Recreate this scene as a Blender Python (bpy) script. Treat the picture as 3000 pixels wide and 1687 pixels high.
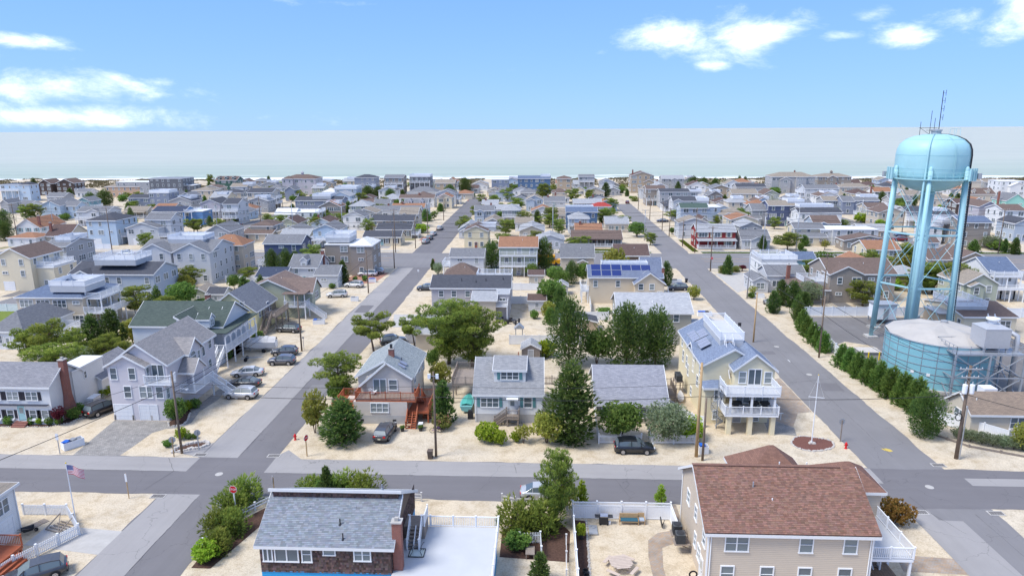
import bpy, math, random
import numpy as np
from mathutils import Vector, Matrix
for o in list(bpy.data.objects):
 bpy.data.objects.remove(o)
scene = bpy.context.scene
COL = scene.collection
R = math.radians
PI = math.pi
# ------------------------------------------------------------------ camera
CAM_H = 36.8
cam_d = bpy.data.cameras.new('camera')
cam_d.sensor_fit = 'HORIZONTAL'
cam_d.sensor_width = 36.0
cam_d.lens = 1960.0 / 3000.0 * 36.0
cam_d.clip_start = 0.5
cam_d.clip_end = 200000.0
cam = bpy.data.objects.new('camera', cam_d)
COL.objects.link(cam)
_p, _yaw, _roll = math.atan(465.0 / 1960.0), R(2.6), -0.00565
_fw = Vector((-math.sin(_yaw) * math.cos(_p), math.cos(_yaw) * math.cos(_p), -math.sin(_p)))
_r0 = Vector((math.cos(_yaw), math.sin(_yaw), 0))
_u0 = _r0.cross(_fw)
_r = _r0 * math.cos(_roll) + _u0 * math.sin(_roll)
_u = _r.cross(_fw)
cam.matrix_world = Matrix(((_r.x, _u.x, -_fw.x, 0), (_r.y, _u.y, -_fw.y, 0), (_r.z, _u.z, -_fw.z, CAM_H), (0, 0, 0, 1)))
scene.camera = cam
# ------------------------------------------------------------------ sun, sky, exposure
SUN_EL, SUN_AZ = R(57), R(-114)          # azimuth from +Y (towards the sea) to +X
sun_d = bpy.data.lights.new('sun', 'SUN')
sun_d.energy = 1.6
sun_d.angle = R(20)
sun_d.color = (1.0, 0.965, 0.9)
sun = bpy.data.objects.new('sun', sun_d)
COL.objects.link(sun)
_sd = Vector((math.cos(SUN_EL) * math.sin(SUN_AZ), math.cos(SUN_EL) * math.cos(SUN_AZ), math.sin(SUN_EL)))
sun.rotation_euler = (-_sd).to_track_quat('-Z', 'Y').to_euler()
sun.location = (0, 0, 120)
scene.view_settings.view_transform = 'Standard'
scene.view_settings.look = 'None'
scene.view_settings.gamma = 1.0
scene.view_settings.use_curve_mapping = False
scene.view_settings.exposure = 1.44
scene.render.engine = 'CYCLES'
scene.cycles.use_denoising = True
scene.cycles.max_bounces = 5
scene.cycles.diffuse_bounces = 3
scene.cycles.glossy_bounces = 3
scene.cycles.transmission_bounces = 3
scene.cycles.transparent_max_bounces = 6
scene.cycles.caustics_reflective = False
scene.cycles.caustics_refractive = False
class NT:
 """tiny node-tree helper"""
 def __init__(s, nt):
  s.t = nt
  nt.nodes.clear()
 def n(s, typ, **kw):
  nd = s.t.nodes.new(typ)
  for k, v in kw.items():
   if isinstance(k, str) and hasattr(nd, k):
    setattr(nd, k, v)
  return nd
 def set(s, nd, **ins):
  for k, v in ins.items():
   k = k.replace('_', ' ')
   sock = nd.inputs[int(k[1:])] if k[0] == 'i' and k[1:].isdigit() else nd.inputs[k]
   if hasattr(v, 'is_output') or isinstance(v, bpy.types.NodeSocket):
    s.t.links.new(v, sock)
   else:
    sock.default_value = v
  return nd
 def math(s, op, a, b=0.0, c=0.0, clamp=False):
  nd = s.n('ShaderNodeMath', operation=op)
  nd.use_clamp = clamp
  s.set(nd, i0=a, i1=b, i2=c)
  return nd.outputs[0]
 def mix(s, f, a, b, blend='MIX'):
  nd = s.n('ShaderNodeMix', data_type='RGBA', blend_type=blend)
  nd.clamp_factor = True
  for i, v in ((0, f), (6, a), (7, b)):
   if isinstance(v, bpy.types.NodeSocket):
    s.t.links.new(v, nd.inputs[i])
   else:
    nd.inputs[i].default_value = v
  return nd.outputs[2]
 def noise(s, vec, scale, detail=2.0, rough=0.5, dist=0.0):
  nd = s.n('ShaderNodeTexNoise')
  s.set(nd, Scale=scale, Detail=detail, Roughness=rough, Distortion=dist)
  if vec is not None:
   s.t.links.new(vec, nd.inputs['Vector'])
  return nd.outputs['Fac']
 def ramp(s, fac, stops):
  nd = s.n('ShaderNodeValToRGB')
  e = nd.color_ramp.elements
  while len(e) < len(stops):
   e.new(0.5)
  for el, (p, c) in zip(e, stops):
   el.position = p
   el.color = c if len(c) == 4 else (*c, 1)
  s.t.links.new(fac, nd.inputs[0])
  return nd.outputs[0]
# world: physical sky with procedural clouds far off
world = bpy.data.worlds.new('World')
scene.world = world
world.use_nodes = True
world.cycles.sampling_method = 'MANUAL'
world.cycles.sample_map_resolution = 256
SKY_K, SKY_SAT = (1.68, 2.62, 6.3), 1.18
W = NT(world.node_tree)
sky = W.n('ShaderNodeTexSky', sky_type='NISHITA')
sky.sun_disc = False
sky.sun_elevation = SUN_EL
sky.sun_rotation = SUN_AZ
sky.altitude = 30
sky.air_density = 1.0
sky.dust_density = 0.1
sky.ozone_density = 2.0
tc = W.n('ShaderNodeTexCoord').outputs['Generated']
sep = W.n('ShaderNodeSeparateXYZ')
W.t.links.new(tc, sep.inputs[0])
az = W.math('ARCTAN2', sep.outputs[0], sep.outputs[1])
el = W.math('ARCSINE', sep.outputs[2])
cv = W.n('ShaderNodeCombineXYZ')
W.set(cv, X=az, Y=W.math('MULTIPLY', el, 2.2), Z=0.0)
cvec = cv.outputs[0]
n1 = W.noise(cvec, 8.0, 9.0, 0.66, 0.25)
n2 = W.noise(cvec, 3.0, 2.0, 0.5)
# (azimuth deg, elevation deg, half-width deg, half-height deg, weight): the cloud groups of this sky
BLOBS = [(16.1, 7.06, 4.2, 1.61, 1.15), (10.0, 6.73, 5.3, 1.75, .92), (13.4, 4.69, 1.9, .64, .85), (13.4, 6.07, 7.2, 1.46, .7), (26.8, 6.15, 2.5, 1.11, .95),
   (29.4, 7.23, 3.3, 1.17, .85), (22.1, 6.4, 2.1, .53, .75), (32.9, 7.24, 2.1, 2.19, 1.15), (24.4, 7.85, 1.7, .58, .6), (6.6, 4.33, 1.1, .35, .6),
   (-2.5, 4.7, 1.1, .41, .5), (5.0, 5.92, 1.7, .53, .6), (-36.2, .94, 13.3, 1.0, .86), (-35.0, 3.12, 9.2, 1.3, .78), (-38.7, 3.0, 3.9, 2.0, .86),
   (-37.3, 5.87, 3.6, .64, .78), (-29.0, 3.39, 2.2, .73, .66), (-17.2, 9.51, 5.0, .47, .6),
   (48, 8, 9, 3, 1.0), (-58, 5, 10, 3, 1.0), (75, 14, 10, 4, 1.0), (-85, 12, 12, 4, 1.0), (110, 10, 12, 4, 1.0), (-120, 14, 10, 5, 1.0), (160, 12, 12, 4, 1.0), (-155, 9, 12, 4, 1.0)]
best = None
for a0, e0, sa, se, wt in BLOBS:
 dx = W.math('DIVIDE', W.math('SUBTRACT', az, R(a0)), R(sa))
 dy = W.math('DIVIDE', W.math('SUBTRACT', el, R(e0)), R(se))
 d2 = W.math('ADD', W.math('MULTIPLY', dx, dx), W.math('MULTIPLY', dy, dy))
 g = W.math('MULTIPLY', W.math('EXPONENT', W.math('MULTIPLY', d2, -0.9)), wt)
 best = g if best is None else W.math('MAXIMUM', best, g)
# cloud added over the unseen upper dome, to lift the soft fill light
hi = W.n('ShaderNodeMapRange', interpolation_type='SMOOTHSTEP')
W.set(hi, Value=el, From_Min=R(12), From_Max=R(24), To_Max=0.72)
best = W.math('MAXIMUM', best, hi.outputs[0])
dens = W.math('ADD', W.math('MULTIPLY', best, 0.62), W.math('MULTIPLY', W.math('SUBTRACT', n1, 0.5), 1.55))
mr = W.n('ShaderNodeMapRange', interpolation_type='SMOOTHSTEP')
W.set(mr, Value=dens, From_Min=0.24, From_Max=1.0)
ccol = W.mix(n2, (4.2, 4.4, 4.8, 1), (6.0, 6.0, 5.9, 1))
# soft shoulder, as a camera's own response to the bright band over the sea: c / (1 + c / k)
def vm(op, a, b):
 nd = W.n('ShaderNodeVectorMath', operation=op)
 for i, v in ((0, a), (1, b)):
  if isinstance(v, bpy.types.NodeSocket):
   W.t.links.new(v, nd.inputs[i])
  else:
   nd.inputs[i].default_value = v
 return nd.outputs[0]
skc = vm('DIVIDE', sky.outputs[0], vm('ADD', (1, 1, 1), vm('DIVIDE', sky.outputs[0], SKY_K)))
hs = W.n('ShaderNodeHueSaturation')
W.set(hs, Saturation=SKY_SAT, Value=1.0, Color=skc)
mixc = W.mix(W.math('MULTIPLY', mr.outputs[0], 0.92), hs.outputs[0], ccol)
bg = W.n('ShaderNodeBackground')
W.set(bg, Color=mixc, Strength=0.15)
wo = W.n('ShaderNodeOutputWorld')
W.t.links.new(bg.outputs[0], wo.inputs[0])
# ------------------------------------------------------------------ materials
def lin(h, k=1.0):
 if not isinstance(h, str):
  return (h[0], h[1], h[2], 1.0)
 h = h.lstrip('#')
 c = [int(h[i:i + 2], 16) / 255 for i in (0, 2, 4)]
 c = [(x / 12.92 if x <= .04045 else ((x + .055) / 1.055) ** 2.4) * k for x in c]
 return (c[0], c[1], c[2], 1.0)
MATS = {}
def newmat(name):
 m = bpy.data.materials.new(name)
 m.use_nodes = True
 t = NT(m.node_tree)
 b = t.n('ShaderNodeBsdfPrincipled')
 o = t.n('ShaderNodeOutputMaterial')
 t.t.links.new(b.outputs[0], o.inputs[0])
 MATS[name] = m
 return t, b
def setc(t, b, col, rough=0.6, metal=0.0, spec=0.3):
 t.set(b, Base_Color=col, Roughness=rough, Metallic=metal)
 b.inputs['Specular IOR Level'].default_value = spec
def bump(t, b, h, strength=0.3, dist=0.02):
 nd = t.n('ShaderNodeBump')
 t.set(nd, Height=h, Strength=strength, Distance=dist)
 t.t.links.new(nd.outputs[0], b.inputs['Normal'])
def plain(name, col, rough=0.55, metal=0.0, var=0.08, scale=3.0, spec=0.3, bmp=0.0):
 """one colour with a little dirt and fade over it"""
 t, b = newmat(name)
 tcn = t.n('ShaderNodeTexCoord').outputs['Object']
 n = t.noise(tcn, scale, 4.0, 0.6)
 c = lin(col)
 c2 = tuple(x * (1 - 2.2 * var) for x in c[:3]) + (1,)
 c1 = tuple(min(1, x * (1 + var)) for x in c[:3]) + (1,)
 setc(t, b, t.mix(n, c2, c1), rough, metal, spec)
 if bmp:
  bump(t, b, n, bmp, 0.03)
def objcol(t):
 return t.n('ShaderNodeObjectInfo').outputs['Color']
def mk_siding(name, period, strength):
 t, b = newmat(name)
 uv = t.n('ShaderNodeTexCoord').outputs['UV']
 s = t.n('ShaderNodeSeparateXYZ')
 t.t.links.new(uv, s.inputs[0])
 saw = t.math('FRACT', t.math('DIVIDE', s.outputs[1], period))
 big = t.noise(uv, 0.35, 3.0, 0.6)
 mp = t.n('ShaderNodeMapping')
 t.t.links.new(uv, mp.inputs[0])
 mp.inputs['Scale'].default_value = (0.6, 6.0, 1)
 st = t.noise(mp.outputs[0], 1.2, 3.0, 0.6)
 v = t.math('ADD', 0.90, t.math('MULTIPLY', t.math('ADD', big, st), 0.10))
 # the thin shadow under each lap is painted into the colour
 gap = t.math('MULTIPLY', t.math('LESS_THAN', saw, 0.13), 0.28)
 v = t.math('SUBTRACT', v, gap)
 vc = t.n('ShaderNodeCombineColor')
 t.set(vc, Red=v, Green=v, Blue=v)
 setc(t, b, t.mix(1.0, objcol(t), vc.outputs[0], 'MULTIPLY'), 0.55, 0, 0.25)
 bump(t, b, t.math('SUBTRACT', 1.0, saw), strength, 0.015)
mk_siding('siding', 0.17, 0.5)
def mk_roof():
 t, b = newmat('roofing')
 uv = t.n('ShaderNodeTexCoord').outputs['UV']
 br = t.n('ShaderNodeTexBrick')
 t.t.links.new(uv, br.inputs['Vector'])
 t.set(br, Scale=1.0, Mortar_Size=0.012, Mortar_Smooth=0.3, Bias=0.0, Brick_Width=0.42, Row_Height=0.15)
 br.inputs['Color1'].default_value = (.80, .80, .82, 1)
 br.inputs['Color2'].default_value = (1.10, 1.08, 1.06, 1)
 br.inputs['Mortar'].default_value = (.62, .62, .64, 1)  # shadow lines between the shingles, painted in as darker colour
 n = t.noise(uv, 0.5, 4.0, 0.65)
 mp = t.n('ShaderNodeMapping')
 t.t.links.new(uv, mp.inputs[0])
 mp.inputs['Scale'].default_value = (2.2, 0.25, 1)
 n2 = t.noise(mp.outputs[0], 1.0, 4.0, 0.6)          # streaks running down the slope
 v = t.math('ADD', 0.77, t.math('MULTIPLY', t.math('ADD', n, n2), 0.20))
 vc = t.n('ShaderNodeCombineColor')
 t.set(vc, Red=v, Green=v, Blue=v)
 c = t.mix(1.0, t.mix(1.0, objcol(t), br.outputs[0], 'MULTIPLY'), vc.outputs[0], 'MULTIPLY')
 setc(t, b, c, 0.9, 0, 0.15)
 bump(t, b, br.outputs['Fac'], -0.4, 0.02)
mk_roof()
def mk_tint(name, rough=0.5, metal=0.0, var=0.1, spec=0.3, scale=2.0, coat=0.0, bmp=0):
 """object colour with wear"""
 t, b = newmat(name)
 tcn = t.n('ShaderNodeTexCoord').outputs['Object']
 n = t.noise(tcn, scale, 4.0, 0.6)
 v = t.math('ADD', 1 - var, t.math('MULTIPLY', n, 2 * var))
 vc = t.n('ShaderNodeCombineColor')
 t.set(vc, Red=v, Green=v, Blue=v)
 setc(t, b, t.mix(1.0, objcol(t), vc.outputs[0], 'MULTIPLY'), rough, metal, spec)
 if coat:
  b.inputs['Coat Weight'].default_value = coat
  b.inputs['Coat Roughness'].default_value = 0.08
 if bmp:
  bump(t, b, n, bmp, 0.05)
mk_tint('paint', 0.5)
mk_tint('car_paint', 0.32, 0.25, 0.03, 0.5, 1.0, 0.8)
mk_tint('mulch_tint', 0.95, 0, 0.45, 0.1, 9.0, 0, 0.8)
mk_tint('wood_tint', 0.75, 0, 0.25, 0.2, 5.0)
def mk_shingle(name, rough=0.9):
 """geometry shingles: colour from a per-piece attribute times object colour"""
 t, b = newmat(name)
 at_ = t.n('ShaderNodeAttribute', attribute_name='tone')
 tcn = t.n('ShaderNodeTexCoord').outputs['Object']
 n = t.noise(tcn, 1.1, 4.0, 0.6)
 v = t.math('ADD', 0.88, t.math('MULTIPLY', n, 0.24))
 vc = t.n('ShaderNodeCombineColor')
 t.set(vc, Red=v, Green=v, Blue=v)
 c = t.mix(1.0, t.mix(1.0, objcol(t), at_.outputs['Color'], 'MULTIPLY'), vc.outputs[0], 'MULTIPLY')
 setc(t, b, c, rough, 0, 0.15)
mk_shingle('shingle_piece')
def mk_glass():
 t, b = newmat('window_glass')
 oi = t.n('ShaderNodeObjectInfo')
 tcn = t.n('ShaderNodeTexCoord').outputs['Object']
 s = t.n('ShaderNodeSeparateXYZ')
 t.t.links.new(tcn, s.inputs[0])
 c = t.ramp(oi.outputs['Random'], [(0.0, (.075, .10, .115)), (.4, (.125, .155, .17)), (.6, (.2, .235, .24)), (.8, (.34, .36, .34)), (1.0, (.15, .19, .2))])
 setc(t, b, c, 0.06, 0, 0.6)
mk_glass()
plain('white_trim', (.78, .78, .77), 0.45, 0, 0.04)
plain('white_vinyl', (.80, .81, .82), 0.35, 0, 0.05, 1.2)
plain('white_membrane', (.50, .51, .52), 0.5, 0, 0.08, .5)
plain('fascia_white', (.74, .74, .73), 0.5, 0, 0.05)
plain('concrete', (.45, .43, .40), 0.85, 0, 0.12, 1.2, 0.2, .2)
plain('block_foundation', (.48, .47, .45), 0.85, 0, 0.1, 1.2, 0.2, .2)
plain('grey_metal', (.42, .43, .45), 0.45, 0.7, 0.1)
plain('galvanised', (.40, .43, .47), 0.5, 0.45, 0.12, 1.5)
plain('dark_metal', (.05, .05, .055), 0.5, 0.3, 0.1)
plain('black_plastic', (.03, .03, .032), 0.5, 0, 0.1)
plain('rubber', (.022, .022, .024), 0.85, 0, 0.1, 4)
plain('alloy', (.5, .5, .52), 0.3, 0.8, 0.05)
plain('old_wood', (.30, .25, .21), 0.85, 0, 0.2, 4.0, 0.2, .3)
plain('pole_wood', (.22, .165, .125), 0.9, 0, 0.25, 3.0, 0.2, .3)
plain('pole_new', (.50, .34, .18), 0.85, 0, 0.15, 3.0, 0.2, .3)
plain('red_stain', (.42, .12, .055), 0.6, 0, 0.16, 2.0)
plain('bark', (.16, .12, .095), 0.95, 0, 0.3, 6.0, 0.1, .6)
plain('dry_grass', (.30, .27, .15), 1.0, 0, .3, 2.0, .1, .5)
plain('soil', (.11, .065, .05), 1.0, 0, 0.35, 5.0, 0.1, .8)
plain('tank_teal', (.24, .50, .56), 0.5, 0, 0.09, .6)
plain('tower_teal', (.35, .59, .63), 0.45, 0, 0.08, .35)
plain('red_paint', (.62, .02, .025), 0.4, 0, 0.06)
plain('sign_grey', (.45, .46, .47), 0.45, 0.5, 0.06)
plain('yellow_paint', (.75, .52, .02), 0.5, 0, 0.06)
plain('blue_plastic', (.02, .12, .55), 0.4, 0, 0.05)
plain('teal_cover', (.08, .38, .33), 0.5, 0, 0.1)
plain('stone_pale', (.58, .54, .49), 0.9, 0, 0.25, 4.0, 0.2, .5)
plain('wire_black', (.025, .025, .028), 0.6)
plain('rope_white', (.7, .7, .68), 0.7)
plain('ac_grey', (.10, .11, .115), 0.6, 0.2, 0.1)
plain('solar_cell', (.018, .035, .16), 0.12, 0.1, 0.1, 1.0, 0.7)
plain('solar_pale', (.30, .31, .36), 0.15, 0.1, 0.06, 1.0, 0.7)
plain('lamp_red', (.55, .01, .012), 0.2, 0, 0.03)
plain('lamp_clear', (.6, .62, .64), 0.12, 0, 0.03)
plain('plate_cream', (.7, .66, .5), 0.5)
plain('tarp_pale', (.60, .58, .56), 0.8, 0, 0.14, 2.0, 0.2, .5)
def mk_brick():
 t, b = newmat('brick_red')
 uv = t.n('ShaderNodeTexCoord').outputs['UV']
 br = t.n('ShaderNodeTexBrick')
 t.t.links.new(uv, br.inputs['Vector'])
 t.set(br, Scale=1.0, Mortar_Size=0.012, Brick_Width=0.22, Row_Height=0.075)
 br.inputs['Color1'].default_value = (.22, .05, .032, 1)
 br.inputs['Color2'].default_value = (.31, .085, .055, 1)
 br.inputs['Mortar'].default_value = (.26, .2, .17, 1)
 setc(t, b, br.outputs[0], 0.9)
 bump(t, b, br.outputs['Fac'], -0.4, 0.01)
mk_brick()
def mk_pavers(name, c1, c2, mort, w=0.24, h=0.16):
 t, b = newmat(name)
 uv = t.n('ShaderNodeTexCoord').outputs['UV']
 br = t.n('ShaderNodeTexBrick')
 t.t.links.new(uv, br.inputs['Vector'])
 t.set(br, Scale=1.0, Mortar_Size=0.015, Brick_Width=w, Row_Height=h)
 br.inputs['Color1'].default_value = (*c1, 1)
 br.inputs['Color2'].default_value = (*c2, 1)
 br.inputs['Mortar'].default_value = (*mort, 1)
 n = t.noise(uv, 0.8, 4.0, 0.6)
 c = t.mix(1.0, br.outputs[0], t.ramp(n, [(.3, (.75, .75, .75)), (.7, (1.15, 1.13, 1.1))]), 'MULTIPLY')
 setc(t, b, c, 0.85)
 bump(t, b, br.outputs['Fac'], -0.5, 0.01)
mk_pavers('pavers_grey', (.24, .23, .22), (.34, .33, .31), (.2, .18, .16))
mk_pavers('pavers_tan', (.38, .27, .18), (.33, .30, .27), (.3, .24, .18))
mk_pavers('pavers_red', (.36, .15, .10), (.42, .22, .16), (.3, .2, .15))
def mk_ground():
 t, b = newmat('pale_gravel')
 tcn = t.n('ShaderNodeTexCoord').outputs['Object']
 big = t.noise(tcn, 0.075, 7.0, 0.68)
 mid = t.noise(tcn, 0.6, 5.0, 0.65)
 vor = t.n('ShaderNodeTexVoronoi')
 t.t.links.new(tcn, vor.inputs['Vector'])
 t.set(vor, Scale=9.0)
 base = t.ramp(big, [(.28, (.50, .41, .285)), (.42, (.565, .475, .345)), (.55, (.53, .46, .355)), (.72, (.60, .525, .405))])
 m2 = t.ramp(mid, [(.30, (.78, .75, .71)), (.52, (1.0, 1.0, 1.0)), (.8, (1.1, 1.09, 1.07))])
 c = t.mix(1.0, base, m2, 'MULTIPLY')
 sp = t.n('ShaderNodeSeparateColor')
 t.t.links.new(vor.outputs['Color'], sp.inputs[0])
 m3 = t.ramp(sp.outputs[0], [(0, (.70, .66, .6)), (.4, (1.0, .99, .97)), (1, (1.16, 1.15, 1.14))])
 setc(t, b, t.mix(0.5, c, t.mix(1.0, c, m3, 'MULTIPLY')), 0.95, 0, 0.1)
 bump(t, b, vor.outputs['Distance'], 0.5, 0.05)
mk_ground()
def mk_asphalt(name, c, var=0.24):
 t, b = newmat(name)
 tcn = t.n('ShaderNodeTexCoord').outputs['Object']
 big = t.noise(tcn, 0.12, 5.0, 0.65)
 mp = t.n('ShaderNodeMapping')
 t.t.links.new(tcn, mp.inputs[0])
 mp.inputs['Scale'].default_value = (0.05, 1.2, 1) if 'cross' in name else (1.2, 0.05, 1)
 st = t.noise(mp.outputs[0], 1.0, 4.0, 0.6)
 fine = t.noise(tcn, 14.0, 2.0, 0.7)
 v = t.math('ADD', 1 - 1.4 * var, t.math('MULTIPLY', t.math('ADD', big, t.math('ADD', t.math('MULTIPLY', st, .6), t.math('MULTIPLY', fine, 0.4))), 1.4 * var))
 vc = t.n('ShaderNodeCombineColor')
 t.set(vc, Red=v, Green=v, Blue=v)
 # hairline cracks
 vo = t.n('ShaderNodeTexVoronoi', feature='DISTANCE_TO_EDGE')
 wp = t.n('ShaderNodeVectorMath', operation='ADD')
 t.t.links.new(tcn, wp.inputs[0])
 nn = t.n('ShaderNodeTexNoise')
 t.set(nn, Scale=0.5, Detail=4.0)
 t.t.links.new(tcn, nn.inputs['Vector'])
 sc_ = t.n('ShaderNodeVectorMath', operation='SCALE')
 t.t.links.new(nn.outputs['Color'], sc_.inputs[0])
 sc_.inputs['Scale'].default_value = 3.0
 t.t.links.new(sc_.outputs[0], wp.inputs[1])
 t.t.links.new(wp.outputs[0], vo.inputs['Vector'])
 t.set(vo, Scale=0.11)
 crack = t.math('MULTIPLY', t.math('LESS_THAN', vo.outputs[0], 0.0026), 0.3)
 c0 = t.mix(1.0, (*c, 1), vc.outputs[0], 'MULTIPLY')
 setc(t, b, t.mix(crack, c0, (.05, .05, .05, 1)), 0.85, 0, 0.25)
 bump(t, b, fine, 0.25, 0.01)
mk_asphalt('asphalt', (.20, .192, .192))
mk_asphalt('asphalt_dark_cross', (.158, .150, .154))
mk_asphalt('asphalt_dark', (.165, .157, .160))
mk_asphalt('asphalt_light', (.30, .285, .275))
mk_asphalt('asphalt_light_cross', (.30, .285, .275))
mk_asphalt('stone_lot', (.17, .16, .155), 0.5)
def mk_leaf(name, c1, c2, c3, trans=0.5):
 t, b = newmat(name)
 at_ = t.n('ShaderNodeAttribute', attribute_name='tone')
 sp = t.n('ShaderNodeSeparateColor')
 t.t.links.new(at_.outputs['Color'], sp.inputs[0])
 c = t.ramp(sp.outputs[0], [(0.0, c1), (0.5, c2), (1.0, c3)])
 oi = t.n('ShaderNodeObjectInfo')
 hv = t.n('ShaderNodeHueSaturation')
 t.set(hv, Color=c, Hue=t.math('ADD', 0.485, t.math('MULTIPLY', oi.outputs['Random'], 0.03)),
   Value=t.math('ADD', 0.85, t.math('MULTIPLY', oi.outputs['Random'], 0.35)), Saturation=1.0)
 setc(t, b, hv.outputs[0], 0.7, 0, 0.15)
 tr = t.n('ShaderNodeBsdfTranslucent')
 t.t.links.new(hv.outputs[0], tr.inputs[0])
 ms = t.n('ShaderNodeMixShader')
 ms.inputs[0].default_value = trans
 t.t.links.new(b.outputs[0], ms.inputs[1])
 t.t.links.new(tr.outputs[0], ms.inputs[2])
 out = [n for n in t.t.nodes if n.type == 'OUTPUT_MATERIAL'][0]
 t.t.links.new(ms.outputs[0], out.inputs[0])
mk_leaf('leaf_pine', (.115, .16, .045), (.29, .36, .07), (.56, .57, .13))
mk_leaf('leaf_cedar', (.065, .125, .04), (.155, .235, .06), (.36, .41, .10))
mk_leaf('leaf_green', (.085, .17, .045), (.20, .32, .07), (.37, .47, .12))
mk_leaf('leaf_lime', (.22, .33, .035), (.38, .50, .05), (.55, .6, .1))
mk_leaf('leaf_olive', (.17, .22, .115), (.31, .37, .21), (.46, .49, .32))
mk_leaf('leaf_gold', (.24, .27, .06), (.42, .42, .09), (.55, .48, .13))
mk_leaf('leaf_red', (.10, .02, .03), (.16, .03, .045), (.24, .06, .07))
mk_leaf('leaf_flower', (.12, .2, .05), (.3, .36, .1), (.62, .25, .22))
mk_leaf('leaf_orange', (.15, .14, .03), (.33, .20, .05), (.42, .24, .07))
mk_leaf('grass_lawn', (.10, .16, .02), (.18, .25, .03), (.27, .32, .06))
mk_leaf('beach_grass', (.14, .12, .06), (.22, .19, .09), (.30, .27, .15))
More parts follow.
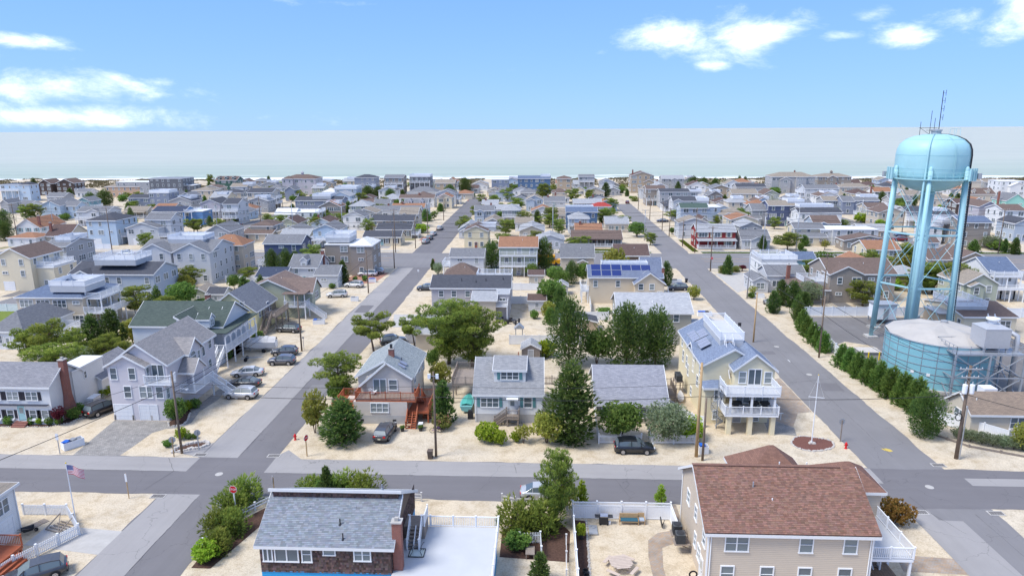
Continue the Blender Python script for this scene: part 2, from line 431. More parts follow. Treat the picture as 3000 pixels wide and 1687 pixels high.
# ------------------------------------------------------------------ mesh helpers
UVM = ('siding', 'roofing', 'brick_red')
class MB:
 """collects faces, then links them as ONE mesh object"""
 def __init__(s):
  s.v = []
  s.f = []
 def add(s, vs, fs):
  o = len(s.v)
  s.v.extend(vs)
  s.f.extend([tuple(i + o for i in q) for q in fs])
  return s
 def poly(s, *p):
  o = len(s.v)
  s.v.extend(p)
  s.f.append(tuple(range(o, o + len(p))))
  return s
 def box(s, x0, x1, y0, y1, z0, z1):
  return s.add([(x0, y0, z0), (x1, y0, z0), (x1, y1, z0), (x0, y1, z0), (x0, y0, z1), (x1, y0, z1), (x1, y1, z1), (x0, y1, z1)],
      [(3, 2, 1, 0), (4, 5, 6, 7), (0, 1, 5, 4), (1, 2, 6, 5), (2, 3, 7, 6), (3, 0, 4, 7)])
 def bar(s, p, q, w, h=None):
  """square bar from p to q"""
  h = h or w
  p, q = Vector(p), Vector(q)
  d = (q - p).normalized()
  up = Vector((0, 0, 1)) if abs(d.z) < .95 else Vector((0, 1, 0))
  a = d.cross(up).normalized() * (w / 2)
  b = a.cross(d).normalized() * (h / 2)
  vs = [tuple(c + i * a + j * b) for c in (p, q) for i, j in ((-1, -1), (1, -1), (1, 1), (-1, 1))]
  return s.add(vs, [(0, 1, 2, 3), (7, 6, 5, 4), (0, 4, 5, 1), (1, 5, 6, 2), (2, 6, 7, 3), (3, 7, 4, 0)])
 def tube(s, pts, rad, n=8, caps=True):
  pts = [Vector(p) for p in pts]
  rad = rad if isinstance(rad, (list, tuple)) else [rad] * len(pts)
  o = len(s.v)
  up0 = None
  for i, p in enumerate(pts):
   d = (pts[min(i + 1, len(pts) - 1)] - pts[max(i - 1, 0)]).normalized()
   if up0 is None:
    up0 = Vector((0, 0, 1)) if abs(d.z) < .9 else Vector((1, 0, 0))
   a = d.cross(up0)
   if a.length < 1e-4:
    a = d.cross(Vector((0, 1, 0)))
   a.normalize()
   b = d.cross(a)
   up0 = -b if abs(d.z) >= .0 else up0
   for k in range(n):
    th = 2 * PI * k / n
    s.v.append(tuple(p + (a * math.cos(th) + b * math.sin(th)) * rad[i]))
  for i in range(len(pts) - 1):
   for k in range(n):
    s.f.append((o + i * n + k, o + i * n + (k + 1) % n, o + (i + 1) * n + (k + 1) % n, o + (i + 1) * n + k))
  if caps:
   s.f.append(tuple(o + k for k in range(n))[::-1])
   e = o + (len(pts) - 1) * n
   s.f.append(tuple(e + k for k in range(n)))
  return s
 def lathe(s, prof, n=24, c=(0, 0), a0=0, a1=2 * PI):
  o = len(s.v)
  full = abs(a1 - a0 - 2 * PI) < 1e-6
  m = n if full else n + 1
  for r_, z in prof:
   for k in range(m):
    th = a0 + (a1 - a0) * k / n
    s.v.append((c[0] + r_ * math.cos(th), c[1] + r_ * math.sin(th), z))
  for i in range(len(prof) - 1):
   for k in range(n):
    k2 = (k + 1) % m
    s.f.append((o + i * m + k, o + i * m + k2, o + (i + 1) * m + k2, o + (i + 1) * m + k))
  return s
 def prism(s, poly, z0, z1):
  n = len(poly)
  o = len(s.v)
  s.v.extend([(x, y, z0) for x, y in poly] + [(x, y, z1) for x, y in poly])
  s.f.append(tuple(o + i for i in range(n))[::-1])
  s.f.append(tuple(o + n + i for i in range(n)))
  for i in range(n):
   j = (i + 1) % n
   s.f.append((o + i, o + j, o + n + j, o + n + i))
  return s
 def mesh(s, name, mat, smooth=False):
  me = bpy.data.meshes.new(name)
  me.from_pydata(s.v, [], s.f)
  if mat in UVM or mat[:6] == 'pavers':
   V = np.array(s.v, dtype=float)
   lay = me.uv_layers.new(name='UVMap')
   out = np.empty((sum(len(q) for q in s.f), 2))
   k = 0
   for q in s.f:
    P = V[list(q)]
    nx = ny = nz = 0.0
    m = len(q)
    for i in range(m):
     a, b = P[i], P[(i + 1) % m]
     nx += (a[1] - b[1]) * (a[2] + b[2])
     ny += (a[2] - b[2]) * (a[0] + b[0])
     nz += (a[0] - b[0]) * (a[1] + b[1])
    L = math.sqrt(nx * nx + ny * ny + nz * nz) or 1.0
    nx, ny, nz = nx / L, ny / L, nz / L
    h = math.hypot(nx, ny)
    if h < 1e-4:
     U, Vv = (1, 0, 0), (0, 1, 0)
    else:
     U = (-ny / h, nx / h, 0)
     Vv = (ny * U[2] - nz * U[1], nz * U[0] - nx * U[2], nx * U[1] - ny * U[0])
    for p in P:
     out[k, 0] = p[0] * U[0] + p[1] * U[1]
     out[k, 1] = p[0] * Vv[0] + p[1] * Vv[1] + p[2] * Vv[2]
     k += 1
   lay.data.foreach_set('uv', out.ravel())
  me.materials.append(MATS[mat])
  if smooth:
   me.polygons.foreach_set('use_smooth', [True] * len(me.polygons))
  return me
 def build(s, name, mat, parent=None, color=None, smooth=False, loc=None):
  return obj(name, s.mesh(name, mat, smooth), parent, color, loc)
def obj(name, me, parent=None, color=None, loc=None, rz=0.0):
 o = bpy.data.objects.new(name, me)
 COL.objects.link(o)
 if parent is not None:
  o.parent = parent
 if color is not None:
  o.color = lin(color) if isinstance(color, str) else (*color[:3], 1.0)
 if loc is not None:
  o.location = loc
 if rz:
  o.rotation_euler = (0, 0, rz)
 return o
def tag(o, label, cat, group=None):
 o['label'] = label
 o['category'] = cat
 if group:
  o['group'] = group
 return o
def thing(name, label, cat, loc=(0, 0, 0), rz=0.0, group=None):
 o = bpy.data.objects.new(name, None)
 COL.objects.link(o)
 o.empty_display_size = 0.2
 o.location = loc
 o.rotation_euler = (0, 0, rz)
 return tag(o, label, cat, group)
def struct(name, mb, mat, kind='structure', color=None, smooth=False):
 o = mb.build(name, mat, None, color, smooth)
 o['kind'] = kind
 return o
def copy_tree(o, parent=None):
 c = o.copy()
 COL.objects.link(c)
 c.parent = parent
 for ch in list(o.children):
  copy_tree(ch, c)
 return c
# ================================================================== THE SETTING
rng = random.Random(7)
g = MB()
g.poly((-900, -60, 0), (900, -60, 0), (900, 446, 0), (-900, 446, 0))
struct('ground', g, 'pale_gravel')
def vnoise(seed):
 r_ = np.random.RandomState(seed)
 tab = r_.rand(256, 256)
 def f(x, y):
  xi, yi = np.floor(x).astype(int), np.floor(y).astype(int)
  fx, fy = x - xi, y - yi
  fx, fy = fx * fx * (3 - 2 * fx), fy * fy * (3 - 2 * fy)
  a, b = tab[xi % 256, yi % 256], tab[(xi + 1) % 256, yi % 256]
  c, d = tab[xi % 256, (yi + 1) % 256], tab[(xi + 1) % 256, (yi + 1) % 256]
  return (a * (1 - fx) + b * fx) * (1 - fy) + (c * (1 - fx) + d * fx) * fy
 return f
VN = vnoise(3)
def grid_mesh(name, xs, ys, zf, mat, kind='structure', smooth=True):
 X, Y = np.meshgrid(xs, ys)
 Zv = zf(X, Y)
 n, m = X.shape
 vs = np.stack([X.ravel(), Y.ravel(), Zv.ravel()], 1)
 idx = np.arange(n * m).reshape(n, m)
 fs = np.stack([idx[:-1, :-1].ravel(), idx[:-1, 1:].ravel(), idx[1:, 1:].ravel(), idx[1:, :-1].ravel()], 1)
 me = bpy.data.meshes.new(name)
 me.from_pydata(vs.tolist(), [], fs.tolist())
 me.materials.append(MATS[mat])
 if smooth:
  me.polygons.foreach_set('use_smooth', [True] * len(me.polygons))
 o = obj(name, me)
 o['kind'] = kind
 return o
def mk_beach():
 t, b = newmat('beach_sand')
 tcn = t.n('ShaderNodeTexCoord').outputs['Object']
 n = t.noise(tcn, 0.06, 5.0, 0.65)
 n2 = t.noise(tcn, 0.5, 4.0, 0.6)
 c = t.ramp(n, [(.3, (.42, .35, .26)), (.6, (.55, .48, .38))])
 c = t.mix(1.0, c, t.ramp(n2, [(.25, (.78, .76, .72)), (.6, (1.05, 1.04, 1.02))]), 'MULTIPLY')
 setc(t, b, c, 0.95, 0, 0.1)
mk_beach()
def dune_z(X, Y):
 n = VN(X / 14 + 5, Y / 9) * .6 + VN(X / 5, Y / 4) * .3
 s = np.clip((Y - 438) / 18, 0, 1) * np.clip((486 - Y) / 16, 0, 1)
 return 0.02 + 3.4 * s * (0.35 + n) - np.clip((Y - 486) / 20, 0, 1) * 1.6
grid_mesh('dunes', np.arange(-520, 521, 2.5), np.concatenate([np.arange(436, 488, 1.6), np.arange(488, 512, 4)]), dune_z, 'beach_sand')
def mk_sea():
 t, b = newmat('sea_water')
 tcn = t.n('ShaderNodeTexCoord').outputs['Object']
 mp = t.n('ShaderNodeMapping')
 t.t.links.new(tcn, mp.inputs[0])
 mp.inputs['Scale'].default_value = (0.35, 1.0, 1)
 w = t.n('ShaderNodeTexNoise')
 t.set(w, Scale=0.10, Detail=6.0, Roughness=0.6)
 t.t.links.new(mp.outputs[0], w.inputs['Vector'])
 bump(t, b, w.outputs['Fac'], 0.55, 1.2)
 sp = t.n('ShaderNodeSeparateXYZ')
 t.t.links.new(tcn, sp.inputs[0])
 y = sp.outputs[1]
 # foam of the breakers: streaks along the beach, thick close in
 mp2 = t.n('ShaderNodeMapping')
 t.t.links.new(tcn, mp2.inputs[0])
 mp2.inputs['Scale'].default_value = (0.012, 0.10, 1)
 fn = t.noise(mp2.outputs[0], 1.0, 6.0, 0.62, 0.4)
 near = t.n('ShaderNodeMapRange')
 t.set(near, Value=y, From_Min=496.0, From_Max=600.0, To_Min=0.30, To_Max=-0.22)
 fo = t.n('ShaderNodeMapRange', interpolation_type='SMOOTHSTEP')
 t.set(fo, Value=t.math('ADD', fn, near.outputs[0]), From_Min=0.55, From_Max=0.63)
 gr = t.n('ShaderNodeMapRange')
 t.set(gr, Value=y, From_Min=500.0, From_Max=900.0)
 wn = t.noise(mp2.outputs[0], 0.35, 5.0, 0.6)
 wc = t.mix(gr.outputs[0], (.34, .395, .31, 1), (.44, .45, .37, 1))
 wc = t.mix(1.0, wc, t.ramp(wn, [(.3, (.9, .92, .92)), (.7, (1.06, 1.05, 1.04))]), 'MULTIPLY')
 t.set(b, Base_Color=t.mix(fo.outputs[0], wc, (.80, .81, .80, 1)), Roughness=t.math('ADD', 0.4, t.math('MULTIPLY', fo.outputs[0], 0.6)), IOR=1.33)
 b.inputs['Specular IOR Level'].default_value = .12
mk_sea()
def sea_z(X, Y):
 ph = Y + 5 * VN(X / 60, Y * 0) * 3
 amp = np.clip((640 - Y) / 130, 0, 1) * np.clip((Y - 494) / 10, 0, 1)
 cr = np.maximum(0, np.sin(ph / 13.0)) ** 6 * VN(X / 45 + 9, np.floor(ph / 82)) * 1.5
 return -0.62 + amp * cr
ys = np.concatenate([np.arange(490, 650, 1.6), np.geomspace(660, 90000, 24)])
xs = np.concatenate([-np.geomspace(90000, 560, 12), np.arange(-540, 541, 9.0), np.geomspace(560, 90000, 12)])
grid_mesh('sea', xs, ys, sea_z, 'sea_water')
# beach grass on the dunes: nobody could count it
def grass_field(name, mat, pts, h, w, seed, blades=3, kind='stuff'):
 r_ = np.random.RandomState(seed)
 n = len(pts)
 P = np.repeat(pts, blades, 0)
 m = len(P)
 th = r_.rand(m) * 2 * PI
 off = r_.randn(m, 2) * w * .8
 P = P + np.c_[off, np.zeros(m)]
 hh = h * (0.6 + 0.7 * r_.rand(m))
 d = np.c_[np.cos(th), np.sin(th), np.zeros(m)]
 lean = r_.randn(m, 2) * h * .35
 a, b = P - d * w, P + d * w
 tip = P + np.c_[lean, hh]
 V = np.stack([a, b, tip], 1).reshape(-1, 3)
 F = np.arange(3 * m).reshape(m, 3)
 me = bpy.data.meshes.new(name)
 me.vertices.add(3 * m)
 me.vertices.foreach_set('co', V.ravel())
 me.loops.add(3 * m)
 me.loops.foreach_set('vertex_index', F.ravel())
 me.polygons.add(m)
 me.polygons.foreach_set('loop_start', np.arange(0, 3 * m, 3))
 me.polygons.foreach_set('loop_total', np.full(m, 3))
 me.update()
 tone = np.repeat(np.repeat(r_.rand(n), blades), 3)
 at_ = me.attributes.new('tone', 'FLOAT_COLOR', 'POINT')
 at_.data.foreach_set('color', np.c_[tone, tone, tone, np.ones(3 * m)].ravel())
 me.materials.append(MATS[mat])
 o = obj(name, me)
 if kind:
  o['kind'] = kind
 return o
r_ = np.random.RandomState(11)
gx, gy = r_.uniform(-440, 330, 46000), r_.uniform(438, 484, 46000)
keep = (VN(gx / 9 + 31, gy / 5) > .42) & (np.abs(gx + 36) > 4) & (np.abs(gx - 41) > 4)
gx, gy = gx[keep], gy[keep]
grass_field('dune_grass', 'beach_grass', np.c_[gx, gy, dune_z(gx, gy) - .05], 0.9, 0.28, 5)
# ---- roads: sheets a few millimetres above one another, edges ragged where gravel creeps over them
def strip(name, axis, a0, a1, c0, c1, z, mat, jit=0.2, step=1.0, kind='structure', seed=0):
 """axis 'x': runs along x from a0 to a1 between y=c0..c1; axis 'y' likewise"""
 n = max(2, int((a1 - a0) / step))
 mb = MB()
 t_ = np.linspace(a0, a1, n)
 j0 = (VN(t_ / 3.1 + seed, t_ * 0 + 3.3) - .5) * 2 * jit + (VN(t_ / .9 + seed, t_ * 0 + 8.3) - .5) * jit
 j1 = (VN(t_ / 3.1 + seed, t_ * 0 + 13.3) - .5) * 2 * jit + (VN(t_ / .9 + seed, t_ * 0 + 18.3) - .5) * jit
 for i in range(n):
  p, q = c0 + j0[i], c1 + j1[i]
  mb.v += [(t_[i], p, z), (t_[i], q, z)] if axis == 'x' else [(q, t_[i], z), (p, t_[i], z)]
 for i in range(n - 1):
  mb.f.append((2 * i, 2 * i + 2, 2 * i + 3, 2 * i + 1))
 return struct(name, mb, mat, kind)
strip('cross_street', 'x', -260, 260, 61.2, 69.25, .014, 'asphalt_dark_cross')
strip('left_street', 'y', 20, 362, -39.6, -30.5, .010, 'asphalt_dark', .16, seed=5)
strip('right_street', 'y', 20, 338, 36.2, 44.5, .010, 'asphalt', .16, seed=9)
strip('boulevard', 'x', -420, 420, 178.6, 200.6, .016, 'asphalt', .05, 4)
for i, (x0, x1) in enumerate(((-260, -39.4), (-29.2, 36.4), (45.5, 260))):
 y0, y1 = (66.0, 69.22) if i < 2 else (65.85, 67.4)
 strip('asphalt_patch', 'x', x0, x1, y0, y1, .018, 'asphalt_light_cross', .04, seed=i)
strip('asphalt_patch', 'y', 20, 61.3, -39.5, -35.4, .020, 'asphalt_light', .06)
strip('asphalt_patch', 'y', 69.3, 178, -39.5, -35.0, .020, 'asphalt_light', .08, seed=3)
for pl in ([(-30.6, 66.0), (-29.3, 66.0), (-27.6, 69.3), (-29.8, 71.4), (-30.6, 70.0)],
   [(36.0, 60.9), (38.2, 60.9), (38.3, 59.2), (40.5, 59.1), (40.8, 30), (36.3, 30), (36.1, 56)],
   [(-39.5, 66.0), (-39.5, 69.3), (-43, 70.4), (-39.6, 73)],
   [(-30.6, 61.3), (-29.0, 61.3), (-30.5, 56)]):
 struct('asphalt_patch', MB().poly(*[(x, y, .022) for x, y in pl]), 'asphalt_light')
plain('tar', (.10, .096, .098), .7, 0, .2, 2.0)
def seam(pts, w=.05, z=.026):
 mb = MB()
 P = []
 for (ax, ay), (bx, by) in zip(pts[:-1], pts[1:]):
  n = max(2, int(math.hypot(bx - ax, by - ay) / .6))
  P += [(ax + (bx - ax) * i / n + rng.uniform(-.05, .05), ay + (by - ay) * i / n + rng.uniform(-.05, .05)) for i in range(n)]
 for i in range(len(P) - 1):
  (ax, ay), (bx, by) = P[i], P[i + 1]
  L = math.hypot(bx - ax, by - ay) or 1
  k = w * (.4 + .6 * rng.random()) / 2
  nx, ny = -(by - ay) / L * k, (bx - ax) / L * k
  mb.poly((ax - nx, ay - ny, z), (bx - nx, by - ny, z), (bx + nx, by + ny, z), (ax + nx, ay + ny, z))
 struct('tar_seam', mb, 'tar')
for s_ in ([(-120, 66), (-39.5, 66)], [(-29.2, 66), (36.4, 66)], [(-35.3, 20), (-35.4, 61)], [(-35.0, 70), (-35, 178)], [(40.3, 72), (40.2, 176)], [(42.6, 48), (42.4, 61)], [(-3, 69), (-2.6, 66.2)], [(-43, 69), (-40.8, 66), (-42, 61.4)], [(39.5, 57), (38.0, 61), (37.6, 64)],
   [(36.8, 95), (44, 97)], [(36.6, 128), (44.2, 127)], [(-39, 118), (-31, 119)], [(8, 66), (9.5, 61.4)]):
 seam(s_)
for x0, x1, y0, y1, m_ in ((40.6, 43.6, 92, 95, 'asphalt_dark'), (37.0, 39.2, 108, 109.6, 'asphalt_dark'), (-34, -31.2, 88, 92, 'asphalt'), (-38.8, -36, 132, 138, 'asphalt_dark'), (42.0, 44.2, 52, 58, 'asphalt')):
 strip('asphalt_patch', 'y', y0, y1, x0, x1, .024, m_, .08, .5, seed=x0)
# far streets, seen between the roofs
for x, e in ((-117, 355), (122, 345)):
 strip('side_street', 'y', 200, e, x - 4, x + 4, .010, 'asphalt', .16, 3, seed=x)
for x in (-117, 122):
 strip('side_street', 'y', 69, 180, x - 4, x + 4, .010, 'asphalt', .16, 3, seed=x + 50)
# markings on the boulevard and a worn yellow arrow on the right street
plain('paint_white', (.62, .62, .6), 0.7, 0, 0.15)
plain('paint_yellow', (.62, .36, .10), 0.7, 0, 0.15)
plain('paint_worn', (.62, .46, .10), 0.8, 0, 0.2)
for y in (188.6, 192.6):
 for x0, x1 in ((-400, -44), (46, 400)):
  struct('lane_line', MB().poly((x0, y - .09, .021), (x1, y - .09, .021), (x1, y + .09, .021), (x0, y + .09, .021)), 'paint_yellow')
for y in (184.6, 195.6):
 for x0 in list(range(-230, -46, 12)) + list(range(47, 200, 12)):
  struct('lane_dash', MB().poly((x0, y - .08, .021), (x0 + 3.6, y - .08, .021), (x0 + 3.6, y + .08, .021), (x0, y + .08, .021)), 'paint_white')
struct('road_marking', MB().poly((40.2, 73.6, .016), (40.7, 73.3, .016), (41.1, 73.5, .016), (41.0, 73.9, .016), (40.6, 74.2, .016), (40.3, 74.1, .016), (40.0, 74.15, .016)), 'paint_worn')
for x, y, w in ((31.8 + 8, 104.5, .5),):
 struct('road_marking', MB().poly((40.1, 104.2, .016), (40.25, 104.2, .016), (40.25, 105.4, .016), (40.1, 105.4, .016)), 'paint_white')
# kerb, verge and pavement along the far side of the boulevard
for x0, x1 in ((-400, -44.5), (-27, 33.5), (48.5, 400)):
 struct('kerb', MB().box(x0, x1, 200.6, 200.85, 0, .13), 'concrete')
 struct('pavement', MB().poly((x0, 203.3, .05), (x1, 203.3, .05), (x1, 204.9, .05), (x0, 204.9, .05)), 'concrete')
def turf(x0, x1, y0, y1, n, seed):
 r_ = np.random.RandomState(seed)
 struct('verge', MB().poly((x0, y0, .03), (x1, y0, .03), (x1, y1, .03), (x0, y1, .03)), 'turf_base')
 p = np.c_[r_.uniform(x0, x1, n), r_.uniform(y0, y1, n), np.full(n, .03)]
 grass_field('turf', 'grass_lawn', p, .16, .10, seed, 3)
plain('turf_base', (.17, .22, .04), 1.0, 0, .25, 1.5)
turf(48.6, 150, 200.9, 203.2, 9000, 21)
turf(5, 33, 200.9, 203.2, 2500, 22)
turf(46.2, 47.8, 204, 226, 1300, 23)
turf(8, 22, 204.95, 208, 1500, 24)
# ---- drives, beds and yards
PATCHES = [
 ('paver_drive', 'pavers_grey', [(-54.7, 69.3), (-49.1, 69.3), (-48.85, 72.4), (-48.7, 75.4), (-47.6, 76.6), (-45.7, 77.0), (-45.3, 78.6), (-46.0, 82), (-45.4, 86), (-46.0, 90.5), (-47.2, 91.5), (-47.2, 86), (-47.5, 83.4), (-46.9, 80), (-48.4, 78.9), (-55.8, 78.9)]),
 ('stone_yard', 'stone_lot', [(49.0, 80.5), (49.3, 106), (50.6, 131.4), (84, 131.4), (84, 88), (66, 86), (57, 85)]),
 ('paver_path', 'pavers_tan', [(9.5, 47.5), (10.7, 47.5), (10.6, 51), (11.0, 53.9), (12.3, 54.6), (12.35, 56.6), (11.0, 56.2), (9.9, 55.0), (9.55, 52.5)]),
 ('paver_path', 'pavers_tan', [(12.75, 57.0), (13.6, 57.0), (13.6, 61.1), (12.75, 61.1)]),
 ('paver_drive', 'pavers_tan', [(30.9, 51.3), (31.4, 53.6), (33.0, 53.5), (36.4, 53.2), (36.4, 51.0)]),
 ('paver_drive', 'pavers_tan', [(28.8, 93), (36.0, 97), (36.0, 84.5), (34.0, 84), (32.0, 80), (29.8, 78.5), (28.8, 80)]),
 ('paver_path', 'pavers_grey', [(28.2, 77.8), (31.4, 77.2), (31.9, 79.5), (29.8, 82), (28.8, 82)]),
 ('concrete_drive', 'concrete', [(-47.3, 55.4), (-47.3, 52.2), (-39.4, 51.0), (-39.3, 54.6)]),
 ('concrete_drive', 'concrete', [(45.0, 151.5), (45.0, 172), (54.5, 174), (56, 166), (52, 158)]),
 ('paver_drive', 'pavers_red', [(-42, 224), (-40.4, 224), (-40.4, 232), (-42, 232)]),
 ('paver_drive', 'pavers_red', [(-53, 157), (-41.3, 159.5), (-40.3, 171.5), (-47, 172)]),
 ('concrete_drive', 'concrete', [(-28.5, 122), (-20.5, 122), (-20.5, 131), (-30.2, 131)]),
 ('mulch_bed', 'soil', [(3.15, 49.0), (4.1, 49.0), (4.35, 57.9), (3.3, 58.0)]),
 ('mulch_bed', 'soil', [(-3.6, 52), (2.5, 51.5), (2.8, 56), (1.2, 59), (-1.5, 58), (-3.6, 56)]),
 ('mulch_bed', 'soil', [(-33.6 + 3.4, 55), (-27.0, 60.0), (-26.0, 58.9), (-28.5, 49.5), (-30.2, 49.5)]),
 ('stone_yard', 'stone_lot', [(-25.0, 120), (-17, 120), (-17, 112), (-25, 112)]),
 ('paver_drive', 'pavers_red', [(93, 352), (104, 352), (104, 366), (93, 366)]),
 ('lawn', 'turf_base', [(-120, 122), (-103, 122), (-103, 132), (-120, 132)]),
]
for i, (nm, mt, pl) in enumerate(PATCHES):
 struct(nm, MB().poly(*[(x, y, .004 + .001 * i) for x, y in pl]), mt)
# beach paths running over the dune from the street ends, with low slat fences
for x, y0 in ((-36.5, 362), (41, 340), (-117, 356), (122, 346)):
 ysx = np.arange(y0, 492, 4.0)
 mb = MB()
 for y in ysx:
  zz = float(dune_z(np.array([x]), np.array([y]))[0]) + .12 if y > 436 else .02
  mb.v += [(x - 2.2, y, zz), (x + 2.2, y, zz)]
 for i in range(len(ysx) - 1):
  mb.f.append((2 * i, 2 * i + 1, 2 * i + 3, 2 * i + 2))
 struct('beach_path', mb, 'beach_sand')
# ================================================================== HOUSE KIT
# palette: real surface colours (linear albedo)
PAL = dict(
 white=(.72, .72, .70), cream=(.68, .60, .44), beige=(.56, .49, .39), tan=(.44, .35, .25), taupe=(.31, .27, .23), brown=(.20, .14, .10),
 dkbrown=(.085, .06, .05), sand=(.60, .53, .43), grey=(.40, .40, .40), ltgrey=(.56, .57, .58), dkgrey=(.16, .165, .175), black=(.04, .04, .045),
 lilac=(.50, .47, .49), slate=(.24, .27, .34), bluegrey=(.40, .46, .53), skyblue=(.47, .57, .66), navy=(.10, .12, .20), blue=(.12, .25, .47),
 deepblue=(.10, .17, .28), teal=(.22, .37, .38), green=(.06, .13, .10), sage=(.42, .44, .34), olive=(.27, .27, .20), yellow=(.70, .64, .36), butter=(.72, .63, .43),
 pink=(.55, .40, .33), red=(.30, .035, .035), salmon=(.52, .36, .25), brick=(.33, .13, .08), mint=(.32, .62, .52), aqua=(.35, .58, .66),
 r_grey=(.20, .205, .215), r_dark=(.085, .09, .105), r_light=(.36, .37, .38), r_brown=(.17, .125, .105), r_rust=(.33, .175, .105), r_tan=(.30, .26, .21),
 r_blue=(.13, .17, .25), r_green=(.085, .125, .105), r_navy=(.06, .075, .115), r_red=(.40, .07, .06), r_white=(.72, .72, .70), r_umber=(.13, .09, .08))
_WC = {}
def win_mesh(w, h, kind):
 """frame and pane of a window or door, facing -y, origin at the middle of its foot"""
 key = (round(w, 2), round(h, 2), kind)
 if key in _WC:
  return _WC[key]
 f = MB()
 t = 0.095 if kind != 'door' else .08
 d0, d1 = -.075, .02
 f.box(-w / 2 - t, w / 2 + t, d0, d1, h, h + t * 1.15)
 f.box(-w / 2 - t - .03, w / 2 + t + .03, d0 - .03, d1, -t, 0)
 f.box(-w / 2 - t, -w / 2, d0, d1, 0, h)
 f.box(w / 2, w / 2 + t, d0, d1, 0, h)
 b = .045
 if kind in ('hung', 'pair', 'trio', 'grid'):
  n = {'hung': 1, 'pair': 2, 'trio': 3, 'grid': 1}[kind]
  for i in range(1, n):
   x = -w / 2 + w * i / n
   f.box(x - .05, x + .05, d0 + .01, d1, 0, h)
  f.box(-w / 2, w / 2, d0 + .015, d1, h / 2 - b / 2, h / 2 + b / 2)
  if kind == 'grid':
   f.box(-b / 2, b / 2, d0 + .02, d1, 0, h)
   f.box(-w / 2, w / 2, d0 + .02, d1, h * .75 - .015, h * .75 + .015)
 elif kind == 'slider':
  f.box(-.05, .05, d0 + .01, d1, 0, h)
 elif kind == 'arch':
  n = 8
  for i in range(n):
   a0, a1 = PI * i / n, PI * (i + 1) / n
   f.bar((math.cos(a0) * (w / 2 + t / 2), -.03, h + math.sin(a0) * w * .5), (math.cos(a1) * (w / 2 + t / 2), -.03, h + math.sin(a1) * w * .5), t, .1)
 p = MB()
 if kind == 'arch':
  pts = [(-w / 2, -.012, 0), (w / 2, -.012, 0)] + [(math.cos(PI * i / 8) * w / 2, -.012, h + math.sin(PI * i / 8) * w * .5) for i in range(9)]
  p.poly(*pts)
 else:
  p.box(-w / 2, w / 2, -.012, .0, 0, h)
 r_ = (f.mesh('window_frame', 'white_trim'), p.mesh('pane', 'window_glass'))
 _WC[key] = r_
 return r_
_GC = {}
def garage_mesh(w, h):
 key = (round(w, 2), round(h, 2))
 if key not in _GC:
  f = MB()
  f.box(-w / 2 - .12, w / 2 + .12, -.05, .02, h, h + .14)
  f.box(-w / 2 - .12, -w / 2, -.05, .02, 0, h)
  f.box(w / 2, w / 2 + .12, -.05, .02, 0, h)
  p = MB()
  n = 4
  for i in range(n):                       # sectional panels with real joints
   for k in range(4):
    x0, x1 = -w / 2 + w * k / 4, -w / 2 + w * (k + 1) / 4
    p.box(x0 + .04, x1 - .04, -.032, 0, h * i / n + .05, h * (i + 1) / n - .05)
   p.box(-w / 2, w / 2, -.02, 0, h * i / n + .012, h * (i + 1) / n - .012)
  _GC[key] = (f.mesh('door_frame', 'white_trim'), p.mesh('garage_door', 'white_trim'))
 return _GC[key]
SIDES = {'f': (0.0), 'r': PI / 2, 'b': PI, 'l': -PI / 2}
def hround(c):
 return tuple(PAL[c]) if isinstance(c, str) and c in PAL else c
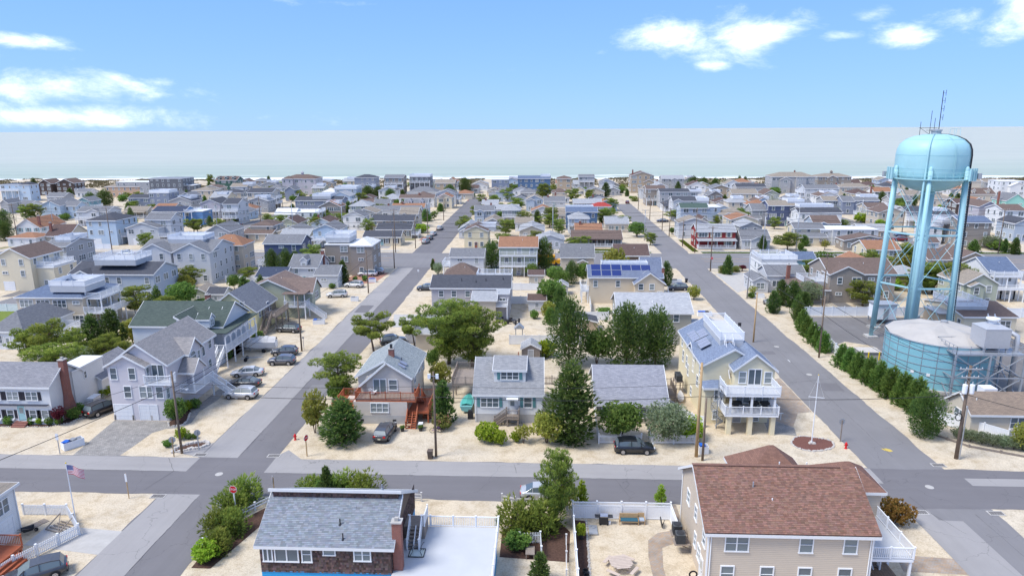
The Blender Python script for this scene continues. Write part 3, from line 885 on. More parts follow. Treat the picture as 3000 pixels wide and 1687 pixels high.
class House:
 def __init__(s, label, x, y, wall='grey', roof='r_grey', rz=0.0, name='house', cat='house', group=None, trim=True, far=False):
  s.o = thing(name, label, cat, (x, y, 0), rz, group)
  s.x, s.y = x, y
  s.wall, s.roof = wall, roof
  s.far = far
  s.blocks = []
  s.rnd = random.Random(label)
 # --- solid volumes, in the house's own frame
 def block(s, x0, x1, y0, y1, z0, z1, roof='gx', rise=None, wall=None, rc=None, over=.35, mat='siding', roofname='roof', thick=.2):
  wall = hround(wall or s.wall)
  rc = hround(rc or s.roof)
  s.blocks.append((x0, x1, y0, y1, z0, z1))
  w, d = x1 - x0, y1 - y0
  m = MB()
  xm, ym = (x0 + x1) / 2, (y0 + y1) / 2
  if roof in ('gx', 'gy', 'hip') and rise is None:
   span = d if roof == 'gx' else w if roof == 'gy' else min(w, d)
   rise = span * .5 * .48
  rise = rise or 0
  A, B, C, D = (x0, y0), (x1, y0), (x1, y1), (x0, y1)
  if roof == 'gx':
   m.poly((*A, z0), (*B, z0), (*B, z1), (*A, z1)).poly((*C, z0), (*D, z0), (*D, z1), (*C, z1))
   m.poly((*B, z0), (*C, z0), (*C, z1), (x1, ym, z1 + rise), (*B, z1)).poly((*D, z0), (*A, z0), (*A, z1), (x0, ym, z1 + rise), (*D, z1))
  elif roof == 'gy':
   m.poly((*A, z0), (*B, z0), (*B, z1), (xm, y0, z1 + rise), (*A, z1)).poly((*C, z0), (*D, z0), (*D, z1), (xm, y1, z1 + rise), (*C, z1))
   m.poly((*B, z0), (*C, z0), (*C, z1), (*B, z1)).poly((*D, z0), (*A, z0), (*A, z1), (*D, z1))
  elif roof in ('sn', 'ss', 'se', 'sw'):      # single slope, rising towards n, s, e or w
   h = {'sn': (0, 0, 1, 1), 'ss': (1, 1, 0, 0), 'se': (0, 1, 1, 0), 'sw': (1, 0, 0, 1)}[roof]
   zt = [z1 + rise * k for k in h]
   P = [A, B, C, D]
   for i in range(4):
    j = (i + 1) % 4
    m.poly((*P[i], z0), (*P[j], z0), (*P[j], zt[j]), (*P[i], zt[i]))
  else:
   P = [A, B, C, D]
   for i in range(4):
    j = (i + 1) % 4
    m.poly((*P[i], z0), (*P[j], z0), (*P[j], z1), (*P[i], z1))
  if z0 > .3:
   m.poly((*D, z0), (*C, z0), (*B, z0), (*A, z0))
  if roof == 'none':
   m.poly((*A, z1), (*B, z1), (*C, z1), (*D, z1))
  m.build('wall', mat, s.o, wall)
  if roof == 'none':
   return
  # roof planes (a slab with eaves), fascia boards closing its edge
  o = over
  tops = []
  if roof == 'gx':
   k = rise / (d / 2)
   ze = z1 - o * k
   X0, X1 = x0 - o, x1 + o
   tops = [[(X0, y0 - o, ze), (X1, y0 - o, ze), (X1, ym, z1 + rise), (X0, ym, z1 + rise)],
     [(X1, y1 + o, ze), (X0, y1 + o, ze), (X0, ym, z1 + rise), (X1, ym, z1 + rise)]]
  elif roof == 'gy':
   k = rise / (w / 2)
   ze = z1 - o * k
   Y0, Y1 = y0 - o, y1 + o
   tops = [[(x0 - o, Y1, ze), (x0 - o, Y0, ze), (xm, Y0, z1 + rise), (xm, Y1, z1 + rise)],
     [(x1 + o, Y0, ze), (x1 + o, Y1, ze), (xm, Y1, z1 + rise), (xm, Y0, z1 + rise)]]
  elif roof == 'hip':
   k = rise / (min(w, d) / 2)
   ze = z1 - o * k
   E = [(x0 - o, y0 - o, ze), (x1 + o, y0 - o, ze), (x1 + o, y1 + o, ze), (x0 - o, y1 + o, ze)]
   if w > d + .05:
    r0, r1 = (x0 + d / 2, ym, z1 + rise), (x1 - d / 2, ym, z1 + rise)
    tops = [[E[0], E[1], r1, r0], [E[1], E[2], r1], [E[2], E[3], r0, r1], [E[3], E[0], r0]]
   elif d > w + .05:
    r0, r1 = (xm, y0 + w / 2, z1 + rise), (xm, y1 - w / 2, z1 + rise)
    tops = [[E[0], E[1], r0], [E[1], E[2], r1, r0], [E[2], E[3], r1], [E[3], E[0], r0, r1]]
   else:
    a = (xm, ym, z1 + rise)
    tops = [[E[0], E[1], a], [E[1], E[2], a], [E[2], E[3], a], [E[3], E[0], a]]
  elif roof in ('sn', 'ss', 'se', 'sw'):
   L = d if roof in ('sn', 'ss') else w
   k = rise / L
   def zf(x, y):
    t_ = {'sn': (y - y0), 'ss': (y1 - y), 'se': (x - x0), 'sw': (x1 - x)}[roof]
    return z1 + t_ * k
   tops = [[(x, y, zf(x, y)) for x, y in ((x0 - o, y0 - o), (x1 + o, y0 - o), (x1 + o, y1 + o), (x0 - o, y1 + o))]]
  elif roof == 'flat':
   o = min(o, .12)
   tops = [[(x0 - o, y0 - o, z1 + .02), (x1 + o, y0 - o, z1 + .02), (x1 + o, y1 + o, z1 + .02), (x0 - o, y1 + o, z1 + .02)]]
  up = .10
  rm, fm = MB(), MB()
  edges = {}
  for t_ in tops:
   rm.poly(*[(x, y, z + up) for x, y, z in t_])
   for i in range(len(t_)):
    a, b = t_[i], t_[(i + 1) % len(t_)]
    ka, kb = tuple(round(c, 3) for c in a), tuple(round(c, 3) for c in b)
    if (kb, ka) in edges:
     edges.pop((kb, ka))
    else:
     edges[(ka, kb)] = 1
   rm.poly(*[(x, y, z + up - thick) for x, y, z in reversed(t_)])
  cx_, cy_ = (x0 + x1) / 2, (y0 + y1) / 2
  for a, b in edges:
   fm.poly((a[0], a[1], a[2] + up - thick - .05), (b[0], b[1], b[2] + up - thick - .05), (b[0], b[1], b[2] + up + .015), (a[0], a[1], a[2] + up + .015))
   # inner lip so that the board has thickness
   q = .06
   def inn(p):
    dx, dy = cx_ - p[0], cy_ - p[1]
    return (p[0] + math.copysign(min(q, abs(dx)), dx), p[1] + math.copysign(min(q, abs(dy)), dy))
   fm.poly((a[0], a[1], a[2] + up + .015), (b[0], b[1], b[2] + up + .015), (*inn(b), b[2] + up + .015), (*inn(a), a[2] + up + .015))
  ro = rm.build(roofname, 'roofing' if roof != 'flat' else 'paint', s.o, rc)
  fm.build('fascia', 'fascia_white', ro)
  s.last_roof = ro
  return ro
 def trim_corners(s, i=0, w=.12):
  x0, x1, y0, y1, z0, z1 = s.blocks[i]
  for x, y in ((x0, y0), (x1, y0), (x1, y1), (x0, y1)):
   MB().box(x - (.02 if x == x0 else w), x + (.02 if x == x1 else w), y - (.02 if y == y0 else w), y + (.02 if y == y1 else w), z0 + .02, z1 - .1).build('corner_board', 'white_trim', s.o)
 # --- openings
 def face(s, bi, side, u, z, out=0.0):
  x0, x1, y0, y1, z0, z1 = s.blocks[bi]
  return {'f': (x0 + u, y0 - out, z), 'b': (x1 - u, y1 + out, z), 'r': (x1 + out, y0 + u, z), 'l': (x0 - out, y1 - u, z)}[side]
 def win(s, bi, side, u, z, w=.95, h=1.4, kind='hung', shut=None, hang=None):
  p = s.face(bi, side, u, z)
  fr, pa = win_mesh(w, h, kind)
  o = obj('window', fr, s.o, None, p, SIDES[side])
  obj('pane', pa, o)
  if shut:
   for k in (-1, 1):
    mb = MB().box(k * (w / 2 + .33) - .19, k * (w / 2 + .33) + .19, -.06, 0, -.02, h + .02)
    for q in range(int(h / .17)):
     mb.box(k * (w / 2 + .33) - .15, k * (w / 2 + .33) + .15, -.085, -.06, .05 + q * .17, .15 + q * .17)
    mb.build('shutter', 'paint', o, hround(shut))
  return o
 def door(s, bi, side, u, z, col='white', w=.95, h=2.05, glass=True):
  p = s.face(bi, side, u, z)
  fr, pa = win_mesh(w, h, 'door')
  d = obj('door', MB().box(-w / 2 + .01, w / 2 - .01, -.03, .0, .01, h - .01).mesh('door', 'paint'), s.o, hround(col), p, SIDES[side])
  obj('door_frame', fr, d)
  if glass:
   MB().box(-w * .28, w * .28, -.04, -.032, h * .5, h * .88).build('pane', 'window_glass', d)
  MB().box(w * .33, w * .4, -.09, -.03, h * .45, h * .5).build('door_handle', 'grey_metal', d)
  return d
 def garage(s, bi, side, u, w=2.6, h=2.15, z=.02):
  p = s.face(bi, side, u, z)
  fr, pa = garage_mesh(w, h)
  d = obj('garage_door', pa, s.o, None, p, SIDES[side])
  obj('door_frame', fr, d)
  return d
 def covered(s, bi, p):
  for i, (x0, x1, y0, y1, z0, z1) in enumerate(s.blocks):
   if i != bi and x0 - .1 < p[0] < x1 + .1 and y0 - .1 < p[1] < y1 + .1 and z0 - .3 < p[2] + .7 < z1 + .6:
    return True
  return False
 def autowin(s, bi=0, sides='flrb', fl=2.75, per=3.3, skip=.16, gz=0, shut=None):
  x0, x1, y0, y1, z0, z1 = s.blocks[bi]
  n = max(1, int(round((z1 - z0) / fl)))
  fh = (z1 - z0) / n
  for sd in sides:
   L = (x1 - x0) if sd in 'fb' else (y1 - y0)
   k = max(1, int(L / per))
   ph = s.rnd.uniform(-.12, .12)
   styles = s.rnd.choice((('hung', 'hung', 'pair'), ('hung', 'pair', 'slider'), ('hung', 'hung', 'hung'), ('pair', 'hung', 'trio')))
   for fl_ in range(gz, n):
    for i in range(k):
     if s.rnd.random() < skip:
      continue
     st = s.rnd.choice(styles)
     w = {'hung': .9, 'pair': 1.75, 'trio': 2.5, 'slider': 1.7}[st]
     h = 1.35
     if s.rnd.random() < .14:
      st, w, h = 'slider', 1.2, .5
     if w > L * .8:
      st, w = 'hung', min(.8, L * .55)
     u = L * (i + .5 + ph) / k
     u = min(max(u, w / 2 + .25), L - w / 2 - .25)
     z = z0 + fl_ * fh + (fh * .33 if h > .6 else fh * .55)
     h = min(h, fh * .56)
     p = s.face(bi, sd, u, z, .3)
     if not s.covered(bi, p):
      s.win(bi, sd, u, z, w, h, st, shut)
 # --- decks, rails, stairs, chimneys
 def deck(s, x0, x1, y0, y1, z, sides='flrb', col='white_vinyl', floor='white_membrane', posts=True, rail=1.0, solid=False, gap=None, name='deck'):
  d = MB().box(x0, x1, y0, y1, z - .22, z).build(name, floor, s.o)
  MB().box(x0 - .03, x1 + .03, y0 - .03, y1 + .03, z - .27, z - .05).build('rim_board', col, d)
  if posts and z > 1.0:
   pm = []
   nx = max(1, int(round((x1 - x0) / 3.2)))
   ny = max(1, int(round((y1 - y0) / 3.2)))
   for i in range(nx + 1):
    for j in range(ny + 1):
     if 0 < i < nx and 0 < j < ny:
      continue
     px, py = x0 + .12 + (x1 - x0 - .24) * i / nx, y0 + .12 + (y1 - y0 - .24) * j / ny
     if any(b[0] - .05 < px < b[1] + .05 and b[2] - .05 < py < b[3] + .05 for b in s.blocks):
      continue
     MB().box(px - .09, px + .09, py - .09, py + .09, 0, z - .27).build('post', col, d)
  segs = {'f': ((x0, y0), (x1, y0)), 'r': ((x1, y0), (x1, y1)), 'b': ((x1, y1), (x0, y1)), 'l': ((x0, y1), (x0, y0))}
  for sd in sides:
   (a, b) = segs[sd]
   s.rail((*a, z), (*b, z), col, rail, d, solid, gap)
  return d
 def rail(s, a, b, col='white_vinyl', h=1.0, parent=None, solid=False, gap=None):
  rail_part(a, b, col, h, parent or s.o, solid, gap or (.26 if s.far else .15))
 def roofdeck(s, x0, x1, y0, y1, z, h=1.0, solid=True, col='white_vinyl', zb=None):
  zb = z - 1.2 if zb is None else zb
  d = MB().box(x0, x1, y0, y1, zb, z).build('roof_deck', 'white_membrane', s.o)
  for a, b in (((x0, y0), (x1, y0)), ((x1, y0), (x1, y1)), ((x1, y1), (x0, y1)), ((x0, y1), (x0, y0))):
   rail_part((*a, z), (*b, z), col, h, d, solid, .26 if s.far else .15)
 def stairs(s, x, y, dirn, z, width=1.1, col='white_vinyl', tread='white_membrane', railing=True, z0=0.0):
  """flight that starts at (x, y) at height z and runs down towards dirn ('f','b','l','r')"""
  dx, dy = {'f': (0, -1), 'b': (0, 1), 'l': (-1, 0), 'r': (1, 0)}[dirn]
  n = max(2, int((z - z0) / .19))
  run = .26
  st = MB().bar((x, y, z), (x + dx * run * n, y + dy * run * n, z0), .08, .25).build('stairs', col, s.o)
  for i in range(n):
   zz = z - (z - z0) * (i + 1) / n
   cx_, cy_ = x + dx * run * (i + .5), y + dy * run * (i + .5)
   wx, wy = (width / 2, run / 2 + .01) if dx == 0 else (run / 2 + .01, width / 2)
   MB().box(cx_ - wx, cx_ + wx, cy_ - wy, cy_ + wy, zz + .02, zz + .06).build('tread', tread, st)
  for k in (-1, 1):
   ox, oy = (k * width / 2, 0) if dx == 0 else (0, k * width / 2)
   e = (x + ox + dx * run * n, y + oy + dy * run * n, z0)
   mb = MB().bar((x + ox, y + oy, z), e, .05, .25)
   mb.build('stringer', col, st)
   if railing:
    rail_part((x + ox, y + oy, z), e, col, .9, st, False, .16, sub=True)
  return st
 def chimney(s, x, y, z0, z1, w=.75, d=.6, mat='brick_red'):
  c = MB().box(x - w / 2, x + w / 2, y - d / 2, y + d / 2, z0, z1).build('chimney', mat, s.o)
  MB().box(x - w / 2 - .07, x + w / 2 + .07, y - d / 2 - .07, y + d / 2 + .07, z1, z1 + .1).box(x - .15, x + .15, y - .12, y + .12, z1 + .1, z1 + .38).build('chimney_cap', 'concrete', c)
  return c
 def vent(s, x, y, z, h=.45, mat='white_trim'):
  MB().tube([(x, y, z - .15), (x, y, z + h)], .055, 8).tube([(x, y, z - .1), (x, y, z + .06)], [.16, .08], 8).build('vent_pipe', mat, s.o)
 def ac(s, x, y, z=0.0):
  ac_unit(x, y, z, s.o)
def ac_unit(x, y, z, parent):
 a = MB().box(x - .4, x + .4, y - .4, y + .4, z + .05, z + .92).build('condenser', 'ac_grey', parent)
 MB().lathe([(.34, z + .93), (.34, z + .96), (.1, z + .98), (.0, z + .98)], 16, (x, y)).build('fan_grille', 'dark_metal', a)
 m = MB()
 for k in range(7):
  zz = z + .15 + k * .11
  m.box(x - .41, x + .41, y - .415, y - .4, zz, zz + .05)
  m.box(x - .415, x - .4, y - .4, y + .4, zz, zz + .05)
 m.build('louvre', 'dark_metal', a)
_RJ = [0]
def rail_part(a, b, col, h, parent, solid=False, gap=.15, sub=False):
 _RJ[0] = (_RJ[0] + 1) % 5
 j = _RJ[0] * .0035
 h += j
 a, b = Vector(a), Vector(b)
 L = (b - a).length
 if L < .25:
  return
 d = (b - a) / L
 up = Vector((0, 0, 1))
 m = MB()
 n = max(1, int(round(L / 2.1)))
 for i in range(n + 1):
  p = a + d * (L * i / n)
  w = .05 + j
  m.box(p.x - w, p.x + w, p.y - w, p.y + w, p.z, p.z + h + .08)
  m.box(p.x - w - .025, p.x + w + .025, p.y - w - .025, p.y + w + .025, p.z + h + .08, p.z + h + .12)
 m.bar(a + up * h, b + up * h, .09, .06).bar(a + up * .1, b + up * .1, .05, .06)
 r_ = m.build('railing', col, parent)
 q = MB()
 if solid:
  q.bar(a + up * (h * .53), b + up * (h * .53), .03, h * .84)
  nm = 'rail_panel'
 else:
  k = max(1, int(L / gap))
  for i in range(k):
   p = a + d * (L * (i + .5) / k)
   w = .02 if gap < .2 else .035
   q.add([(p.x - w, p.y - w, p.z + .1), (p.x + w, p.y - w, p.z + .1), (p.x + w, p.y + w, p.z + .1), (p.x - w, p.y + w, p.z + .1),
     (p.x - w, p.y - w, p.z + h), (p.x + w, p.y - w, p.z + h), (p.x + w, p.y + w, p.z + h), (p.x - w, p.y + w, p.z + h)],
     [(0, 1, 5, 4), (1, 2, 6, 5), (2, 3, 7, 6), (3, 0, 4, 7)])
  nm = 'balusters'
 if sub:
  o = q.build(nm, col, parent)
 else:
  o = q.build(nm, col, r_ if parent.parent is None else parent)
 if not solid:
  o['kind'] = 'stuff'
 return r_
# real shingles, laid course by course on a planar quad (near roofs and shake walls)
def shingles(parent, P0, P1, P2, P3, color, course=.15, wid=.3, seed=1, name='shingles', lift=.012, tones=(.72, 1.2), thick=.022, mat='shingle_piece', tint=.06):
 """P0-P1 is the lower edge, P3-P2 the upper edge; one joined part"""
 r_ = np.random.RandomState(seed)
 P0, P1, P2, P3 = (np.array(p, float) for p in (P0, P1, P2, P3))
 e = P1 - P0
 nrm = np.cross(P1 - P0, P3 - P0)
 nrm /= np.linalg.norm(nrm)
 Hh = np.linalg.norm(P3 - P0)
 n = int(Hh / course)
 V, F, T = [], [], []
 for i in range(n):
  t0, t1 = i / n, min(1.0, (i + 1.12) / n)
  a0, a1 = P0 + (P3 - P0) * t0, P1 + (P2 - P1) * t0
  b0, b1 = P0 + (P3 - P0) * t1, P1 + (P2 - P1) * t1
  L = np.linalg.norm(a1 - a0)
  cuts = [0.0]
  x = wid * r_.uniform(.2, 1)
  while x < L - .06:
   cuts.append(x)
   x += wid * r_.uniform(.7, 1.3)
  cuts.append(L)
  for k in range(len(cuts) - 1):
   s0, s1 = cuts[k] / L, (cuts[k + 1] - .008) / L
   h = lift + thick * r_.uniform(.7, 1.3)
   q = [a0 + (a1 - a0) * s0, a0 + (a1 - a0) * s1, b0 + (b1 - b0) * s1, b0 + (b1 - b0) * s0]
   o = len(V)
   V += [q[0] + nrm * h, q[1] + nrm * h, q[2] + nrm * lift * .6, q[3] + nrm * lift * .6, q[0], q[1]]
   F += [(o, o + 1, o + 2, o + 3), (o + 4, o + 5, o + 1, o)]
   tn = r_.uniform(*tones)
   tc_ = (tn * (1 + r_.uniform(-tint, tint)), tn, tn * (1 + r_.uniform(-tint, tint)), 1)
   T += [tc_] * 6
 me = bpy.data.meshes.new(name)
 me.from_pydata([tuple(v) for v in V], [], F)
 at_ = me.attributes.new('tone', 'FLOAT_COLOR', 'POINT')
 at_.data.foreach_set('color', np.array(T).ravel())
 me.materials.append(MATS[mat])
 o = obj(name, me, parent, color)
 o['kind'] = 'stuff'
 return o
# ================================================================== TREES AND SHRUBS
def tuft_mesh(name, C, N, T, mat, blades, length, width, spread, seed, quad=False):
 """C centres, N outward directions, T tone 0..1; each tuft is a spray of small leaf faces"""
 r_ = np.random.RandomState(seed)
 n = len(C)
 m = n * blades
 P = np.repeat(C, blades, 0)
 D = np.repeat(N, blades, 0) + r_.randn(m, 3) * spread
 D /= np.linalg.norm(D, axis=1)[:, None] + 1e-9
 S = np.cross(D, r_.randn(m, 3))
 S /= np.linalg.norm(S, axis=1)[:, None] + 1e-9
 L = (length * r_.uniform(.6, 1.25, m))[:, None]
 Wd = (width * r_.uniform(.7, 1.3, m))[:, None]
 tone = np.clip(np.repeat(T, blades) + r_.randn(m) * .10, 0, 1)
 if quad:
  V = np.stack([P - S * Wd * .35, P + D * L * .5 - S * Wd, P + D * L, P + D * L * .5 + S * Wd], 1)
  k = 4
 else:
  V = np.stack([P - S * Wd, P + S * Wd, P + D * L], 1)
  k = 3
 V = V.reshape(-1, 3)
 me = bpy.data.meshes.new(name)
 me.vertices.add(k * m)
 me.vertices.foreach_set('co', V.ravel())
 me.loops.add(k * m)
 me.loops.foreach_set('vertex_index', np.arange(k * m))
 me.polygons.add(m)
 me.polygons.foreach_set('loop_start', np.arange(0, k * m, k))
 me.polygons.foreach_set('loop_total', np.full(m, k))
 me.update()
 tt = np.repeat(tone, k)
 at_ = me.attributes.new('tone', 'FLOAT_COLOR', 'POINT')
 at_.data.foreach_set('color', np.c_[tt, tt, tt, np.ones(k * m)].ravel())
 me.materials.append(MATS[mat])
 return me
def pad_points(r_, c, rx, ry, rz, n, up=.4):
 d = r_.randn(n, 3)
 d /= np.linalg.norm(d, axis=1)[:, None]
 rad = r_.uniform(.45, 1.0, n) ** .5
 P = np.array(c) + d * rad[:, None] * np.array([rx, ry, rz])
 N = d * np.array([1, 1, .7]) + np.array([0, 0, up])
 return P, N, rad, d
def make_pine(seed, h=6.5, pads=18, mat='leaf_pine', spreadr=2.5, lean=.5, flat=.45, low=.22, topw=.45, n=150, pad=1.05):
 """wind-shaped pine: curved trunk, bare limbs, separate pads of needles"""
 r_ = np.random.RandomState(seed)
 lx, ly = r_.randn(2) * lean
 pts = [(lx * t ** 1.6 + .18 * math.sin(4 * t + seed), ly * t ** 1.6 + .15 * math.cos(3 * t + seed) - .15, h * .94 * t) for t in np.linspace(0, 1, 8)]
 tr = MB().tube(pts, [.17 * (h / 6) * (1.15 - t) for t in np.linspace(0, 1, 8)], 7)
 C, N, T = [], [], []
 ga = r_.rand() * 6
 for i in range(pads):
  t = low + (1 - low) * (i + .5) / pads
  t = min(1.0, t + r_.uniform(-.03, .03))
  ga += 2.4 + r_.uniform(-.5, .5)
  prof = math.sin(PI * min(1, (1 - t) * (1 - topw) + topw * .9 * (1 - t) ** .5 + .10)) ** .8
  rr = spreadr * prof * r_.uniform(.5, 1.12) * (1 if t < .97 else .1)
  k = min(7, max(0, int(t * 7)))
  b = np.array(pts[k])
  e = b + np.array([math.cos(ga) * rr, math.sin(ga) * rr, .25 * rr * r_.uniform(-.2, 1.0) + (t * h * .97 - b[2])])
  mid = (b + e) / 2 + np.array([0, 0, -.06 * rr])
  if rr > .4:
   tr.tube([tuple(b), tuple(mid), tuple(e)], [.065 * h / 6, .045 * h / 6, .02], 5, False)
  ps = pad * r_.uniform(.65, 1.2) * (.62 + .5 * prof)
  for q in range(2 if rr > 1.2 else 1):
   c = e if q == 0 else b + (e - b) * r_.uniform(.4, .65) + r_.randn(3) * np.array([.35, .35, .12])
   sc = 1 if q == 0 else .8
   nn = int(n * (ps * sc) ** 2 / pad ** 2)
   P, Nn, rad, d = pad_points(r_, c, ps * sc, ps * sc * r_.uniform(.8, 1.1), ps * sc * flat * r_.uniform(.8, 1.3), nn, .7)
   C.append(P); N.append(Nn)
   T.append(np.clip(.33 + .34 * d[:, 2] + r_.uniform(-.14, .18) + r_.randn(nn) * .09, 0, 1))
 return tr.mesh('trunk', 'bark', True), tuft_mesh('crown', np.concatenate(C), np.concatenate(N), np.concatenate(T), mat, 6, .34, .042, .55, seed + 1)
def make_cedar(seed, h=7.0, rad=2.0, mat='leaf_cedar', n=2600, base=.04, peak=.35, lumps=26, L=.42, w=.06, tops=1):
 """dense upright cedar built of many ragged upswept sprays, with gaps between lumps"""
 r_ = np.random.RandomState(seed)
 tr = MB().tube([(0, 0, 0), (.05, .03, h * .4), (0, 0, h * .9)], [.16, .11, .03], 7)
 C, N, T = [], [], []
 ga = 0
 for i in range(lumps):
  t = base + (1 - base) * (i + .5) / lumps
  ga += 2.4 + r_.uniform(-.4, .4)
  prof = (min(t / peak, 1) ** .5) * (max(0, 1 - t) / (1 - peak) if t > peak else 1) ** .75
  rr = rad * prof * r_.uniform(.45, .85)
  c = np.array([math.cos(ga) * rr, math.sin(ga) * rr, h * t])
  s = rad * r_.uniform(.34, .55) * (.55 + .6 * prof)
  nn = int(n / lumps * (.5 + prof))
  P, Nn, _, d = pad_points(r_, c, s, s, s * 1.25, nn, .8)
  P[:, 2] = np.maximum(P[:, 2], .05)
  out = P - np.array([0, 0, 1]) * P[:, 2:3]
  Nn = Nn + out / (np.linalg.norm(out, axis=1)[:, None] + .2) * .7
  C.append(P); N.append(Nn)
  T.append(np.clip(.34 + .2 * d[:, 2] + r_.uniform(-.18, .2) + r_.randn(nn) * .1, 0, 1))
  if rr > .5:
   tr.tube([(0, 0, h * t * .85), tuple(c)], [.05, .02], 4, False)
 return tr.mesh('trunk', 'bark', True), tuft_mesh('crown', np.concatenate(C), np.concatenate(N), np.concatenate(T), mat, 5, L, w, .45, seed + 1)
def make_round(seed, h=3.6, rad=2.0, mat='leaf_green', n=1500, stem=.25, lumps=20, L=.24, w=.075, flatz=.85):
 """broad-leaved shrub or small tree: several stems, lumpy crown of leaves"""
 r_ = np.random.RandomState(seed)
 tr = MB()
 zc = h * (stem + (1 - stem) * .5)
 rz = h * (1 - stem) * .5
 for k in range(4):
  a = k * 1.6 + r_.rand()
  tr.tube([(math.cos(a) * .06, math.sin(a) * .06, 0), (math.cos(a) * rad * .18, math.sin(a) * rad * .18, zc * .6), (math.cos(a) * rad * .45, math.sin(a) * rad * .45, zc + rz * .3)], [.05 * h / 3, .04 * h / 3, .015], 5, False)
 C, N, T = [], [], []
 for i in range(lumps):
  z = 1 - 2 * (i + .5) / lumps
  a = i * 2.4 + r_.uniform(-.3, .3)
  q = math.sqrt(max(0, 1 - z * z))
  rr = r_.uniform(.45, .78)
  c = np.array([math.cos(a) * q * rad * rr, math.sin(a) * q * rad * rr, zc + z * rz * rr])
  s = rad * r_.uniform(.30, .46)
  nn = int(n / lumps)
  P, Nn, _, d = pad_points(r_, c, s, s, s * flatz, nn, .35)
  P[:, 2] = np.maximum(P[:, 2], .04)
  C.append(P); N.append(Nn)
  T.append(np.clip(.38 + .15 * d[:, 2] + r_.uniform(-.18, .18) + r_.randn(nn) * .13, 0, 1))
 return tr.mesh('trunk', 'bark', True), tuft_mesh('crown', np.concatenate(C), np.concatenate(N), np.concatenate(T), mat, 4, L, w, .8, seed + 1, True)
PROTO = {}
def proto(k):
 if k in PROTO:
  return PROTO[k]
 kind, i = k[:-1], int(k[-1])
 sd = sum(ord(c) for c in kind) * 13 + i * 7
 P = dict(
  pine=lambda: make_pine(sd, 6.5, 20, n=95, spreadr=3.1, pad=1.0, flat=.36),
  bigpine=lambda: make_pine(sd, 9.0, 46, n=105, spreadr=4.1, lean=.3, low=.12, pad=1.1, flat=.42),
  openpine=lambda: make_pine(sd, 6.0, 15, n=105, spreadr=3.2, lean=1.2, low=.4, flat=.38, pad=.95),
  cedar=lambda: make_cedar(sd, 7.0, 2.1, n=1900, lumps=34),
  bigcedar=lambda: make_cedar(sd, 8.5, 4.0, n=3800, peak=.55, lumps=60, base=.14),
  spire=lambda: make_cedar(sd, 3.6, 1.15, 'leaf_cedar', 900, .03, .2, 22, .34, .06),
  cone=lambda: make_cedar(sd, 3.2, 1.5, 'leaf_green', 900, .03, .1, 26, .4, .06),
  goldcone=lambda: make_cedar(sd, 2.4, .65, 'leaf_lime', 420, .03, .3, 16, .24, .05),
  mugo=lambda: make_cedar(sd, 1.9, 1.9, 'leaf_pine', 900, .1, .55, 20, .34, .045),
  shrub=lambda: make_round(sd, 1.5, 1.0, 'leaf_green', 520, .05, 14, .2, .07),
  lime=lambda: make_round(sd, 1.7, 1.15, 'leaf_lime', 560, .12, 14, .22, .075),
  broad=lambda: make_round(sd, 4.2, 2.3, 'leaf_green', 1500, .22, 22, .28, .09),
  olive=lambda: make_round(sd, 3.8, 2.5, 'leaf_olive', 1600, .16, 22, .26, .06),
  gold=lambda: make_round(sd, 3.6, 1.7, 'leaf_gold', 900, .12, 18, .26, .08),
  redleaf=lambda: make_round(sd, 1.8, .7, 'leaf_red', 300, .4, 10, .18, .06),
  orange=lambda: make_round(sd, 1.8, 1.4, 'leaf_orange', 520, .15, 14, .24, .07),
  flower=lambda: make_round(sd, 1.3, .9, 'leaf_flower', 360, .1, 12, .18, .06),
  loose=lambda: make_round(sd, 1.6, .9, 'leaf_gold', 170, .35, 10, .2, .06),
 )[kind]()
 PROTO[k] = P
 return P
PH = dict(pine=6.5, bigpine=9.0, openpine=6.0, cedar=7.0, bigcedar=8.5, spire=3.6, cone=3.2, goldcone=2.4, mugo=1.9, shrub=1.5, lime=1.7, broad=4.2, olive=3.8, gold=3.6, redleaf=1.8, orange=1.8, flower=1.3, loose=1.6)
NAMES = dict(pine='pine_tree', bigpine='pine_tree', openpine='pine_tree', cedar='cedar_tree', bigcedar='cedar_tree', spire='juniper', cone='evergreen_shrub', goldcone='golden_evergreen', mugo='low_pine',
    shrub='shrub', lime='lime_shrub', broad='leafy_tree', olive='olive_tree', gold='golden_shrub', redleaf='red_leaved_shrub', orange='orange_shrub', flower='flowering_shrub', loose='open_shrub')
_tc = random.Random(99)
def tree(kind, x, y, h, label, wide=1.0, rz=None, group=None, z=0.0):
 base = kind.rstrip('0123456789')
 k = kind if kind != base else base + str(_tc.randrange(3 if base in ('pine', 'cedar', 'broad', 'shrub', 'cone') else 2))
 tm, cm = proto(k)
 s = h / PH[base]
 cat = 'tree' if PH[base] > 3.5 else 'shrub'
 o = thing(NAMES[base], label, cat, (x, y, z), _tc.uniform(0, 6.28) if rz is None else rz, group)
 o.scale = (s * wide, s * wide, s)
 obj('trunk', tm, o)
 obj('crown', cm, o)
 return o
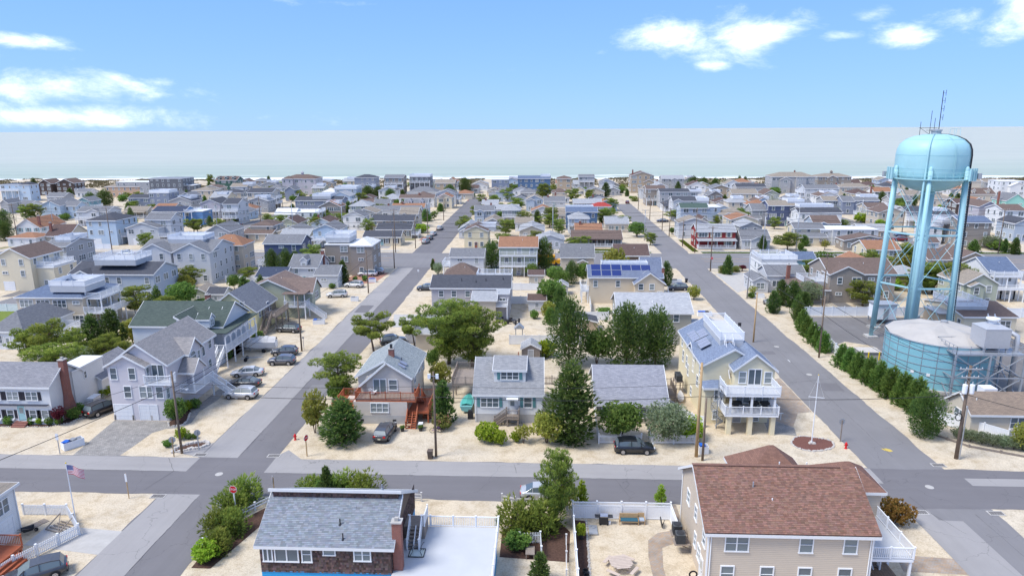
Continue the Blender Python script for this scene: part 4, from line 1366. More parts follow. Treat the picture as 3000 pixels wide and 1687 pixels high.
# ================================================================== VEHICLES AND STREET FURNITURE
_CC = {}
def car_meshes(kind):
 if kind in _CC:
  return _CC[kind]
 # stations along the length: x, floor z, shoulder z, crown z, half width
 if kind == 'sedan':
  L, Wd, Hh = 4.75, .91, 1.42
  body = [(-2.37, .42, .72, .80, .70), (-2.30, .34, .84, .93, .80), (-1.9, .26, .90, .99, .88), (-1.0, .22, .90, .95, .91), (0, .21, .88, .93, .91), (.95, .22, .86, .93, .90), (1.5, .24, .82, .90, .88), (2.0, .26, .74, .82, .84), (2.28, .32, .64, .72, .76), (2.37, .42, .56, .62, .64)]
  cab = [(-1.85, .96, .72, .98), (-1.1, .93, .60, 1.36), (-.55, .92, .57, 1.42), (.1, .91, .57, 1.41), (.55, .91, .60, 1.30), (1.25, .90, .74, .94)]
  wb = (-1.42, 1.38); wr = .33
 elif kind == 'pickup':
  L, Wd, Hh = 5.6, .98, 1.85
  body = [(-2.8, .6, 1.0, 1.02, .92), (-2.7, .5, 1.08, 1.1, .96), (-1.0, .42, 1.10, 1.12, .98), (.2, .4, 1.10, 1.14, .98), (1.2, .4, 1.10, 1.18, .97), (2.2, .42, 1.04, 1.14, .95), (2.65, .45, .95, 1.05, .9), (2.8, .55, .8, .88, .8)]
  cab = [(-.75, 1.1, .86, 1.12), (-.6, 1.1, .70, 1.80), (.2, 1.1, .68, 1.86), (.85, 1.1, .70, 1.78), (1.5, 1.1, .84, 1.16)]
  wb = (-1.75, 1.75); wr = .39
 else:   # suv / hatch
  k = {'suv': 1.0, 'bigsuv': 1.08, 'hatch': .93}[kind]
  L, Wd, Hh = 4.6 * k, .93, 1.68
  body = [(-2.30, .50, .90, .98, .74), (-2.24, .40, 1.00, 1.06, .84), (-1.9, .30, 1.03, 1.08, .90), (-1.0, .26, 1.02, 1.06, .93), (0, .25, 1.0, 1.04, .93), (.9, .25, .99, 1.06, .92), (1.5, .27, .96, 1.06, .90), (1.98, .29, .88, .98, .87), (2.22, .34, .76, .84, .79), (2.30, .44, .62, .68, .66)]
  body = [(a * k, *r_) for a, *r_ in body]
  hk = 1.06 if kind == 'bigsuv' else .95 if kind == 'hatch' else 1.0
  cab = [(-2.12, 1.04, .78, 1.10), (-1.86, 1.03, .66, 1.54 * hk), (-1.2, 1.02, .63, 1.64 * hk), (-.4, 1.01, .62, 1.67 * hk), (.25, 1.0, .63, 1.62 * hk), (.62, 1.0, .66, 1.46 * hk), (1.2, 1.0, .78, 1.05)]
  cab = [(a * k, *r_) for a, *r_ in cab]
  wb = (-1.38 * k, 1.36 * k); wr = .36
 m = MB()
 sec = lambda z0, zs, zc, w: [(0, z0), (.86 * w, z0), (.97 * w, z0 + .12), (w, z0 + (zs - z0) * .55), (.985 * w, zs - .05), (.90 * w, zs + (zc - zs) * .35), (.5 * w, zc - .01), (0, zc)]
 rows = []
 for x, z0, zs, zc, w in body:
  half = sec(z0, zs, zc, w)
  ring = [(x, y, z) for y, z in half] + [(x, -y, z) for y, z in reversed(half[1:-1])]
  rows.append(ring)
 n = len(rows[0])
 for ring in rows:
  m.v += ring
 for i in range(len(rows) - 1):
  for k in range(n):
   m.f.append((i * n + k, (i + 1) * n + k, (i + 1) * n + (k + 1) % n, i * n + (k + 1) % n))
 m.f.append(tuple(range(n)))
 m.f.append(tuple((len(rows) - 1) * n + k for k in range(n))[::-1])
 out = {'body': m.mesh('body', 'car_paint', True)}
 # glasshouse
 gm, rm = MB(), MB()
 top, bot = [], []
 for x, wb_, wt, z in cab:
  zb = min(z, next((b[3] for b in body if b[0] >= x), 1.0)) - .05
  bot.append((x, .86 * Wd if wt < .75 else wt, zb))
  top.append((x, wt, z))
 for i in range(len(cab) - 1):
  for s_ in (1, -1):
   q = [(bot[i][0], s_ * bot[i][1], bot[i][2]), (bot[i + 1][0], s_ * bot[i + 1][1], bot[i + 1][2]), (top[i + 1][0], s_ * top[i + 1][1], top[i + 1][2] - .03), (top[i][0], s_ * top[i][1], top[i][2] - .03)]
   gm.poly(*(q if s_ < 0 else q[::-1]))
  q = [(top[i][0], -top[i][1], top[i][2] - .03), (top[i + 1][0], -top[i + 1][1], top[i + 1][2] - .03), (top[i + 1][0], top[i + 1][1], top[i + 1][2] - .03), (top[i][0], top[i][1], top[i][2] - .03)]
  steep = abs(top[i + 1][2] - top[i][2]) / (top[i + 1][0] - top[i][0]) > .42
  if steep:
   gm.poly(*q)
  else:
   rm.poly(*[(x, y * 1.02, z + .035) for x, y, z in q])
   for s_ in (0, 1):
    a, b = (q[0], q[1]) if s_ == 0 else (q[2], q[3])
    rm.poly((a[0], a[1] * 1.02, a[2] - .05), (b[0], b[1] * 1.02, b[2] - .05), (b[0], b[1] * 1.02, b[2] + .035), (a[0], a[1] * 1.02, a[2] + .035))
 # pillars in body colour
 for x, wb_, wt, z in cab[1:-1]:
  i = [c[0] for c in cab].index(x)
  if i in (1, len(cab) // 2, len(cab) - 2):
   for s_ in (1, -1):
    rm.bar((bot[i][0] + (.15 if i == len(cab) - 2 else 0), s_ * bot[i][1] * 1.01, bot[i][2]), (x, s_ * wt * 1.015, z), .07, .05)
 for s_ in (1, -1):
  rm.bar((bot[-1][0], s_ * bot[-1][1], bot[-1][2]), (cab[-2][0], s_ * cab[-2][2] * 1.01, cab[-2][3]), .07, .05)
 out['glass'] = gm.mesh('windscreen', 'window_glass')
 out['roof'] = rm.mesh('roof', 'car_paint')
 w_ = MB()
 w_.lathe([(wr * .62, -.10), (wr * .95, -.11), (wr, -.07), (wr, .07), (wr * .95, .11), (wr * .62, .10)], 20)
 ty = w_.mesh('tyre', 'rubber', True)
 ri = MB().lathe([(0, .10), (wr * .16, .105), (wr * .2, .07), (wr * .6, .085), (wr * .64, .10)], 20)
 for k in range(5):
  a = 2 * PI * k / 5
  ri.bar((math.cos(a) * wr * .12, math.sin(a) * wr * .12, .095), (math.cos(a) * wr * .6, math.sin(a) * wr * .6, .1), .07, .03)
 out['tyre'], out['rim'] = ty, ri.mesh('rim', 'alloy')
 ar = MB().lathe([(wr * 1.04, 0), (wr * 1.2, .0), (wr * 1.2, .02), (wr * 1.04, .02)], 20, (0, 0), 0, PI)
 ar.f = ar.f
 out['arch'] = ar.mesh('wheel_arch', 'black_plastic')
 xr, xf = body[0][0], body[-1][0]
 zl = body[1][2]
 tl = MB().box(xr - .02, xr + .16, -.15, .15, -.10, .10)
 out['tail'] = tl.mesh('tail_light', 'lamp_red')
 out['head'] = MB().box(-.14, .06, -.16, .16, -.06, .06).mesh('headlight', 'lamp_clear')
 out['plate'] = MB().box(xr - .045, xr - .01, -.17, .17, .0, .13).mesh('number_plate', 'plate_cream')
 out['bumper'] = MB().box(xr - .03, xr + .12, -.72, .72, .30, .42).mesh('bumper', 'black_plastic')
 out['bumper2'] = MB().box(xf - .14, xf + .02, -.60, .60, .30, .42).mesh('bumper', 'black_plastic')
 out['dims'] = (wb, wr, Wd, xr, xf, zl, body)
 _CC[kind] = out
 return out
def car(kind, color, label, x, y, heading, z=0.0, roofcol=None, rack=False):
 """heading: degrees of the nose from +x"""
 M = car_meshes(kind)
 wb, wr, Wd, xr, xf, zl, body = M['dims']
 c = thing({'sedan': 'sedan', 'pickup': 'pickup_truck'}.get(kind, 'parked_car'), label, {'pickup': 'pickup'}.get(kind, 'car'), (x, y, z), R(heading), None)
 obj('body', M['body'], c, color)
 obj('windscreen', M['glass'], c)
 obj('roof', M['roof'], c, roofcol or color)
 for wx in wb:
  for s_ in (1, -1):
   w_ = obj('wheel', M['tyre'], c, None, (wx, s_ * (Wd - .09), wr))
   w_.rotation_euler = (-s_ * PI / 2, 0, 0)
   obj('rim', M['rim'], w_)
   a = obj('wheel_arch', M['arch'], c, None, (wx, s_ * (Wd - .005), wr))
   a.rotation_euler = (PI / 2 if s_ < 0 else -PI / 2, 0 if s_ < 0 else 0, 0)
   if s_ > 0:
    a.scale = (1, -1, 1)
 for s_ in (1, -1):
  obj('tail_light', M['tail'], c, None, (0, s_ * .62, zl - .10))
  obj('headlight', M['head'], c, None, (xf - .03, s_ * .52, body[-2][2]))
  MB().box(.62, .80, s_ * (Wd + .02) - .09, s_ * (Wd + .02) + .09, 1.0, 1.14).build('wing_mirror', 'car_paint', c, color)
 obj('bumper', M['bumper'], c)
 obj('bumper', M['bumper2'], c)
 obj('number_plate', M['plate'], c, None, (0, 0, .55))
 if rack:
  m = MB()
  for s_ in (1, -1):
   m.bar((-1.5, s_ * .58, 1.74), (.2, s_ * .58, 1.73), .05)
  m.build('roof_rail', 'dark_metal', c)
 return c
def pole(label, x, y, h, mat='pole_wood', arms=1, trans=0, lean=(0, 0), lamp=False, r=.15, rz=0.0, white=False):
 o = thing('utility_pole', label, 'utility pole', (x, y, 0), rz)
 top = (lean[0], lean[1], h)
 MB().tube([(0, 0, -.1), (lean[0] * .5, lean[1] * .5, h * .5), top], [r, r * .85, r * .68], 9).build('shaft', mat, o, smooth=True)
 for k in range(arms):
  z = h - .35 - k * .95
  w = 1.25 if k == 0 else .95
  a = MB().box(-w, w, -.14 - .12, -.14, z - .06, z + .06).bar((-.5, -.2, z), (0, -.14, z - .6), .04).bar((.5, -.2, z), (0, -.14, z - .6), .04).build('crossarm', 'old_wood' if not white else 'sign_grey', o)
  for q in (-1, -.45, .45, 1):
   MB().lathe([(0, z + .22), (.05, z + .2), (.06, z + .1), (.03, z + .06)], 8, (q * w * .92, -.2)).build('insulator', 'lamp_clear', a)
 for k in range(trans):
  sx = (-1) ** k * .38
  t_ = MB().lathe([(0, h - 3.2), (.24, h - 3.2), (.26, h - 3.1), (.26, h - 2.2), (.2, h - 2.12), (0, h - 2.1)], 14, (sx, -.2)).build('transformer', 'white_vinyl' if white else 'sign_grey', o, smooth=False)
  MB().tube([(sx, -.2, h - 2.1), (sx, -.2, h - 1.8)], .04, 6).build('bushing', 'lamp_clear', t_)
 if lamp:
  a = MB().tube([(0, 0, h - 2.4), (.9, -.2, h - 2.0), (1.7, -.35, h - 2.0)], .035, 6).build('lamp_arm', 'galvanised', o)
  MB().lathe([(.0, h - 1.93), (.16, h - 1.97), (.2, h - 2.08), (0, h - 2.15)], 12, (1.8, -.37)).build('lamp_head', 'sign_grey', a)
 return o
def wire(label, a, b, sag=.6, r=.018, mat='wire_black'):
 r *= 1.5
 pts = []
 a, b = Vector(a), Vector(b)
 for i in range(13):
  t_ = i / 12
  p = a.lerp(b, t_)
  pts.append((p.x, p.y, p.z - sag * 4 * t_ * (1 - t_)))
 o = MB().tube(pts, r, 4, False).build('overhead_wire', mat, None)
 return tag(o, label, 'wire', 'overhead wires')
def text_mesh(body, size, mat, name='lettering', depth=.004):
 cu = bpy.data.curves.new('t', 'FONT')
 cu.body = body
 cu.size = size
 cu.align_x = 'CENTER'
 cu.align_y = 'CENTER'
 cu.extrude = depth
 tmp = bpy.data.objects.new('t', cu)
 COL.objects.link(tmp)
 dg = bpy.context.evaluated_depsgraph_get()
 me = bpy.data.meshes.new_from_object(tmp.evaluated_get(dg))
 bpy.data.objects.remove(tmp)
 me.name = name
 me.materials.clear()
 me.materials.append(MATS[mat])
 return me
STOP_TXT = text_mesh('STOP', .30, 'white_trim')
def stop_sign(label, x, y, face, h=2.5, post='pole_new', back=False, size=.40):
 """face: direction the red side looks, degrees from +x"""
 o = thing('stop_sign', label, 'stop sign', (x, y, 0), R(face + 90))
 MB().box(-.05, .05, -.02, .08, 0, h + .2).build('post', post, o)
 def oc(rr, y0, y1, m):
  mb = MB()
  n = 8
  P = [(math.cos(PI / 8 + i * PI / 4) * rr, math.sin(PI / 8 + i * PI / 4) * rr) for i in range(n)]
  o_ = len(mb.v)
  mb.v += [(px, y0, h + pz) for px, pz in P] + [(px, y1, h + pz) for px, pz in P]
  mb.f.append(tuple(range(n)))
  mb.f.append(tuple(range(n, 2 * n))[::-1])
  for i in range(n):
   mb.f.append((i, n + i, n + (i + 1) % n, (i + 1) % n))
  return mb
 pl = oc(size, -.035, -.022, None).build('sign_plate', 'sign_grey', o)
 oc(size * .985, -.041, -.036, None).build('white_border', 'white_trim', pl)
 oc(size * .91, -.046, -.0415, None).build('red_face', 'red_paint', pl)
 t_ = obj('lettering', STOP_TXT, pl, None, (0, -.052, h - .0))
 t_.rotation_euler = (PI / 2, 0, 0)
 t_.scale = (size / .42,) * 3
 return o
def hydrant(label, x, y):
 o = thing('fire_hydrant', label, 'hydrant', (x, y, 0))
 MB().lathe([(.17, 0), (.17, .06), (.12, .08), (.115, .55), (.15, .58), (.15, .63), (.12, .68), (.07, .78), (.03, .82), (0, .83)], 14).build('barrel', 'red_paint', o, smooth=False)
 for a in (0, PI / 2, PI):
  d = (math.cos(a), math.sin(a))
  MB().tube([(d[0] * .1, d[1] * .1, .45), (d[0] * .22, d[1] * .22, .45)], .065, 8).build('nozzle', 'red_paint', o)
 return o
def bin_enclosure(label, x, y, rz=0.0, lids=('blue',), L=2.2, D=1.0):
 """low white corral with wheelie bins in it"""
 o = thing('bin_enclosure', label, 'bin corral', (x, y, 0), rz)
 for nm, b in (('panel', (-L / 2, L / 2, -D / 2, -D / 2 + .04)), ('panel', (-L / 2, L / 2, D / 2 - .04, D / 2)), ('panel', (-L / 2, -L / 2 + .04, -D / 2 + .05, D / 2 - .05)), ('panel', (L / 2 - .04, L / 2, -D / 2 + .05, D / 2 - .05))):
  MB().box(*b, 0, .9).build(nm, 'white_vinyl', o)
 for i, c in enumerate(lids):
  bx_ = -L / 2 + .45 + i * .7
  wheelie(f'{c} bin, {["left", "second", "third"][i]} in the {label.replace("white bin corral", "corral").replace("white bin box", "box")}', c, *(Matrix.Rotation(rz, 3, 'Z') @ Vector((bx_, 0, 0)) + Vector((x, y, 0)))[:2])
 return o
BINC = dict(blue=(.02, .12, .5), black=(.03, .03, .035), green=(.05, .16, .08), yellow=(.7, .5, .04), brown=(.12, .09, .07), grey=(.25, .26, .28))
def wheelie(label, c, x, y, rz=0.0):
 o = thing('wheeled_bin', label, 'bin', (x, y, 0), rz)
 m = MB()
 m.add([(-.24, -.26, .05), (.24, -.26, .05), (.24, .26, .05), (-.24, .26, .05), (-.30, -.34, .95), (.30, -.34, .95), (.30, .34, .95), (-.30, .34, .95)],
   [(3, 2, 1, 0), (0, 1, 5, 4), (1, 2, 6, 5), (2, 3, 7, 6), (3, 0, 4, 7)])
 m.build('bin_body', 'paint', o, BINC[c])
 MB().box(-.32, .32, -.36, .38, .95, 1.02).build('lid', 'paint', o, BINC[c])
 for s_ in (-1, 1):
  w_ = MB().tube([(s_ * .24, .3, .1), (s_ * .3, .3, .1)], .1, 10).build('wheel', 'rubber', o)
 return o
def fence(label, pts, h=1.8, style='panel', mat='white_vinyl', step=2.4, name='fence', z=0.0, pgap=.14):
 """run of posts and panels; every panel its own part"""
 o = thing(name, label, 'fence', (pts[0][0], pts[0][1], z))
 ox, oy = pts[0]
 for a, b in zip(pts[:-1], pts[1:]):
  a, b = Vector((a[0] - ox, a[1] - oy, 0)), Vector((b[0] - ox, b[1] - oy, 0))
  L = (b - a).length
  n = max(1, int(round(L / step)))
  d = (b - a) / L
  for i in range(0 if a.length < .01 else 1, n + 1):
   p = a + d * (L * i / n)
   q = MB().box(p.x - .065, p.x + .065, p.y - .065, p.y + .065, 0, h + .08)
   q.box(p.x - .09, p.x + .09, p.y - .09, p.y + .09, h + .08, h + .14)
   q.build('post', mat, o)
  for i in range(n):
   p, q = a + d * (L * i / n + .07), a + d * (L * (i + 1) / n - .07)
   m = MB()
   up = Vector((0, 0, 1))
   if style == 'panel':
    k = max(1, int((q - p).length / .16))
    for j in range(k):
     s0, s1 = p.lerp(q, j / k), p.lerp(q, (j + .94) / k)
     m.bar(s0 + up * (h * .5 + .03), s1 + up * (h * .5 + .03), .03, h - .22)
    m.bar(p + up * .12, q + up * .12, .06, .12).bar(p + up * (h - .06), q + up * (h - .06), .06, .12)
    m.build('panel', mat, o)
   elif style == 'lattice':
    k = max(1, int((q - p).length / .16))
    for j in range(k):
     s0, s1 = p.lerp(q, j / k), p.lerp(q, (j + .94) / k)
     m.bar(s0 + up * ((h - .4) * .5 + .03), s1 + up * ((h - .4) * .5 + .03), .03, h - .6)
    for zz in (.12, h - .38, h - .03):
     m.bar(p + up * zz, q + up * zz, .06, .1)
    pa = m.build('panel', mat, o)
    la = MB()
    k = int((q - p).length / .13)
    for j in range(k):
     s0, s1 = p.lerp(q, j / k), p.lerp(q, min(1, (j + 2) / k))
     la.bar(s0 + up * (h - .34), s1 + up * (h - .06), .012, .035)
     la.bar(s0 + up * (h - .06), s1 + up * (h - .34), .012, .035)
    lo = la.build('lattice', mat, pa)
    lo['kind'] = 'stuff'
   elif style == 'rail':
    for zz in (h * .45, h * .85):
     MB().bar(p + up * zz, q + up * zz, .05, .13).build('rail', mat, o)
   else:   # pickets
    for zz in (h * .2, h * .75):
     m.bar(p + up * zz, q + up * zz, .05, .08)
    rr = m.build('rail', mat, o)
    pk = MB()
    k = max(2, int((q - p).length / pgap))
    for j in range(k):
     s0 = p.lerp(q, (j + .5) / k)
     hh = h - (.12 * math.sin(PI * (j + .5) / k) if style == 'scallop' else 0)
     pk.box(s0.x - .035, s0.x + .035, s0.y - .035, s0.y + .035, .06, hh)
    po = pk.build('pickets', mat, rr)
    po['kind'] = 'stuff'
 return o
# ================================================================== NEAR HOUSES
# --- shake-clad house at the foot of the picture, with its white deck over a blue lower storey
SKYB = (.035, .33, .62)
h = House('brown cedar-shake house with pale grey shingle roof and bright blue lower storey', -22.0, 45.4, (.13, .09, .075), (.29, .31, .33))
h.block(0, 10.4, 0, 9.6, 0, 2.9, 'none', wall=SKYB)
h.block(0, 10.4, 0, 3.4, 2.9, 5.45, 'sn', 1.95, over=.32)
r1 = h.last_roof
h.block(0, 10.4, 3.42, 9.6, 2.9, 4.6, 'ss', 3.45, over=.3)
SH = (.225, .245, .27)
shingles(r1, (-.3, -.3, 5.38), (10.7, -.3, 5.38), (10.7, 3.35, 7.48), (-.3, 3.35, 7.48), SH, .15, .27, 3, tones=(.80, 1.2))
SK = (.115, .078, .068)
wl = MB().box(.03, 10.37, -.03, -.012, 2.95, 3.0).build('wall_band', 'paint', h.o, SKYB)
shingles(h.o, (0, -.005, 2.92), (10.4, -.005, 2.92), (10.4, -.005, 5.3), (0, -.005, 5.3), SK, .19, .17, 4, 'wall_shakes', .006, (.55, 1.5), .03, tint=.14)
shingles(h.o, (0, 3.40, 7.42), (10.4, 3.40, 7.42), (10.4, 3.40, 8.02), (0, 3.40, 8.02), SK, .19, .17, 5, 'wall_shakes', .006, (.55, 1.5), .03, tint=.14)
shingles(h.o, (10.405, .0, 2.92), (10.405, 9.6, 2.92), (10.405, 9.6, 5.3), (10.405, 0, 5.3), SK, .19, .17, 6, 'wall_shakes', .006, (.55, 1.5), .03, tint=.14)
h.blocks[1] = (0, 10.4, -.04, 3.4, 2.9, 5.4)
h.win(1, 'f', .65, 3.95, .62, 1.25, 'slider'); h.win(1, 'f', 2.15, 3.95, 1.75, 1.25, 'slider'); h.win(1, 'f', 3.75, 3.95, .65, 1.25, 'hung')
h.win(1, 'f', 5.55, 4.6, .85, .55, 'door'); h.win(1, 'f', 8.15, 4.15, 1.2, 1.0, 'pair')
h.win(0, 'f', 2.4, 1.2, .7, 1.0); h.win(0, 'f', 5.1, 1.2, .7, 1.0); h.win(0, 'f', 8.0, 1.0, 1.3, 1.1, 'pair')
h.chimney(10.82, .65, 0, 7.15, .72, .62)
for x in (3.1, 6.9):
 MB().box(x - .18, x + .18, 2.55, 2.9, 6.85, 7.15).build('roof_vent', 'galvanised', h.o)
h.vent(6.1, 1.35, 6.35, .5, 'dark_metal'); h.vent(6.6, .3, 5.75, .5, 'dark_metal'); h.vent(8.9, 4.1, 7.95, .4, 'galvanised')
h.block(10.45, 18.2, -4.5, 6.3, 0, 2.78, 'none', wall=SKYB)
d = h.deck(10.42, 18.35, -4.5, 6.45, 3.02, 'br', posts=False)
h.stairs(11.5, 4.6, 'f', 4.25, 1.0, z0=3.02, tread='old_wood')
MB().box(10.45, 12.2, 4.6, 6.2, 3.02, 4.2).build('landing', 'old_wood', h.o)
h.rail((12.2, 4.6, 4.2), (12.2, 6.2, 4.2))
pt = thing('patio_table', 'upturned glass patio table with thin black legs on the white deck', 'table', (-10.1, 48.0, 3.02))
m = MB()
for a, b in (((-.62, -.55), (.62, -.55)), ((.62, -.55), (.62, .55)), ((.62, .55), (-.62, .55)), ((-.62, .55), (-.62, -.55))):
 m.bar((*a, .06), (*b, .06), .06, .05)
m.build('frame', 'dark_metal', pt)
plain('table_glass', (.45, .52, .50), .1, 0, .03, 1, .6)
MB().box(-.58, .58, -.52, .52, .04, .055).build('glass_top', 'table_glass', pt)
for sx in (-1, 1):
 for sy in (-1, 1):
  MB().tube([(sx * .5, sy * .45, .06), (sx * .3, sy * .2, .3), (sx * .35, sy * .3, .55), (sx * .52, sy * .5, .74)], .025, 6).build('leg', 'dark_metal', pt)
# --- tan house with the brown shingle roof, lower right
BR = (.23, .13, .098)
h = House('tan house with a long brown shingle roof and white side deck', 13.4, 48.1, (.57, .48, .375), BR)
h.block(0, 13.0, 0, 10.0, 0, 5.65, 'gx', 2.95, over=.38)
r1 = h.last_roof
shingles(r1, (-.36, -.37, 5.645), (13.36, -.37, 5.645), (13.36, 4.97, 8.68), (-.36, 4.97, 8.68), BR, .15, .27, 8, tones=(.74, 1.22), tint=.08)
MB().bar((-.38, 5.0, 8.72), (12.0, 5.0, 8.72), .34, .06).build('ridge_cap', 'roofing', r1, BR)
h.block(12.3, 16.9, 7.0, 11.2, 0, 5.5, 'hip', 1.5)
h.block(4.9, 10.9, 7.0, 12.6, 0, 5.6, 'hip', 2.55)
h.trim_corners(0)
for u, w, k in ((2.3, 1.75, 'pair'), (7.75, .95, 'hung'), (11.2, .95, 'hung')):
 h.win(0, 'f', u, 3.85, w, 1.35, k)
for u, w, k in ((1.7, .95, 'hung'), (4.85, .95, 'hung'), (7.85, .95, 'hung'), (11.0, .95, 'hung')):
 h.win(0, 'f', u, 1.1, w, 1.3, k)
for u, z, w in ((9.0, 3.6, .8), (6.2, 1.6, .6), (7.6, 1.3, .9), (5.9, 4.0, .7), (3.0, 3.8, .9)):
 h.win(0, 'l', u, z, w, 1.2)
h.door(0, 'l', 8.6, .1, 'white')
h.win(1, 'f', 2.6, 3.6, .9, 1.3); h.win(1, 'r', 2.0, 3.6, .9, 1.3)
h.vent(4.3, 3.2, 7.55, .6, 'galvanised'); h.vent(5.6, 2.2, 6.95, .3); h.vent(7.2, 5.6, 8.4, .35); h.vent(9.6, 5.8, 8.3, .35)
MB().tube([(-.06, 9.6, 5.3), (-.06, 9.6, .1)], .05, 6).tube([(.25, -.06, 5.3), (.25, -.06, .1)], .05, 6).tube([(12.75, -.06, 5.3), (12.75, -.06, .1)], .05, 6).build('downpipe', 'white_trim', h.o)
h.deck(13.02, 16.7, .8, 7.3, 2.85, 'fr')
h.stairs(15.0, 6.6, 'f', 2.6, 1.0, 'white_vinyl', 'old_wood')
plain('deck_brown', (.24, .17, .12), .8, 0, .2, 2)
m = MB()
for k in range(14):
 m.box(13.05 + k * .25, 13.28 + k * .25, -1.5, 6.8, .02, .12)
m.build('lower_boards', 'deck_brown', h.o)
for y in (5.2, 6.6):
 fr = MB().box(-1.55, -.15, y - .5, y + .5, .98, 1.04).bar((-.05, y, .3), (-1.4, y, .98), .07).build('bracket', 'old_wood', h.o)
 ac_unit(-1.0, y, 1.02, h.o)
m = MB()
for k in range(4):
 m.tube([(-.62 + math.cos(a * .4) * (.35 - .03 * k), .6, .55 + math.sin(a * .4) * (.35 - .03 * k)) for a in range(17)], .03, 5, False)
ho = m.build('garden_hose', 'rubber', None, loc=(13.4, 48.9, 0)); tag(ho, 'coiled dark hose hanging beside the tan house wall', 'hose')
fence('white vinyl fence with lattice top around the tan house gravel yard', [(3.1, 45.5), (3.1, 58.3), (12.5, 58.35), (12.55, 54.9)], 1.8, 'lattice')
# yard furniture
gr = thing('gas_grill', 'black gas grill with silver lid against the lattice fence', 'grill', (6.05, 57.5, 0))
MB().box(-.42, .42, -.26, .26, .12, .72).build('cart', 'black_plastic', gr)
MB().box(-.4, .4, -.28, .28, .72, .86).box(-.85, -.42, -.24, .24, .8, .86).box(.42, .85, -.24, .24, .8, .86).build('shelf', 'dark_metal', gr)
MB().lathe([(.0, -.36), (.26, -.36), (.26, .36), (0, .36)], 12, (0, 0), 0, PI).build('lid', 'alloy', gr, loc=(0, 0, .86)).rotation_euler = (PI / 2, 0, PI / 2)
MB().lathe([(0, 0), (.14, .02), (.15, .3), (.08, .36), (0, .37)], 12, (.55, -.05)).build('gas_bottle', 'white_vinyl', gr)
for sx in (-.35, .35):
 MB().tube([(sx, -.3, .08), (sx, -.22, .08)], .08, 8).build('wheel', 'rubber', gr)
def outdoor_seat(name, label, x, y, w, cush):
 o = thing(name, label, 'bench' if w > 1 else 'chair', (x, y, 0))
 plainc = 'pole_new'
 MB().box(-w / 2, w / 2, -.3, .28, .34, .40).build('seat', plainc, o)
 MB().box(-w / 2, w / 2, .24, .30, .40, .95).build('backrest', plainc, o)
 MB().box(-w / 2 + .04, w / 2 - .04, -.29, .22, .40, .50).build('cushion', 'paint', o, cush)
 for sx in (-1, 1):
  MB().box(sx * w / 2 - .04, sx * w / 2 + .04, -.3, .28, .56, .61).build('armrest', plainc, o)
  for y_ in (-.27, .25):
   MB().box(sx * w / 2 - .035, sx * w / 2 + .035, y_ - .03, y_ + .03, 0, .56).build('leg', plainc, o)
outdoor_seat('garden_bench', 'brown wicker garden sofa with a teal cushion by the lattice fence', 8.45, 57.6, 1.75, (.03, .11, .16))
outdoor_seat('garden_chair', 'small brown wicker armchair with a pale blue cushion by the fence', 9.65, 57.7, .6, (.35, .42, .50))
o = thing('leaning_table', 'dark folded round table leaning beside the lattice fence', 'table', (11.45, 57.2, 0))
MB().lathe([(0, -.03), (.5, -.03), (.5, .03), (0, .03)], 20).build('table_top', 'black_plastic', o, loc=(0, 0, .5)).rotation_euler = (0, R(82), 0)
MB().bar((.12, 0, .1), (.3, 0, .7), .05).build('leg', 'dark_metal', o)
o = thing('picnic_table', 'octagonal pale wood picnic table with four benches on gravel', 'picnic table', (6.9, 50.7, 0), R(10))
m = MB()
for k in range(9):
 y = -.8 + k * .2
 wx = .95 if abs(y) < .45 else .95 - (abs(y) - .45) * 1.0
 m.box(-wx, wx, y - .085, y + .085, .72, .76)
plain('pale_deal', (.55, .45, .37), .8, 0, .12, 3)
m.build('table_top', 'pale_deal', o)
for k in range(4):
 a = PI / 4 + k * PI / 2
 c_, s_ = math.cos(a), math.sin(a)
 b = MB().bar((c_ * 1.3 - s_ * .6, s_ * 1.3 + c_ * .6, .45), (c_ * 1.3 + s_ * .6, s_ * 1.3 - c_ * .6, .45), .3, .04).build('bench', 'pale_deal', o)
 MB().bar((0, 0, .3), (c_ * 1.35, s_ * 1.35, .38), .06, .09).build('brace', 'pale_deal', b)
 MB().bar((c_ * 1.4, s_ * 1.4, .43), (c_ * .6, s_ * .6, .0), .06, .09).build('leg', 'pale_deal', o)
o = thing('plant_pot', 'black pot with a leafy plant beside the mulch bed', 'potted plant', (3.75, 55.0, 0))
MB().lathe([(0, 0), (.2, 0), (.27, .5), (.24, .5), (0, .42)], 14).build('pot', 'black_plastic', o)
obj('foliage', proto('lime0')[1], o, None, (0, 0, .35)).scale = (.42, .42, .7)
o = thing('empty_pot', 'black empty plant pots standing in the mulch bed', 'plant pot', (3.85, 50.0, 0))
for k, (x, y) in enumerate(((0, 0), (.05, -.6))):
 MB().lathe([(0, .04), (.2, .0), (.26, .38), (.22, .38), (.2, .1), (0, .1)], 14, (x, y)).build('pot', 'black_plastic', o)
m = MB().box(-.4, .4, -.75, .75, .05, .14).box(-.4, .4, -.75, -.5, .14, .2).lathe([(.26, .14), (.26, .2), (.2, .2), (.2, .15)], 12, (0, .4))
tag(m.build('utility_cover', 'sign_grey', None, loc=(4.95, 56.3, 0)), 'grey plastic basin lying on the gravel near the grill', 'basin')
